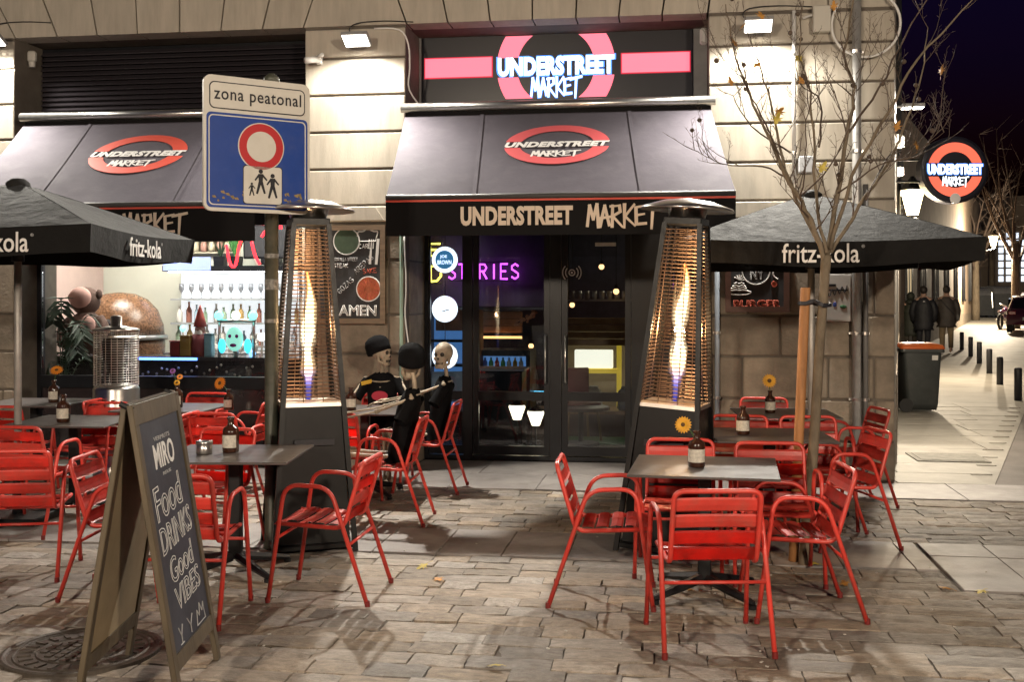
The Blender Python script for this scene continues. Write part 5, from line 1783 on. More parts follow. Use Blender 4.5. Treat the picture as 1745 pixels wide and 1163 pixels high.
MB().box((0, 0, 0), (0.72, 0.62, 0.012)).box((0, 0, 0.004), (0.62, 0.50, 0.012)).build('cover', mat('cover_concrete', (0.24, 0.225, 0.19), 0.7, var=0.25, scale=14, bump=0.3), ic)
# ================================================================== SEATED SKELETON FIGURES
M_BONE = mat('bone', (0.38, 0.31, 0.23), 0.6, var=0.3, scale=14)
M_BONEDARK = mat('bone_socket', (0.03, 0.025, 0.02), 0.8)
M_TEE = mat('black_tshirt', (0.006, 0.006, 0.007), 0.95, var=0.3, scale=6, spec=0.1, bump=0.5, bscale=14, bdist=0.02)
M_BEANIE = mat('black_beanie', (0.007, 0.007, 0.008), 0.95, spec=0.1, bump=0.4, bscale=60)
def skeleton(lat, d, face, label, lean=0.10, lh=(-0.16, 0.50, 0.78), rh=(0.16, 0.50, 0.78), head_turn=0, head_nod=0, zoff=0.0, cross=True, print_=False, hat=True):
    x, y = L(lat, d)
    t = thing('skeleton_figure', label, 'skeleton', (x, y, zoff), R(face - 90), 'seated skeleton figures')
    b = MB()
    hip = Vector((0, -0.10, 0.50))
    neck = Vector((0, -0.10 - lean, 0.985))
    chest = hip.lerp(neck, 0.72)
    # spine, pelvis, shoulder girdle
    b.tube(smoothpath([hip, hip.lerp(neck, .5) + Vector((0, -.015, 0)), neck, neck + Vector((0, 0.02, 0.13))], 3), 0.018, 7)
    b.ball(hip, 0.1, 10, 6, (1.15, .6, .55))
    b.tube([neck + Vector((-.16, 0, -.045)), neck + Vector((0, .03, -.03)), neck + Vector((.16, 0, -.045))], 0.012, 6)
    for k in range(5):
        c = hip.lerp(neck, 0.48 + 0.1 * k)
        b.tube([c + Vector((0.115 * math.sin(R(a)), 0.075 * math.cos(R(a)) + 0.02, -0.02 * math.cos(R(a)))) for a in range(0, 360, 30)], 0.007, 5, closed=True)
    def bone(p, q, r):
        p, q = Vector(p), Vector(q)
        b.tube([p, p.lerp(q, .12), p.lerp(q, .5), p.lerp(q, .88), q], [r * 1.5, r, r * .8, r, r * 1.4], 7)
        b.ball(p, r * 1.6, 7, 5)
        b.ball(q, r * 1.5, 7, 5)
    for s_, hand in ((-1, lh), (1, rh)):
        sh_ = neck + Vector((s_ * 0.165, -0.005, -0.06))
        hd = Vector(hand)
        dd = hd - sh_
        l1 = l2 = 0.285
        D = min(dd.length, l1 + l2 - 0.002)
        mid = sh_ + dd.normalized() * D / 2
        perp = Vector((s_ * 0.5, -0.1, -1)).normalized()
        perp = (perp - dd.normalized() * perp.dot(dd.normalized())).normalized()
        el = mid + perp * math.sqrt(max(0, l1 * l1 - D * D / 4))
        wr = sh_ + dd.normalized() * D
        bone(sh_, el, 0.013)
        side = dd.normalized().cross(Vector((0, 0, 1))).normalized() * 0.011
        b.tube([el + side, (el + wr) / 2 + side * 1.3, wr + side * .8], [0.009, .0065, .009], 6)
        b.tube([el - side, (el + wr) / 2 - side * 1.3, wr - side * .8], [0.008, .006, .008], 6)
        fwd = (wr - el).normalized()
        fwd.z *= 0.3
        fwd.normalize()
        sd = fwd.cross(Vector((0, 0, 1))).normalized()
        for k in range(4):
            root = wr + sd * (0.013 * (k - 1.5))
            ln = (0.072, 0.082, 0.078, 0.062)[k]
            kn = root + fwd * 0.075 + sd * 0.006 * (k - 1.5)
            b.tube([root, kn, kn + fwd * ln * .5 + Vector((0, 0, -.012)), kn + fwd * ln * .85 + Vector((0, 0, -.038))], [0.006, .0065, .005, .004], 5)
        b.tube([wr, wr + fwd * .03 - sd * s_ * .035, wr + fwd * .065 - sd * s_ * .045 + Vector((0, 0, -.015))], [0.007, .006, .005], 5)
        # leg
        hp = hip + Vector((s_ * 0.085, 0.02, -0.02))
        kn = Vector((s_ * 0.10, 0.32, 0.50))
        an = Vector((s_ * 0.11, 0.34 + 0.03 * s_, 0.09))
        bone(hp, kn, 0.017)
        b.tube([kn + Vector((.008, 0, 0)), an + Vector((.008, 0, 0))], [0.015, 0.011], 6)
        b.tube([kn + Vector((-.014, -.01, 0)), an + Vector((-.014, -.01, 0))], [0.009, 0.008], 6)
        b.ball(an, .024, 7, 5)
        for k in range(5):
            b.tube([an + Vector((0, -.02, -.05)), an + Vector(((k - 2) * .012, .08, -.06)), an + Vector(((k - 2) * .016, .15 - abs(k - 1) * .008, -.078))], [0.010, .007, .005], 5)
        b.ball(an + Vector((0, -.035, -.055)), .026, 7, 5)
    b.build('bones', M_BONE, t, True)
    hr = Euler((R(head_nod), 0, R(head_turn))).to_matrix().to_4x4()
    hc = neck + Vector((0, 0.03, 0.185))
    HM = Matrix.Translation(hc) @ hr
    s = MB()
    s.ball((0, -0.012, 0.025), 0.092, 16, 11, (0.86, 1.06, 0.98))
    s.loft([[Vector((w * math.cos(a), yy + w * 0.75 * math.sin(a), zz)) for a in [i * math.pi / 5 for i in range(10)]] for w, yy, zz in ((0.066, 0.030, 0.0), (0.062, 0.040, -0.030), (0.048, 0.048, -0.062), (0.044, 0.048, -0.078), (0.046, 0.046, -0.090), (0.034, 0.052, -0.108))])
    s.tube([(-0.062, 0.0, -0.02), (-0.060, 0.01, -0.075), (-0.03, 0.07, -0.105), (0.03, 0.07, -0.105), (0.060, 0.01, -0.075), (0.062, 0.0, -0.02)], 0.013, 6)
    s.ball((0, 0.083, -0.020), 0.014, 7, 5, (.7, .8, 1.2))
    for s_ in (-1, 1):
        s.ball((s_ * 0.047, 0.058, -0.028), 0.018, 7, 5)
    s.xform(HM)
    sk = s.build('skull', M_BONE, t, True)
    e_ = MB()
    for s_ in (-1, 1):
        e_.ball((s_ * 0.030, 0.074, 0.008), 0.020, 9, 6, (1, .6, 1))
    e_.ball((0, 0.092, -0.028), 0.010, 6, 5, (1, .6, 1.2))
    for k in range(7):
        e_.box(((k - 3) * 0.0115, 0.0845 - abs(k - 3) * 0.003, -0.070), (0.0018, 0.01, 0.02))
    e_.xform(HM).build('sockets', M_BONEDARK, sk, True)
    h = MB()
    h.lathe([(0.098, 0.000), (0.107, 0.004), (0.110, 0.045), (0.108, 0.050), (0.109, 0.090), (0.094, 0.130), (0.058, 0.156), (0.006, 0.168)], n=20, sx=0.92, sy=1.10, rot=Euler((R(24), 0, 0)).to_matrix(), c=(0, -0.020, -0.006))
    h.xform(HM)
    if hat:
        h.build('beanie', M_BEANIE, t, True)
    # loose T-shirt
    g = MB()
    rings = []
    for f, wx, wy in ((-0.12, .150, .105), (0.05, .135, .09), (0.3, .125, .085), (0.55, .135, .09), (0.78, .150, .085), (0.90, .142, .066), (0.97, .085, .052), (1.0, .056, .046)):
        c = hip.lerp(neck, f)
        rings.append([c + Vector((wx * math.cos(a) * (1 + .03 * math.sin(5 * a + f * 9)), wy * math.sin(a) + 0.015, 0.006 * math.sin(4 * a))) for a in [i * math.pi / 9 for i in range(18)]])
    g.loft(rings, caps=False)
    for s_, hand in ((-1, lh), (1, rh)):
        sh_ = neck + Vector((s_ * 0.13, 0.0, -0.075))
        dirn = (Vector(hand) - sh_).normalized() * 0.45 + Vector((s_ * 0.45, -0.02, -0.75))
        dirn.normalize()
        g.tube([sh_, sh_ + dirn * 0.09, sh_ + dirn * 0.19], [0.054, 0.050, 0.056], 10, caps=False)
    sh_o = g.build('tshirt', M_TEE, t, True)
    if print_:
        p = MB()
        c = hip.lerp(neck, 0.62)
        p.slab([(0.075 * math.cos(a) - 0.0, 0.045 * math.sin(a)) for a in [i * math.pi / 10 for i in range(20)]], 0, .003)
        p.xform(Matrix.Translation(c + Vector((0, 0.118, -.02))) @ Matrix.Rotation(R(180), 4, 'Z') @ WALLROT).build('shirt_print', mat('print_crimson', (0.40, 0.02, 0.05), 0.7), sh_o)
        q = MB().box(tuple(neck + Vector((0.13, 0.072, -0.085))), (0.10, .01, .035), rot=Matrix.Rotation(R(14), 3, 'Y'))
        q.build('yellow_patch', mat('patch_yellow', (0.6, 0.38, 0.03), 0.7), sh_o)
    return t
skeleton(-0.93, 8.40, 183, 'seated skeleton in black T-shirt and beanie nearest the street, back half turned', lean=0.10, lh=(-0.10, 0.42, 0.74), rh=(0.12, 0.44, 0.76), head_turn=-70, head_nod=-8)
skeleton(-0.74, 9.76, 181, 'seated skeleton in front of the round lamp by the door sidelight', lean=0.07, lh=(-0.13, 0.38, 0.76), rh=(0.13, 0.40, 0.76), head_turn=72, hat=False)
skeleton(-1.20, 10.14, 274, 'seated skeleton facing the street with its arms spread on the table', lean=0.0, lh=(0.36 * -1, 0.36, 0.76), rh=(0.28, 0.36, 0.76), head_turn=72, head_nod=-4, print_=True)

# ================================================================== THE YOUNG TREE, ITS STAKE
M_BARK = mat('young_bark', (0.16, 0.125, 0.085), 0.85, var=0.35, scale=14, bump=0.5, bscale=40, stretch=(1, 1, 0.4))
M_TWIG = mat('twig_bark', (0.085, 0.06, 0.045), 0.85, var=0.3, scale=20)
TD = 6.98
def tp(u, v, dd=0.0):
    x, y = L((u - UC) / F_PX * TD, TD)
    return Vector((x + SN * -dd, y + CS * dd, EYE + (VH - v) * TD / F_PX))
tb_ = tp(1370, 961)
tb_.z = 0
tree = thing('young_plane_tree', 'slim bare young plane tree with a few amber leaves, tied to a stake', 'tree', tuple(tb_), 0)
def TL(u, v, dd=0.0):
    return tp(u, v, dd) - tb_
trs = random.Random(11)
MB().tube(smoothpath([Vector((0, 0, -0.05)), TL(1378, 860), TL(1388, 740), TL(1396, 600), TL(1402, 520), TL(1408, 436)], 4), [x_ * 0.76 for x_ in (0.056, .050, .047, .046, .045, .044, .043, .043, .042, .042, .041, .041, .040, .040, .039, .039, .039, .039, .040, .041, .042)], 12).build('trunk', M_BARK, tree, True)
LIMBS = [
 ([(1406, 450), (1378, 375), (1342, 315), (1302, 245), (1264, 168), (1237, 95), (1220, 30)], 0.024, -.15),
 ([(1342, 315), (1300, 240), (1252, 186), (1214, 150)], 0.012, -.35),
 ([(1335, 300), (1310, 279), (1262, 274), (1234, 262), (1205, 237)], 0.010, .25),
 ([(1402, 425), (1366, 332), (1347, 235), (1341, 150), (1326, 75), (1321, 15)], 0.020, .35),
 ([(1347, 260), (1300, 200), (1285, 130), (1283, 110)], 0.010, .5),
 ([(1406, 432), (1397, 335), (1396, 240), (1392, 150), (1380, 70), (1390, -20)], 0.018, .15),
 ([(1396, 250), (1420, 160), (1400, 110), (1408, 20)], 0.011, .4),
 ([(1410, 440), (1426, 332), (1441, 232), (1451, 150), (1434, 108), (1441, 40), (1452, -40)], 0.026, -.05),
 ([(1441, 232), (1480, 160), (1490, 110), (1520, 40), (1545, -20)], 0.013, -.4),
 ([(1414, 425), (1446, 302), (1488, 205), (1530, 122), (1588, 52), (1634, -10)], 0.020, -.3),
 ([(1416, 430), (1470, 350), (1528, 272), (1568, 192), (1600, 112), (1622, 20)], 0.021, .2),
 ([(1478, 340), (1540, 258), (1590, 236), (1642, 190)], 0.011, .45),
 ([(1426, 330), (1480, 288), (1510, 282), (1545, 250)], 0.009, -.3),
 ([(1366, 332), (1395, 290), (1415, 215), (1400, 165)], 0.009, -.35),
 ([(1378, 375), (1350, 352), (1338, 300), (1326, 235), (1330, 190)], 0.010, -.45),
 ([(1528, 272), (1570, 262), (1612, 205), (1625, 170)], 0.009, .1),
]
twg = MB()
balls, tips = [], []
def twig(p, dirv, ln, r, depth=0):
    pts = [p]
    dcur = dirv.normalized()
    n = 5
    for i in range(n):
        dcur = (dcur + Vector((trs.uniform(-.22, .22), trs.uniform(-.22, .22), trs.uniform(-.05, .22)))).normalized()
        pts.append(pts[-1] + dcur * ln / n)
    twg.tube(pts, [r * (1 - .75 * i / n) for i in range(n + 1)], 4, caps=False)
    for i in range(1, n + 1):
        if trs.random() < .7:
            bd = Vector((trs.uniform(-1, 1), trs.uniform(-1, 1), trs.uniform(.2, 1))).normalized() * trs.uniform(.02, .045)
            twg.tube([pts[i], pts[i] + bd], [r * .5, .0012], 3, caps=False)
    if depth < 2 and ln > .16:
        for i in range(1, n):
            if trs.random() < .48:
                sd = Vector((trs.uniform(-1, 1), trs.uniform(-.8, .8), trs.uniform(.1, .9)))
                twig(pts[i], dcur + sd, ln * trs.uniform(.35, .6), r * .62, depth + 1)
    tips.append(pts[-1])
    if trs.random() < .3:
        balls.append(pts[-2])
for pts, r0, dep in LIMBS:
    r0 *= 0.66
    P = [TL(u, v, dep * i / (len(pts) - 1) * 2.0 + trs.uniform(-.03, .03)) for i, (u, v) in enumerate(pts)]
    sp = smoothpath(P, 4)
    n = len(sp)
    for i in range(1, n - 1):
        sp[i] = sp[i] + Vector((trs.uniform(-.008, .008), trs.uniform(-.008, .008), 0))
    MB().tube(sp, [r0 * (1 - 0.80 * i / (n - 1)) for i in range(n)], 7).build('branch', M_BARK if r0 > .0105 else M_TWIG, tree, True)
    for i in range(3, n):
        if trs.random() < .5:
            dcur = (sp[i] - sp[i - 1]).normalized()
            twig(sp[i], dcur * .9 + Vector((trs.uniform(-1, 1), trs.uniform(-.9, .9), trs.uniform(.0, .7))), trs.uniform(.12, .42), max(.0030, r0 * (1 - .8 * i / n) * .42))
stuff(twg.build('twigs', M_TWIG, tree, True))
M_LEAF = mat('amber_leaf', (0.50, 0.24, 0.05), 0.6, var=0.35, scale=25)
M_LEAFY = mat('yellow_leaf', (0.46, 0.36, 0.06), 0.6, var=0.3, scale=25)
def leaf_mesh(m):
    b = MB()
    ang = [0, 18, 36, 54, 72, 90, 108, 126, 144, 162, 180, 205, 250, 290, 335]
    rad = [.050, .024, .060, .026, .052, .075, .052, .026, .060, .024, .050, .02, .035, .035, .02]
    c = b.bm.verts.new((0, 0, .004))
    vs_ = [b.bm.verts.new((r * math.cos(R(a)), r * math.sin(R(a)) + .0, -.012 * (r / .07) ** 2)) for a, r in zip(ang, rad)]
    for i in range(len(vs_)):
        b.bm.faces.new((c, vs_[i], vs_[(i + 1) % len(vs_)]))
    st_ = [(0, -.01, 0), (0.004, -.05, .004), (0.0, -.085, .0)]
    b.tube(st_, .0016, 3)
    return b.mesh('leaf', m)
lm1, lm2 = leaf_mesh(M_LEAF), leaf_mesh(M_LEAFY)
for (u, v, dd, y_) in ((1278, 29, .2, 0), (1304, 20, .1, 0), (1405, 26, -.2, 0), (1236, 92, -.3, 0), (1262, 124, .3, 0), (1277, 122, -.2, 0), (1376, 88, .2, 1), (1388, 122, .3, 0), (1340, 182, .2, 0), (1311, 213, -.2, 1), (1378, 297, -.3, 1), (1625, 110, .2, 0), (1592, 238, .3, 0), (1500, 230, -.3, 0)):
    lo = link('leaf', lm2 if y_ else lm1, tree, TL(u, v, dd), (R(70 + trs.uniform(-35, 25)), R(trs.uniform(-35, 35)), R(trs.uniform(-60, 60))))
    lo.scale = (trs.uniform(.6, .85),) * 3
bm_ball = MB().ball((0, 0, 0), 0.015, 8, 6).mesh('seed_ball', M_TWIG, True)
trs.shuffle(balls)
for p in balls[:24]:
    link('seed_ball', bm_ball, tree, tuple(p + Vector((0, 0, -.03))))
    if False:
        pass
sx_, sy_ = L((1352 - UC) / F_PX * 7.05, 7.05)
stake = thing('tree_stake', 'upright round wooden stake tied to the slim trunk with a dark strap', 'stake', (sx_, sy_, 0), 0)
st_top = Vector((0.075, 0.0, 1.73))
MB().tube([(0, 0, 0.0), (.038, 0, 0.87), tuple(st_top - Vector((0, 0, .01))), tuple(st_top)], [.031, .031, .031, .028], 12).build('post', mat('stake_wood', (0.36, 0.165, 0.06), 0.7, var=0.3, scale=6, bump=0.3, stretch=(5, 5, .5)), stake, True)
stt = Vector(stake.location)
trk = tp(1400, 520) - stt
MB().tube(smoothpath([st_top + Vector((-.04, -.03, -.10)), st_top + Vector((0, -.045, -.10)), (st_top + trk) / 2 + Vector((0, -.04, -.03)), trk + Vector((.0, -.05, .0)), trk + Vector((.05, 0, 0)), trk + Vector((0, .05, 0)), (st_top + trk) / 2 + Vector((0, .05, -.04)), st_top + Vector((0, .04, -.1))], 3), .016, 4, closed=True).build('strap', M_INK, stake)

# ================================================================== WHEELIE BIN, BOLLARDS
bx_, by_, bz_ = spot(1563, 700)
wb = thing('wheelie_bin', 'dark grey wheelie bin with an orange lid at the building corner', 'bin', (bx_, by_, bz_), R(4))
M_BIN = mat('bin_grey', (0.050, 0.056, 0.056), 0.45, var=0.15, scale=8, dirt=(0.10, 0.09, 0.08), dirt_scale=4, dirt_amt=0.35)
M_BINLID = mat('bin_orange', (0.62, 0.135, 0.028), 0.42, var=0.15, scale=6, dirt=(0.35, 0.12, 0.06), dirt_scale=5, dirt_amt=0.4)
def rr3(w, dpt, r, z, ox=0.0):
    return [Vector((x + ox, y, z)) for x, y in rrect(w, dpt, r, 3)]
MB().loft([rr3(.42, .46, .06, .03, .02), rr3(.46, .50, .06, .12, .015), rr3(.55, .58, .05, .86, 0), rr3(.555, .585, .05, .90, 0)]).build('body', M_BIN, wb, True)
MB().loft([rr3(.62, .64, .05, .875), rr3(.63, .65, .05, .90), rr3(.62, .64, .05, .925)]).build('rim', M_BIN, wb)
MB().loft([rr3(.64, .66, .06, .926), rr3(.645, .665, .06, .945), rr3(.60, .62, .08, .985), rr3(.42, .46, .1, 1.01), rr3(.2, .22, .08, 1.018)]).build('lid', M_BINLID, wb, True)
for yy in (-.26, .26):
    MB().tube([(-.235, yy - .025, .10), (-.235, yy + .025, .10)], .10, 18).build('wheel', mat('bin_wheel', (0.018, 0.018, 0.018), 0.6), wb)
MB().tube([(-.30, -.2, .93), (-.35, -.2, .945), (-.35, .2, .945), (-.30, .2, .93)], .014, 7).build('handle', M_BIN, wb)
MB().box((0.17, -.298, .80), (.085, .006, .07), rot=Matrix.Rotation(R(2), 3, 'X')).build('sticker', M_PRINTWHITE, wb)
boll = [(1735, 682), (1704, 655), (1686, 636), (1669, 619), (1654, 607), (1639, 596)]
bme = MB().lathe([(.062, -.02), (.062, .50), (.055, .525), (.02, .53)], n=14).mesh('bollard', mat('bollard_black', (0.022, 0.022, 0.026), 0.5, var=0.2), True)
bl = ['nearest black bollard, at the right photo edge', 'second nearest black bollard of the kerb row', 'third black bollard of the kerb row from the right edge', 'fourth black bollard of the kerb row from the right edge', 'fifth black bollard of the kerb row, next to last before the walkers', 'farthest black bollard, close beside the walker in beige trousers']
for k, (u, v) in enumerate(boll):
    x, y, z = spot(u, v)
    tag(link('bollard', bme, None, (x, y, z)), bl[k], 'bollard', 'bollards along the kerb')

# ================================================================== PEOPLE WALKING AWAY
def person(u, v, label, h=1.72, coat=(0.02, 0.022, 0.024), legs=(0.015, 0.015, 0.018), long_=0.50, shoe=(0.5, 0.48, 0.45), hood=False, stride=1, arm_in=0.0, extra=None, pl_=None):
    x, y, z = spot(u, v)
    t = thing('person', label, 'person', (x, y, z), R(-16), 'people walking up the street')
    k = h / 1.72
    V = lambda a, b_, c_: Vector((a * k, b_ * k, c_ * k))
    me = bpy.data.meshes.new('body')
    pts = [V(0, 0, .93), V(0, -.01, 1.15), V(0, -.01, 1.38), V(0, .01, 1.47), V(0, .02, 1.55), V(0, .015, 1.68),
           V(-.09, 0, .88), V(-.10, .06 * stride, .49), V(-.095, .0 if stride > 0 else -.16, .09), V(-.095, .10 * 1, .04),
           V(.09, 0, .88), V(.10, -.02 * stride, .49), V(.095, -.20 * stride, .12), V(.095, -.10, .05),
           V(-.19, 0, 1.36), V(-.25, -.03, 1.10), V(-.22, .08, .88), V(.19, 0, 1.36), V(.25, -.03, 1.10), V(.22, .08, .88), V(-.215, .12, .80), V(.215, .12, .80)]
    ed = [(0, 1), (1, 2), (2, 3), (3, 4), (4, 5), (0, 6), (6, 7), (7, 8), (8, 9), (0, 10), (10, 11), (11, 12), (12, 13), (2, 14), (14, 15), (15, 16), (16, 20), (2, 17), (17, 18), (18, 19), (19, 21)]
    rad = [.13, .13, .12, .055, .085, .06, .085, .058, .042, .035, .085, .058, .042, .035, .06, .05, .036, .06, .05, .036, .03, .03]
    me.from_pydata(pts, ed, [])
    o = bpy.data.objects.new('body', me)
    col.objects.link(o)
    sk_ = o.modifiers.new('skin', 'SKIN')
    sv = o.data.skin_vertices[0].data
    for i, r in enumerate(rad):
        sv[i].radius = (r * k, r * k)
    sv[0].use_root = True
    ss_ = o.modifiers.new('sub', 'SUBSURF')
    ss_.levels = ss_.render_levels = 1
    dg = bpy.context.evaluated_depsgraph_get()
    dg.update()
    m2 = bpy.data.meshes.new_from_object(o.evaluated_get(dg))
    bpy.data.objects.remove(o)
    m2.materials.clear()
    m2.materials.append(mat('skin_tone', (0.36, 0.22, 0.16), 0.6))
    m2.polygons.foreach_set('use_smooth', [True] * len(m2.polygons))
    link('body', m2, t)
    key = ''.join(ch for ch in label if ch.isalpha())[:18]
    mc = mat('coat_' + key, coat, 0.65, var=0.3, scale=5, bump=0.6, bscale=10, bdist=.03)
    ml = mat('trousers_' + key, legs, 0.8, var=0.2, scale=6)
    c = MB()
    rings = []
    zs = [long_ + i * (1.44 - long_) / 11 for i in range(12)]
    for i, zz in enumerate(zs):
        f = i / 11
        wx = .235 - .02 * f + .018 * math.cos(i * math.pi) if f < .82 else .235 - (f - .82) * .75
        wy = .165 - .02 * f + .014 * math.cos(i * math.pi) if f < .82 else .15 - (f - .82) * .35
        rings.append([V(wx * math.cos(a), wy * math.sin(a) - .005, zz) for a in [q * math.pi / 8 for q in range(16)]])
    c.loft(rings)
    for s_ in (-1, 1):
        c.tube([V(s_ * .17, 0, 1.36), V(s_ * .225, -.01, 1.25), V(s_ * (.27 - arm_in), -.03, 1.08), V(s_ * (.245 - arm_in), .05, .90), V(s_ * (.225 - arm_in), .09, .84)], [.085 * k, .085 * k, .08 * k, .072 * k, .058 * k], 10)
    if hood:
        c.ball(V(0, -.07, 1.45), .125 * k, 12, 8, (1.15, .85, .7))
    c.build('coat', mc, t, True)
    tr = MB()
    for s_, kn, an in ((-1, V(-.10, .06 * stride, .49), pts[8]), (1, V(.10, -.02 * stride, .49), pts[12])):
        tr.tube([V(s_ * .085, 0, .80), kn, an + Vector((0, 0, .02))], [.098 * k, .074 * k, .060 * k], 10)
    tr.build('trousers', ml, t, True)
    for p_ in (pts[8], pts[12]):
        MB().ball(p_ + Vector((0, .055, -.045)), .05 * k, 10, 6, (.95, 2.3, .85)).build('shoe', mat('shoe_' + key, shoe, 0.6), t, True)
    hr_ = MB()
    if hood:
        hr_.ball(V(0, .0, 1.61), .115 * k, 12, 9, (.95, 1.0, 1.15))
        hr_.build('hood', mc, t, True)
    else:
        hr_.ball(V(0, -.005, 1.625), .100 * k, 12, 9, (.92, 1.05, 1.12))
        hr_.build('hair', mat('dark_hair', (0.02, 0.015, 0.012), 0.6), t, True)
    if extra == 'strap':
        MB().tube([V(-.16, -.16, 1.40), V(0, -.185, 1.20), V(.20, -.13, .98)], .012, 5).build('bag_strap', M_INK, t)
        MB().box(V(.27, .02, .92), (.10, .20, .2), bev=.02).build('bag', mat('bag', (0.03, 0.025, 0.02), 0.5), t)
    if extra == 'logo':
        MB().box(V(0.02, -.160, 1.335), (.05, .01, .018)).build('coat_mark', M_CHALK, t)
    return t
person(1552, 603, 'left walker in a dark olive hooded coat, seen from behind', 1.74, (0.025, 0.028, 0.018), (0.05, 0.042, 0.03), hood=True, stride=-1)
person(1574, 605, 'middle walker in a black puffer jacket with light trainers, seen from behind', 1.92, (0.010, 0.010, 0.013), (0.012, 0.012, 0.016), long_=.62, extra='logo')
person(1613, 602, 'right walker in a grey-brown coat and beige trousers with a shoulder bag', 1.93, (0.050, 0.040, 0.034), (0.20, 0.15, 0.085), long_=.66, extra='strap', shoe=(0.6, 0.58, 0.54), stride=-1)

# ================================================================== CONTAINERS, VEHICLES, FAR END
M_CONT = mat('container_dark', (0.05, 0.052, 0.055), 0.4, var=0.2)
for k, (u, v, lb) in enumerate(((1671, 541, 'leftmost dark street container of the far row'), (1686, 540, 'middle dark street container of the far row'), (1703, 541, 'rightmost dark street container of the far row, tallest'))):
    x, y, z = spot(u, v)
    t = thing('waste_container', lb, 'container', (x, y, z), R(15), 'street waste containers in the far row')
    s_ = 1.0 + .08 * (k == 2)
    MB().loft([[Vector(p) for p in ((-.5, -.5, .1), (.5, -.5, .1), (.5, .5, .1), (-.5, .5, .1))], [Vector(p) for p in ((-.62, -.62, 1.15 * s_), (.62, -.62, 1.15 * s_), (.62, .62, 1.15 * s_), (-.62, .62, 1.15 * s_))]]).build('body', M_CONT, t)
    ld = MB()
    ld.loft([[Vector((xx, .64 * math.cos(a), 1.15 * s_ + .42 * math.sin(a))) for a in [q * math.pi / 9 for q in range(10)]] for xx in (-.64, .64)])
    ld.build('lid', mat('container_lid', (0.09, 0.09, 0.095), 0.25, var=.2), t)
    MB().tube([(-.66, -.5, .5), (-.69, -.45, 1.3)], .03, 6).tube([(.66, -.5, .5), (.69, -.45, 1.3)], .03, 6).build('lifting_arm', M_STEEL, t)
    for a in (-.4, .4):
        MB().tube([(a - .04, -.4, .1), (a + .04, -.4, .1)], .1, 10).build('wheel', M_INK, t)

def car(u, v, d_face, label, paint):
    x, y, z = spot(u, v)
    t = thing('parked_car', label, 'car', (x, y, z), R(d_face), 'cars parked at the far right')
    prof = [(-2.0, .32), (-2.02, .62), (-1.9, .86), (-1.45, .95), (-1.15, 1.35), (-.6, 1.46), (.35, 1.45), (1.0, 1.02), (1.75, .90), (2.0, .70), (2.0, .32)]
    b = MB()
    rings = []
    for yy, k_ in ((-.82, .94), (-.78, 1), (.78, 1), (.82, .94)):
        rings.append([Vector((px2 * (1 if abs(yy) < .8 else .985), yy * (1 if pz2 < .9 else (.80 if pz2 > 1.2 else .97)), pz2 * (1 if abs(yy) < .8 else .99) + (.0))) for px2, pz2 in prof])
    b.loft(rings)
    b.build('body', mat('car_' + paint[0], paint[1], 0.25, coat=.8), t, True)
    MB().loft([[Vector((-1.49, s_ * .66, .97)), Vector((-1.19, s_ * .60, 1.33))] for s_ in (-1, 1)], caps=False).build('rear_window', M_DARKPANE, t)
    for s_ in (-1, 1):
        MB().prism([(-1.2, .98), (-1.0, 1.33), (.30, 1.36), (.85, 1.0)], s_ * .80, s_ * .70).build('side_window', M_DARKPANE, t)
        MB().box((-1.97, s_ * .62, .78), (.08, .26, .14), bev=.02).build('tail_light', mat('tail_red', (0.4, .02, .02), .25, coat=.5), t)
        for xx in (-1.25, 1.25):
            w_ = MB().tube([(xx, s_ * .84, .31), (xx, s_ * .64, .31)], .31, 18).build('wheel', mat('tyre', (0.02, .02, .02), .8), t)
            MB().tube([(xx, s_ * .85, .31), (xx, s_ * .83, .31)], .19, 12).build('rim', M_STEEL, w_)
    MB().box((-2.03, 0, .55), (.02, .5, .11)).build('number_plate', M_WHITE, t)
    return t
car(1757, 566, 72, 'dark maroon car parked at the right photo edge beyond the bollards', ('maroon', (0.10, 0.02, 0.045)))
car(1768, 552, 72, 'silver car half out of frame behind the maroon car', ('silver', (0.30, 0.28, 0.30)))
# motorcycle in front of the cars
x, y, z = spot(1712, 560)
mc_ = thing('parked_motorcycle', 'parked motorcycle with shiny chrome beside the maroon car', 'motorcycle', (x, y, z), R(60))
for xx in (-.7, .7):
    MB().tube([(xx + .30 * math.cos(a * math.pi / 9), 0, .31 + .30 * math.sin(a * math.pi / 9)) for a in range(18)], .055, 7, closed=True).build('wheel', mat('tyre', (0.02, .02, .02), .8), mc_, True)
MB().ball((.15, 0, .78), .2, 10, 7, (1.4, .7, .7)).box((-.35, 0, .72), (.65, .24, .12), bev=.04).build('tank_and_seat', mat('moto_paint', (0.14, .04, .10), .2, coat=.8), mc_, True)
MB().tube([(.7, .06, .31), (.5, .06, .95), (.35, .3, 1.05)], .025, 7).tube([(.7, -.06, .31), (.5, -.06, .95), (.35, -.3, 1.05)], .025, 7).tube([(0, 0.1, .35), (-.75, .14, .38)], .05, 8).ball((0, 0, .45), .2, 8, 6, (1.2, .8, .9)).build('fork_and_engine', M_STEEL, mc_, True)

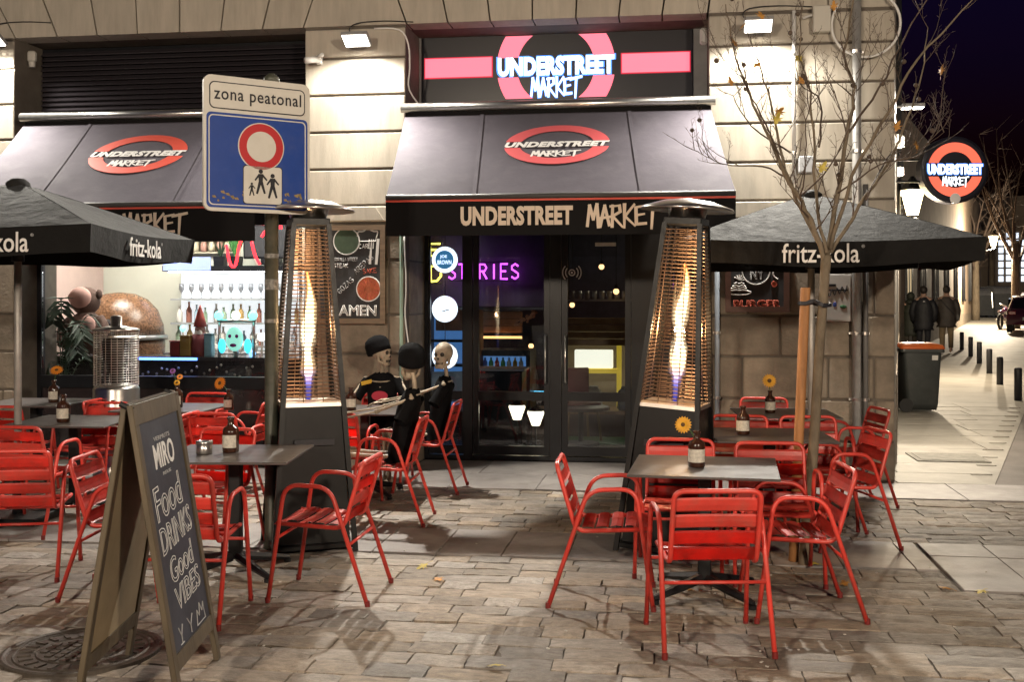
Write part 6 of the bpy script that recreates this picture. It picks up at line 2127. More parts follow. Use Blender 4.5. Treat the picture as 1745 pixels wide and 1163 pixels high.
def far_tree(lat, d, h, label, seed, lean=0):
    x, y = L(lat, d)
    r_ = random.Random(seed)
    t = thing('bare_tree', label, 'tree', (x, y, rise(y) - .05), 0, 'bare street trees up the street')
    top = Vector((lean, 0, h * .45))
    MB().tube(smoothpath([Vector((0, 0, 0)), Vector((lean * .4, 0, h * .25)), top], 3), [.2, .19, .18, .17, .16, .15, .14], 9).build('trunk', M_BARK, t, True)
    br_, tw = MB(), MB()
    for k in range(9):
        a = r_.uniform(0, 6.28)
        e_ = top + Vector((math.cos(a) * h * .22, math.sin(a) * h * .22, r_.uniform(.3, .55) * h))
        s_ = Vector((lean * .7, 0, h * r_.uniform(.28, .44)))
        p = smoothpath([s_, s_.lerp(e_, .4) + Vector((r_.uniform(-.3, .3), 0, .2)), e_], 3)
        br_.tube(p, [.07 * (1 - i / len(p) * .85) for i in range(len(p))], 5)
        for q in p[1:]:
            for _ in range(3):
                tw.tube([q, q + Vector((r_.uniform(-1, 1), r_.uniform(-1, 1), r_.uniform(-.1, 1.2))) * h * .09], [.016, .004], 3, caps=False)
    br_.build('branches', M_TWIG, t)
    stuff(tw.build('twigs', M_TWIG, t))
    return t
far_tree((1731 - UC) / F_PX * 48, 48, 8.5, 'bare street tree with a thick trunk at the right photo edge', 2)
far_tree((1663 - UC) / F_PX * 56, 56, 7.5, 'slender bare street tree left of the far containers', 5)
far_tree((1690 - UC) / F_PX * 70, 70, 9, 'farthest bare street tree behind the far lantern', 8)

x, y = L((1745 - UC) / F_PX * 74, 74)
fb = thing('church', 'far dim stone building with a tall lit arched window at the street end', 'building', (x, y, 0.0), R(-14))
MB().span(-8, 14, 0, 6, -1, 8.6).build('wall', mat('far_stone', (0.20, 0.155, 0.11), .85, var=.25, scale=.6), fb)
aw = MB()
px0 = -1.55
for c_ in range(4):
    for r_ in range(7):
        hh = 2.9 + .48 * r_
        if r_ == 6 and c_ in (0, 3):
            continue
        aw.span(px0 + c_ * .46, px0 + c_ * .46 + .30, -.05, -.01, hh, hh + .36)
aw.build('arched_window', glow('window_blue_white', (0.75, 0.85, 1.0), 1.6), fb)
MB().span(-3.4, -.4, -1.6, -.02, 0, 2.55).build('kiosk', M_CHAR, fb)
x, y = L(40, 62)
fb2 = thing('street_building', 'dark building closing the right side of the street', 'building', (x, y, 0), R(-60))
MB().span(-14, 30, 0, 6, -1, 9).build('wall', M_HOUSE1, fb2)
# violet panel added as a source for the purple glow on the paving
x, y, z = spot(1660, 560)
ps = thing('added_violet_light', 'violet glow panel added far up the street to cast purple light', 'sign', (wall_x(31.2) + 2.6, 41.0, 3.0), R(60))
MB().box((0, 0, 0), (1.1, .12, .7), bev=.02).build('box', M_CHAR, ps)
MB().box((0, -.063, 0), (1.0, .006, .6)).build('face', glow('violet_face', (0.40, 0.05, 0.9), 30.0), ps)
# ================================================================== INSIDE THE SHOP WINDOW
def inx(u, Y):
    return fx(u, Y)
lampM = glow('ceiling_panel', (1.0, 0.96, 0.84), 48.0)  # ceiling panels out of view, added to brighten the rooms
def added_ceiling_lamp(x, y, w, dpt, label, m=lampM, z=3.27):
    t = thing('added_ceiling_lamp', label, 'ceiling lamp', (x, y, z), 0, 'unseen ceiling lamps added inside')
    MB().box((0, 0, 0), (w, dpt, .03)).build('frame', M_GREYPAINT, t)
    MB().box((0, 0, -.018), (w - .06, dpt - .06, .006)).build('diffuser', m, t)
    return t
added_ceiling_lamp(-6.4, 12.6, 0.9, 0.9, 'unseen ceiling lamp added to light the pizza oven side')
added_ceiling_lamp(-4.6, 12.6, 0.9, 0.9, 'unseen ceiling lamp added to light the bar shelf side')
added_ceiling_lamp(0.6, 14.8, 1.2, 0.5, 'unseen ceiling lamp added to warm the back right behind the doors', glow('ceiling_warm', (1.0, 0.82, 0.50), 16.0))

# counter along the window with coloured strip
cn = thing('bar_counter', 'low black bar counter with a polished edge inside the window', 'counter', (0, 0, 0), 0)
MB().span(-7.4, -3.5, 11.75, 12.25, 0, 0.98).build('counter_body', mat('counter_black', (0.02, 0.02, 0.024), .25, var=.3, scale=4), cn)
MB().span(-7.45, -3.45, 11.70, 12.30, .98, 1.02).build('counter_top', mat('counter_top', (0.05, 0.05, 0.055), .15), cn)
MB().span(-5.9, -5.2, 11.69, 11.698, .985, 1.012).build('blue_strip', glow('blue_strip', (0.1, 0.25, 1.0), 6.0), cn)
bt = MB()
for k in range(26):
    bt.ball((-6.3 + .07 * k + rnd.uniform(-.02, .02), 11.66, .86 + rnd.uniform(-.05, .08)), .016, 6, 4)
bt.build('stud_trim', M_STEEL, cn)
# domed oven
oy_ = 13.1
ov = thing('pizza_oven', 'copper tiled domed pizza oven behind the counter', 'oven', (fx(205, oy_), oy_, 0), 0)
M_TILE = mat('mosaic_tile', (0.165, 0.085, 0.045), .25, var=.75, scale=38, bump=.4, bscale=40)
MB().lathe([(.50, .0), (.54, 1.10), (.53, 1.16)], n=28).build('oven_base', M_TILE, ov, True)
MB().lathe([(.57, 1.16), (.57, 1.21), (.54, 1.22)], n=28).build('steel_band', M_STEEL, ov, True)
MB().lathe([(.53, 1.22), (.52, 1.34), (.45, 1.53), (.33, 1.66), (.18, 1.73), (.02, 1.75)], n=28).build('dome', M_TILE, ov, True)
MB().prism([(-.18, 1.23), (.18, 1.23), (.18, 1.34), (.11, 1.42), (-.11, 1.42), (-.18, 1.34)], -.555, -.44).build('oven_mouth', M_INK, ov)
# palm plant
pl_ = thing('palm_plant', 'dark green potted palm behind the left edge of the window', 'plant', (fx(106, 11.4), 11.4, 0), 0)
MB().lathe([(.15, 0), (.20, .36), (.17, .36)], n=14).build('pot', mat('pot_dark', (0.06, .05, .045), .6), pl_, True)
M_PALM = mat('palm_leaf', (0.02, .045, .022), .5, var=.4, scale=9)
prr = random.Random(9)
for k in range(15):
    a = prr.uniform(0, 6.28)
    ln = prr.uniform(.55, .8)
    hgt = prr.uniform(.9, 1.75)
    b = MB()
    spn = smoothpath([(0, 0, .35), (math.cos(a) * .10, math.sin(a) * .06, .35 + (hgt - .35) * .6), (math.cos(a) * .30 * ln / .7, math.sin(a) * .2, hgt), (math.cos(a) * .50 * ln / .7, math.sin(a) * .3, hgt - .12)], 5)
    b.tube(spn, .006, 4)
    for i in range(5, len(spn)):
        tdir = (spn[i] - spn[i - 1]).normalized()
        for s_ in (-1, 1):
            sd = tdir.cross(Vector((0, 0, 1))).normalized() * s_
            tip = spn[i] + sd * .15 + tdir * .10 + Vector((0, 0, -.05))
            b.quad([spn[i], spn[i] + tdir * .02, tip, spn[i] + sd * .07 + tdir * .025 + Vector((0, 0, .006))])
    b.build('frond', M_PALM, pl_)
# hanging figure with round pink masses
hf = thing('plush_monkey', 'brown and pink plush monkey toy leaning over the oven', 'soft toy', (fx(147, 12.35), 12.35, 1.02), 0)
M_PLUSH = mat('plush_brown', (0.085, .05, .04), .95, bump=.6, bscale=60)
M_PINKP = mat('plush_pink', (0.40, .24, .21), .9)
MB().ball((0, 0, .25), .22, 14, 9, (1, .8, 1.2)).ball((-.02, .02, .62), .17, 14, 9).ball((-.20, .02, .66), .06, 9, 6, (.6, .8, 1)).ball((.15, .02, .70), .06, 9, 6, (.6, .8, 1)).build('body', M_PLUSH, hf, True)
MB().ball((-.02, -.10, .66), .135, 14, 9, (1, .7, .95)).ball((.10, -.14, .34), .11, 12, 8, (.8, .6, 1.1)).build('face', M_PINKP, hf, True)
for s_ in (-1, 1):
    MB().tube(smoothpath([(s_ * .17, 0, .42), (s_ * .27, -.06, .28), (s_ * .22, -.14, .10)], 3), .055, 8).build('arm', M_PLUSH, hf, True)

# backlit bar shelf with bottles
by2 = 13.75
bs = thing('bar_shelf', 'white backlit bar shelving full of bottles and glasses', 'shelf', (fx(400, by2), by2, 0), 0)
bw0, bw1 = fx(296, by2) - fx(400, by2), fx(560, by2) - fx(400, by2)
MB().span(bw0, bw1, .22, .25, 1.0, 2.0).build('backlight', glow('bar_backlight', (0.90, .96, 1.0), 0.9), bs)
for z in (1.05, 1.35, 1.66):
    MB().span(bw0, bw1, -.10, .20, z - .012, z + .012).build('shelf_board', mat('shelf_glass', (0.35, .37, .38), .2), bs)
MB().span(bw0 - .04, bw1, -.25, .22, 2.02, 2.09).build('top_shelf', M_CHAR, bs)
MB().span(bw0 + .02, bw1, -.20, -.12, 2.006, 2.019).build('strip_light', glow('strip_white', (1, 1, 1), 9.0), bs)
MB().span(bw0 - .02, bw0 + .62, -.27, -.255, 2.03, 2.20).build('screen_panel', glow('blue_panel', (0.25, .32, .75), .6), bs)
cols = [(0.50, .34, .14), (0.30, .42, .30), (.62, .60, .56), (.40, .16, .12), (.35, .48, .60), (.62, .50, .25)]
names = ['amber', 'green', 'clear', 'dark red', 'blue', 'golden']
bmeshes = []
for k, c in enumerate(cols):
    bmeshes.append(MB().lathe([(.036, 0), (.038, .01), (.038, .16), (.014, .21), (.013, .255), (.017, .257), (.016, .275)], n=10).mesh('liquor_bottle', mat('liquor_' + names[k].replace(' ', '_'), c, .15, coat=.4), True))
brr = random.Random(4)
ORD = ['leftmost', 'second', 'third', 'fourth', 'fifth', 'sixth', 'seventh', 'eighth', 'ninth', 'tenth', 'eleventh', 'twelfth', 'thirteenth', 'fourteenth', 'fifteenth', 'sixteenth', 'seventeenth']
for z, zn in ((1.063, 'bottom'), (1.363, 'middle')):
    n = 17
    for k in range(n):
        kk = brr.randrange(6)
        o = link('liquor_bottle', bmeshes[kk], None, (fx(400, by2) + bw0 + .08 + (bw1 - bw0 - .16) * k / (n - 1), by2 + brr.uniform(-.02, .08), z))
        s_ = brr.uniform(.70, 1.02)
        o.scale = (brr.uniform(.8, 1.15),) * 2 + (s_,)
        o.location.x += brr.uniform(-.022, .022)
        tag(o, '%s liquor bottle, %s from the left, on the %s shelf of the backlit bar' % (names[kk], ORD[k], zn), 'bottle', 'liquor bottles on the %s bar shelf' % zn)
gm = MB().lathe([(.03, 0), (.03, .004), (.005, .01), (.005, .07), (.035, .12), (.032, .19)], n=10).mesh('stem_glass', mat('glassware', (.55, .58, .6), .1, .2, coat=.5), True)
for k in range(15):
    o = link('stem_glass', gm, None, (fx(400, by2) + bw0 + .1 + (bw1 - bw0 - .2) * k / 14, by2 + .02, 1.674))
    tag(o, 'stemmed glass, %s from the left, on the top shelf of the backlit bar' % ORD[k], 'glass', 'stemmed glasses on the top bar shelf')
# plants and frames on the top shelf
def pot_plant(u, z, Y, label, hgt, col_, n=16, sp=.10):
    t = thing('pot_plant', label, 'plant', (fx(u, Y), Y, z), 0)
    MB().box((0, 0, .06), (.13, .13, .12), taper=1.1).build('pot', M_CHAR, t)
    b = MB()
    for k in range(n):
        a = brr.uniform(0, 6.28)
        e_ = Vector((math.cos(a) * sp * brr.uniform(.3, 1), math.sin(a) * sp * .6, .12 + hgt * brr.uniform(.6, 1)))
        m_ = e_ * .55 + Vector((0, 0, .06))
        b.tube([(0, 0, .1), tuple(m_), tuple(e_)], [.010, .009, .001], 4)
    b.build('leaves', mat('leaves_' + str(int(col_[1] * 1000)), col_, .5, var=.3, scale=20), t)
    return t
pot_plant(402, 2.091, by2 - .1, 'bright green grassy plant on the bar shelf under the red neon', .42, (0.06, .22, .06), 26, .14)
pot_plant(376, 2.091, by2 - .1, 'small dark spiky plant on the bar shelf', .22, (0.03, .06, .035), 12, .13)
pf = thing('shelf_picture', 'small lit wall niche with jars above the bar shelf', 'picture', (fx(362, 14.05), 14.05, 2.45), 0)
MB().box((0, 0, 0), (.62, .04, .03)).box((0, 0, -.17), (.62, .10, .02)).box((-.30, 0, -.08), (.02, .08, .16)).box((.30, 0, -.08), (.02, .08, .16)).build('frame', mat('niche', (.5, .47, .36), .7), pf)
for k in range(5):
    MB().lathe([(.04, -.16), (.045, -.10), (.035, -.04), (.03, -.03)], c=(-.22 + .11 * k, -.02, 0), n=10).build('jar', mat('jar_pink', (.45, .25, .2), .4) if k % 2 else mat('jar_cream', (.6, .55, .4), .4), pf, True)
tv = thing('television', 'switched off flat television above the bar behind the pole', 'television', (fx(462, by2 - .15), by2 - .15, 2.40), 0)
MB().box((0, 0, 0), (.72, .06, .44), bev=.01).build('case', M_CHAR, tv)
MB().box((0, -.032, .0), (.67, .004, .39)).build('screen', mat('tv_screen', (.05, .05, .055), .1, coat=.5), tv)
MB().box((0, .02, -.26), (.24, .14, .08)).build('stand', M_CHAR, tv)
# garden gnome and clutter on the counter
gn = thing('garden_gnome', 'garden gnome with a red pointed hat and white beard on the counter', 'gnome', (fx(341, 11.95), 11.95, 1.021), 0)
MB().lathe([(.10, 0), (.11, .1), (.085, .24), (.05, .27)], n=12).build('coat', mat('gnome_coat', (.18, .04, .05), .7), gn, True)
MB().lathe([(.075, .33), (.05, .43), (.02, .53), (.004, .58)], n=12).build('hat', mat('gnome_hat', (.42, .07, .06), .6), gn, True)
MB().ball((0, 0, .30), .06, 10, 7).ball((0, -.06, .30), .018, 7, 5).build('head', M_PINKP, gn, True)
MB().ball((0, -.045, .235), .055, 10, 7, (1, .6, 1.3)).build('beard', M_WHITE, gn, True)
for s_ in (-1, 1):
    MB().tube([(s_ * .085, 0, .22), (s_ * .13, -.02, .13)], .028, 7).build('arm', mat('gnome_coat', (.18, .04, .05), .7), gn)
for k, (u, w_, h_, c, lb) in enumerate(((300, .11, .16, (.35, .05, .05), 'red pot with a lid on the counter left of the gnome'), (318, .12, .22, (.38, .28, .08), 'yellow tin on the counter left of the gnome'), (357, .09, .24, (.22, .42, .5), 'pale blue carton on the counter right of the gnome'))):
    t = thing('counter_box', lb, 'box', (fx(u, 11.9), 11.9, 1.021), 0)
    MB().box((0, 0, h_ / 2), (w_, .1, h_), bev=.008).build('box', mat('box_%d' % k, c, .5, var=.2), t)
    MB().box((0, 0, h_ + .008), (w_ + .012, .11, .015), bev=.004).build('lid', mat('boxlid_%d' % k, tuple(x * .6 for x in c), .5), t)
# beer tap with a glowing face and lit knobs
tap = thing('beer_tap', 'beer tap tower with a glowing turquoise mask and three lit knobs', 'beer tap', (fx(402, 11.85), 11.85, 1.021), 0)
MB().tube([(0, 0, 0), (0, 0, .12)], .03, 10).tube([(-.22, .02, .40), (.22, .02, .40)], .022, 8).tube([(-.2, .02, 0), (-.2, .02, .4)], .018, 8).tube([(.2, .02, 0), (.2, .02, .4)], .018, 8).build('tower', M_STEEL, tap, True)
MB().ball((0, -.04, .20), .12, 14, 10, (.85, .35, 1.15)).build('mask', glow('mask_aqua', (.35, .95, .75), .8), tap, True)
MB().ball((-.04, -.078, .23), .022, 8, 5, (1, .5, 1)).ball((.04, -.078, .23), .022, 8, 5, (1, .5, 1)).ball((0, -.082, .13), .035, 8, 5, (1.2, .4, .6)).build('mask_features', mat('mask_violet', (.25, .03, .3), .5), tap, True)
for s_ in (-1, 1):
    MB().ball((s_ * .15, -.03, .12), .055, 10, 7, (.8, .5, 1.5)).build('side_lamp', glow('cyan_lamp', (.05, .65, .95), 2.2), tap, True)
for xx, cc2 in ((-.2, (.2, .95, .95)), (0, (.9, 1, .95)), (.2, (.2, .95, .85))):
    MB().ball((xx, 0, .46), .05, 10, 7).build('lit_knob', glow('knob_%d' % int(xx * 10 + 5), cc2, 2.6), tap, True)
# red neon script hanging inside the window
nn_ = thing('neon_sign', 'red neon script glowing in the top right of the shop window', 'neon sign', (fx(438, 11.3), 11.3, fz(438, 420, 11.3)), R(0))
M_NEONRED = glow('neon_red', (1.0, .02, .03), 6.0)
cv = [[(-.34, .02), (-.30, -.18), (-.24, -.20), (-.20, .0), (-.17, .08)], [(-.06, .05), (-.02, -.10), (.03, -.19)], [(.05, .10), (.10, .16), (.12, .06), (.18, .06), (.19, .16)], [(.26, .18), (.27, .29), (.33, .29), (.34, .20)], [(.40, .20), (.41, .31)], [(.48, .20), (.47, .31), (.55, .31), (.56, .22)]]
b = MB()
for s_ in cv:
    b.tube(smoothpath([(p[0], 0, p[1]) for p in s_], 4), .015, 6)
b.build('neon_tube', M_NEONRED, nn_, True)
MB().tube([(-.3, .02, .35), (.55, .02, .35)], .008, 5).tube([(-.2, .02, .35), (-.2, .02, .0)], .003, 4).tube([(.3, .02, .35), (.3, .02, .2)], .003, 4).build('hanger', M_BLACKMETAL, nn_)

# clutter added along the bar: glowing colour globes to brighten it, stacked cups
for k, (u, v, Y, r_, c_, lb_) in enumerate(((322, 598, 11.98, .045, (.9, .2, .9), 'small added magenta globe on the counter beside the yellow tin'), (430, 603, 11.95, .04, (.2, .5, 1.0), 'small added blue globe on the counter right of the beer tap'), (446, 575, 12.3, .05, (1.0, .95, .9), 'small added white globe near the pole inside the window'), (312, 560, 13.3, .04, (.2, .9, .8), 'small added turquoise globe at the left end of the bar shelving'))):
    t = thing('added_globe', lb_, 'lamp', (fx(u, Y), Y, fz(u, v, Y)), 0, 'added colour globes on the bar')
    MB().ball((0, 0, 0), r_, 10, 7).build('globe', glow('added_globe_%d' % k, c_, 2.5), t, True)
    MB().tube([(0, 0, -r_), (0, 0, 1.021 - fz(u, v, Y))], .012, 6).build('stem', M_STEEL, t)
cs = MB()
for k in range(9):
    for j in range(3 + (k * 7) % 4):
        cs.lathe([(.026, 0), (.036, .07), (.033, .07)], c=(fx(400, 12.9) - .55 + .16 * k + brr.uniform(-.02, .02), 12.9, 1.02 + .032 * j), n=9)
ct = thing('back_counter', 'pale back counter carrying stacked cups below the bar shelving', 'counter', (0, 0, 0), 0)
MB().span(fx(290, 12.9), fx(520, 12.9), 12.7, 13.2, 0, 1.018).build('counter_body', mat('back_counter', (.30, .30, .31), .4), ct)
stuff(cs.build('stacked_cups', mat('cups', (.60, .58, .55), .4), ct, True))

# ================================================================== BEHIND THE DOORS
# three round hanging lamps in the sidelight
LY = 11.52
lbs = ['topmost round hanging lamp in the door sidelight, blue lettering JOE BROWN', 'middle round white hanging lamp in the door sidelight', 'lowest round white hanging lamp in the door sidelight behind the skull']
M_ROUND = glow('round_lamp', (.90, .98, 1.0), 3.0)
for k, v in enumerate((443, 527, 607)):
    t = thing('round_lamp', lbs[k], 'lamp', (fx(758.5, LY), LY, fz(758.5, v, LY)), 0, 'round lamps in the door sidelight')
    MB().lathe([(.13, -.03), (.137, -.02), (.137, .02), (.13, .03)], n=32, rot=Matrix.Rotation(R(90), 3, 'X')).build('lamp_disc', M_ROUND, t, True)
    MB().tube([(.139 * math.cos(a * math.pi / 16), -.012, .139 * math.sin(a * math.pi / 16)) for a in range(32)], .006, 5, closed=True).build('rim', M_STEEL, t)
    if k == 0:
        MB().slab([(.098 * math.cos(a * math.pi / 16), .098 * math.sin(a * math.pi / 16)) for a in range(32)], 0, .003).xform(Matrix.Translation((0, -.032, 0)) @ WALLROT).build('blue_disc', glow('blue_disc', (.06, .25, .45), .9), t)
        put_text('JOE', Matrix.Translation((-.01, -.036, .03)) @ WALLROT, M_SIGNWHITE, t, w=.075, h=.04, bold=.02, thick=.002)
        put_text('BROWN', Matrix.Translation((0, -.036, -.027)) @ WALLROT, M_SIGNWHITE, t, w=.15, h=.045, bold=.02, thick=.002)
    if k == 1:
        MB().tube(smoothpath([(-.03, -.033, -.015), (0, -.033, -.02), (.02, -.033, -.01), (.05, -.033, -.008)], 3), .006, 4).build('mark', M_GREYPAINT, t)
    if k == 2:
        MB().ball((-.01, -.03, .07), .035, 8, 5, (1.2, .3, .8)).build('mark', glow('pale_blue_mark', (.25, .5, .8), .8), t)
    MB().tube([(0, 0, .14), (0, 0, .30 if k else .14 + .3)], .004, 5).build('cord', M_BLACKMETAL, t)
# neon words
def neon(body, u0, u1, v, h, Y, label, m, th=.011):
    x0, x1 = fx(u0, Y), fx(u1, Y)
    t = thing('neon_sign', label, 'neon sign', ((x0 + x1) / 2, Y, fz((u0 + u1) / 2, v, Y)), 0)
    s_, w_ = strokes(body, h, ST, .85)
    stroke_tubes(s_, Matrix.Scale((x1 - x0) / w_, 4, (1, 0, 0)) @ WALLROT, m, t, th, 'neon_tube')
    MB().tube([(-(x1 - x0) / 2, .03, h * .62), ((x1 - x0) / 2, .03, h * .62)], .006, 5).tube([(-(x1 - x0) / 2, .03, -h * .62), ((x1 - x0) / 2, .03, -h * .62)], .006, 5).build('mounting_rail', M_BLACKMETAL, t)
    return t
M_NEONV = glow('neon_violet', (0.80, .09, 1.0), 4.5)
M_NEONY = glow('neon_yellow', (1.0, .80, .08), 6.0)
neon('STORIES', 764, 884, 463, .16, 11.85, 'violet neon word STORIES glowing behind the left door', M_NEONV)
neon('D', 734, 752, 467, .17, 11.80, 'yellow neon letter D behind the top round lamp', M_NEONY)
neon('E', 733, 752, 426, .13, 11.80, 'yellow neon letter above the top round lamp', M_NEONY)
vp = thing('violet_panel', 'dark wall panel behind the violet neon word', 'panel', (fx(835, 12.0), 12.0, 2.05), 0)
MB().box((0, 0, 0), (1.5, .04, .95), bev=.01).build('board', mat('panel_plum', (.06, .03, .08), .6, var=.3), vp)
MB().box((0, 0, -.49), (1.5, .06, .03)).box((0, 0, .49), (1.5, .06, .03)).build('edge_trim', M_CHAR, vp)

# bar back with drinks fridge and bright lightbox
fg = thing('drinks_fridge', 'glass door drinks fridge glowing blue behind the left door', 'fridge', (fx(846, 13.6), 13.6, 0), 0)
MB().span(-.42, .42, .10, .6, 0, 1.62).span(-.42, -.37, -.02, .098, 0, 1.62).span(.37, .42, -.02, .098, 0, 1.62).span(-.37, .37, -.02, .098, 0, .5).span(-.37, .37, -.02, .098, 1.5, 1.62).build('cabinet', M_CHAR, fg)
MB().span(-.37, .37, .085, .097, .5, 1.5).build('lit_back', glow('fridge_blue', (.16, .36, .70), .55), fg)
for z in (.75, 1.0, 1.25):
    MB().span(-.36, .36, .0, .08, z - .008, z + .008).build('fridge_shelf', M_STEEL, fg)
fg.scale = (1, 1, .64)
fcols = [(.5, .05, .05), (.6, .4, .05), (.05, .3, .1), (.6, .6, .6), (.05, .12, .45)]
fm = [MB().lathe([(.028, 0), (.030, .01), (.030, .11), (.012, .15), (.011, .19)], n=8).mesh('drink_bottle', mat('drink_%d' % k, c, .3), True) for k, c in enumerate(fcols)]
for z, zn in ((.51, 'lowest'), (.76, 'second'), (1.01, 'third'), (1.26, 'top')):
    for k in range(9):
        kk = brr.randrange(5)
        o = link('drink_bottle', fm[kk], None, (fx(846, 13.6) - .30 + k * .075, 13.645, z * .64))
        o.scale = (1, 1, .7)
        tag(o, 'small %s drink bottle, %s from the left, on the %s shelf of the blue fridge' % (('red', 'amber', 'green', 'pale', 'blue')[kk], ORD[k], zn), 'bottle', 'drink bottles on the %s fridge shelf' % zn)
fg2 = thing('shelf_unit', 'narrow shelf unit with blue lit shelves behind the sidelight', 'shelf', (fx(772, 13.4), 13.4, 0), 0)
MB().span(-.3, .3, .25, .28, .3, 1.55).build('lit_back', glow('shelf_blue', (.12, .32, .70), .55), fg2)
for z in (.55, .85, 1.15, 1.5):
    MB().span(-.3, .3, 0, .24, z - .015, z + .015).build('shelf_board', M_CHAR, fg2)
for x_ in (-.31, .31):
    MB().span(x_ - .02, x_ + .02, 0, .28, 0, 1.56).build('upright', mat('unit_wood', (.20, .09, .05), .6), fg2)
lb = thing('lightbox', 'bright white lightbox in a yellow frame behind the right door', 'lightbox', (fx(1012, 14.6), 14.6, fz(1012, 612, 14.6)), 0)
MB().box((0, 0, 0), (.50, .10, .24), bev=.01).build('face', glow('lightbox_white', (1.0, .95, .70), 1.5), lb)
MB().box((0, 0, -.155), (.68, .14, .06)).box((.33, 0, -.25), (.06, .12, .9)).box((-.32, 0, -.5), (.04, .12, .7)).build('yellow_frame', glow('yellow_frame', (.9, .62, .05), .55), lb)
wb2 = thing('timber_canopy', 'timber boarded bar canopy hanging behind the right door', 'canopy', (fx(1015, 14.4), 14.4, fz(1015, 570, 14.4)), 0)
for k in range(4):
    MB().box((0, -.02 * k, .17 - .09 * k), (1.1, .06, .082), bev=.006).build('plank', mat('warm_plank', (.30, .20, .10), .6, var=.3, scale=5), wb2)
MB().tube([(-.5, 0, .2), (-.5, 0, .8)], .012, 6).tube([(.5, 0, .2), (.5, 0, .8)], .012, 6).build('hanger', M_BLACKMETAL, wb2)
op = thing('timber_canopy', 'orange lit timber fascia behind the left door', 'fascia', (fx(853, 13.9), 13.9, fz(853, 548, 13.9)), 0)
for k in range(3):
    MB().box((0, 0, .08 - .09 * k), (.55, .05, .085), bev=.006).build('plank', mat('orange_plank', (.42, .17, .06), .6, var=.3, scale=5), op)
MB().box((0, -.06, -.2), (.56, .03, .03)).build('light_rail', glow('warm_rail', (1, .5, .15), 3.0), op)
bc = thing('service_bar', 'low wood topped service bench behind the right door', 'counter', (fx(1010, 13.6), 13.6, 0), 0)
MB().span(-.75, .75, 0, .5, 0.006, .26).build('front', mat('bar_front', (.10, .06, .045), .6), bc)
MB().span(-.78, .78, -.05, .55, .261, .30).build('top', mat('bar_wood', (.28, .15, .07), .35, var=.3), bc)
for k, (dx_, c, lb_) in enumerate(((-.35, (.06, .16, .5), 'blue bottle crate on the low service bench'), (.0, (.6, .58, .52), 'white paper sack on the low service bench'), (.4, (.05, .07, .10), 'dark coffee grinder on the low service bench'))):
    t = thing('bar_box', lb_, 'box', (fx(1010, 13.6) + dx_, 13.75, .302), 0)
    MB().box((0, 0, .13), (.22, .2, .26), bev=.03, taper=.85).build('box_body', mat('barbox_%d' % k, c, .5), t)
    MB().box((0, 0, .275), (.12, .12, .03), bev=.01).build('box_top', mat('barboxtop_%d' % k, tuple(x * .7 for x in c), .5), t)
gc = thing('green_mat', 'green turf mat on the floor behind the right door', 'mat', (fx(1035, 13.0), 13.0, 0.004), 0)
MB().box((0, 0, .01), (1.0, .6, .02), bev=.008).build('turf', mat('turf', (.03, .13, .04), .95, var=.4, scale=60, bump=.8, bscale=150), gc)
def lantern_table(u, v, Y, label):
    x, z = fx(u, Y), fz(u, v, Y)
    t = thing('table_lantern', label, 'lantern', (x, Y, 0), 0, 'glowing lanterns inside the doors')
    MB().lathe([(.045, z - .09), (.095, z + .05), (.09, z + .07), (.02, z + .08)], n=8).build('lamp_glass', glow('lantern_cream', (1.0, .84, .55), 4.0), t)
    MB().tube([(0, 0, 0.02), (0, 0, z - .09)], .012, 6).lathe([(.11, 0), (.10, .02), (.02, .03)], n=12).lathe([(.1, z + .075), (.05, z + .11), (.01, z + .13)], n=8).build('stand', M_BLACKMETAL, t)
    return t
lantern_table(835, 655, 12.9, 'glowing lantern on a stand, highest of three behind the left door')
lantern_table(881, 702, 12.4, 'glowing lantern on a stand, lower left of the pair behind the left door')
lantern_table(913, 712, 12.3, 'glowing lantern on a stand, lower right of the pair behind the left door')
def stool(u, Y, label, c):
    t = thing('cafe_chair', label, 'chair', (fx(u, Y), Y, 0), R(25), 'indoor cafe chairs')
    mm = mat('shell_' + str(int(c[0] * 100)), c, .5)
    MB().box((0, 0, .45), (.42, .42, .03), bev=.01).build('seat', mm, t)
    MB().box((0, .20, .68), (.42, .03, .34), bev=.012).build('backrest', mm, t)
    for sx2 in (-1, 1):
        for sy2 in (-1, 1):
            MB().tube([(sx2 * .17, sy2 * .17, .44), (sx2 * .21, sy2 * .21, 0)], .015, 6).build('leg', mat('leg_wood', (.3, .2, .1), .6), t)
    return t
stool(772, 12.1, 'pale blue shell chair with wooden legs behind the sidelight', (.26, .32, .36))
stool(985, 13.0, 'dark red chair behind the right door', (.20, .05, .05))
it = thing('indoor_table', 'dark round table behind the right door', 'table', (fx(990, 12.7), 12.7, 0), 0)
MB().lathe([(.32, .40), (.33, .41), (.33, .43), (.32, .44)], n=20).build('top', M_TABLE, it)
MB().tube([(0, 0, .03), (0, 0, .4)], .03, 8).lathe([(.22, 0), (.2, .03), (.03, .04)], n=14).build('pedestal', M_BLACKMETAL, it)
ty = thing('till_counter', 'dark reception counter with a pale top behind the left door', 'counter', (fx(848, 12.7), 12.7, 0), 0)
MB().box((0, 0, .42), (.62, .4, .84), bev=.01).build('front', M_CHAR, ty)
MB().box((0, 0, .86), (.68, .46, .03), bev=.005).build('top', mat('till_top', (.3, .3, .28), .4), ty)
ga = thing('dried_garland', 'hanging garland of dried orange slices and pale petals behind the left door', 'garland', (fx(900, 12.2), 12.2, fz(900, 520, 12.2)), 0)
gp = smoothpath([(.12, 0, .22), (.05, 0, .20), (-.06, 0, .16), (.06, 0, .02), (.08, 0, -.08), (-.02, 0, -.16), (-.14, 0, -.20)], 5)
MB().tube(gp, .005, 4).build('string', M_BLACKMETAL, ga)
pe = MB()
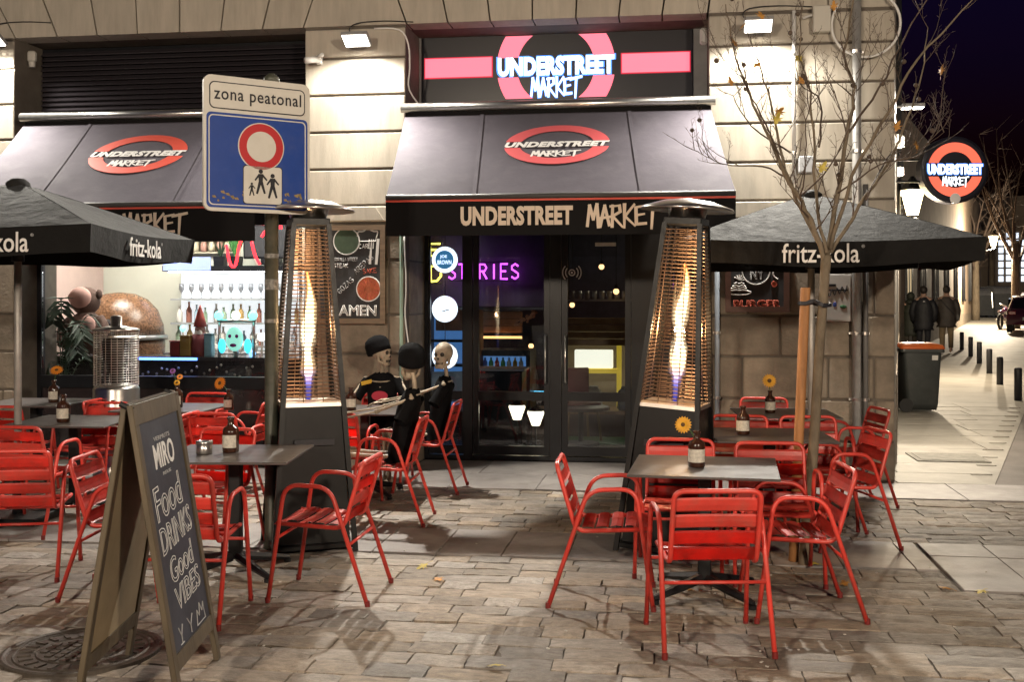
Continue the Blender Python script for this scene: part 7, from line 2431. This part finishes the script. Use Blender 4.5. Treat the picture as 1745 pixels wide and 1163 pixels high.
for p in gp:
    for _ in range(2):
        pe.ball(p + Vector((brr.uniform(-.03, .03), brr.uniform(-.02, .02), brr.uniform(-.03, .02))), brr.uniform(.012, .026), 7, 5, (1, .4, 1))
pe.build('dried_slices', mat('dried_orange', (.45, .2, .1), .7, var=.4, scale=30), ga)

# warm bulbs and a glass rack added as clutter, strips for the cyan glow
for k, (u, v, Y, lb_) in enumerate(((1025, 455, 14.0, 'tiny added warm bulb high behind the right door'), (1050, 497, 13.2, 'added warm bulb at mid height behind the right door, near its frame'), (975, 520, 14.8, 'added warm bulb deep behind the right door, near the middle post'), (905, 590, 14.6, 'added warm bulb low behind the left door'))):
    z = fz(u, v, Y)
    t = thing('added_bulb', lb_, 'lamp', (fx(u, Y), Y, z), 0, 'added bulbs inside the doors')
    MB().ball((0, 0, 0), .035, 10, 7).build('bulb', glow('pendant_warm', (1.0, .55, .2), 4.0), t, True)
    MB().tube([(0, 0, .03), (0, 0, 3.28 - z)], .004, 4).lathe([(.02, .03), (.02, .08)], n=8).build('cord', M_BLACKMETAL, t)
for k, (u, v, Y, w_, lb_) in enumerate(((880, 640, 14.2, .50, 'upper cyan light strip behind the left door'), (900, 668, 14.0, .42, 'lower cyan light strip behind the left door'), (862, 612, 14.4, .30, 'short cyan light strip topmost behind the left door'))):
    t = thing('light_strip', lb_, 'light strip', (fx(u, Y), Y, fz(u, v, Y)), 0, 'cyan light strips inside the doors')
    MB().box((0, 0, 0), (w_, .03, .03)).build('profile', M_CHAR, t)
    MB().box((0, -.017, 0), (w_ - .02, .004, .02)).build('diffuser', glow('cyan_strip', (.15, .7, 1.0), 3.5), t)
rk = thing('glass_rack', 'rack of small glasses hanging in the dark behind the right door', 'rack', (fx(1020, 13.4), 13.4, fz(1020, 512, 13.4)), 0)
MB().box((0, 0, 0), (.78, .22, .025)).build('board', mat('rack_board', (.35, .34, .33), .3), rk)
gl_ = MB()
for k in range(8):
    gl_.lathe([(.028, .013), (.034, .05), (.032, .11)], c=(-.32 + .09 * k, 0, 0), n=9)
stuff(gl_.build('glasses', mat('glassware', (.55, .58, .6), .1, .2, coat=.5), rk, True))
MB().tube([(-.36, 0, 0), (-.36, 0, .9)], .008, 5).tube([(.36, 0, 0), (.36, 0, .9)], .008, 5).build('hanger', M_BLACKMETAL, rk)
pc_ = thing('poster_panel', 'orange and brown picture panel behind the sidelight under the round lamps', 'picture', (fx(772, 12.6), 12.6, 1.55), 0)
MB().box((0, 0, 0), (.40, .03, .5)).build('frame', mat('panel_wood', (.22, .10, .05), .6, var=.3), pc_)
MB().box((-.04, -.017, .04), (.24, .004, .34)).build('print', mat('panel_print', (.42, .20, .16), .7, var=.4, scale=6), pc_)

# ================================================================== FALLEN LEAVES, SMALL LITTER
lrs = random.Random(31)
for k, (u, v, lb_) in enumerate(((722, 968, 'curled fallen leaf on the flagstones left of the slab strip'), (748, 992, 'pale fallen leaf on the flagstones below the curled one'), (845, 1139, 'fallen leaf near the bottom photo edge'), (1612, 1008, 'dark fallen leaf at the edge of the right granite slabs'), (1674, 1012, 'small brown fallen leaf right of the granite slabs'), (1440, 1000, 'fallen leaf at the foot of the right chair'), (1388, 965, 'fallen leaf beside the tree trunk'), (1175, 1010, 'fallen leaf under the front right table'))):
    x, y, z = spot(u, v)
    o = link('fallen_leaf', lm1 if k % 2 else lm2, None, (x, y, .014), (R(lrs.uniform(-14, 14)), R(lrs.uniform(-14, 14)), lrs.uniform(0, 6)))
    o.scale = (.8, .8, .8)
    tag(o, lb_, 'leaf', 'fallen leaves on the paving')
lit = MB()
for k in range(46):
    u, v = lrs.uniform(420, 1700), lrs.uniform(880, 1160)
    x, y, z = spot(u, v)
    lit.box((x, y, .006), (lrs.uniform(.008, .02), lrs.uniform(.005, .012), .004), rot=Matrix.Rotation(lrs.uniform(0, 3), 3, 'Z'))
tag(lit.build('paper_scraps', mat('scrap', (.5, .47, .42), .8)), 'tiny pale scraps scattered over the flagstones', 'litter', None, 'stuff')
bpy.context.view_layer.update()
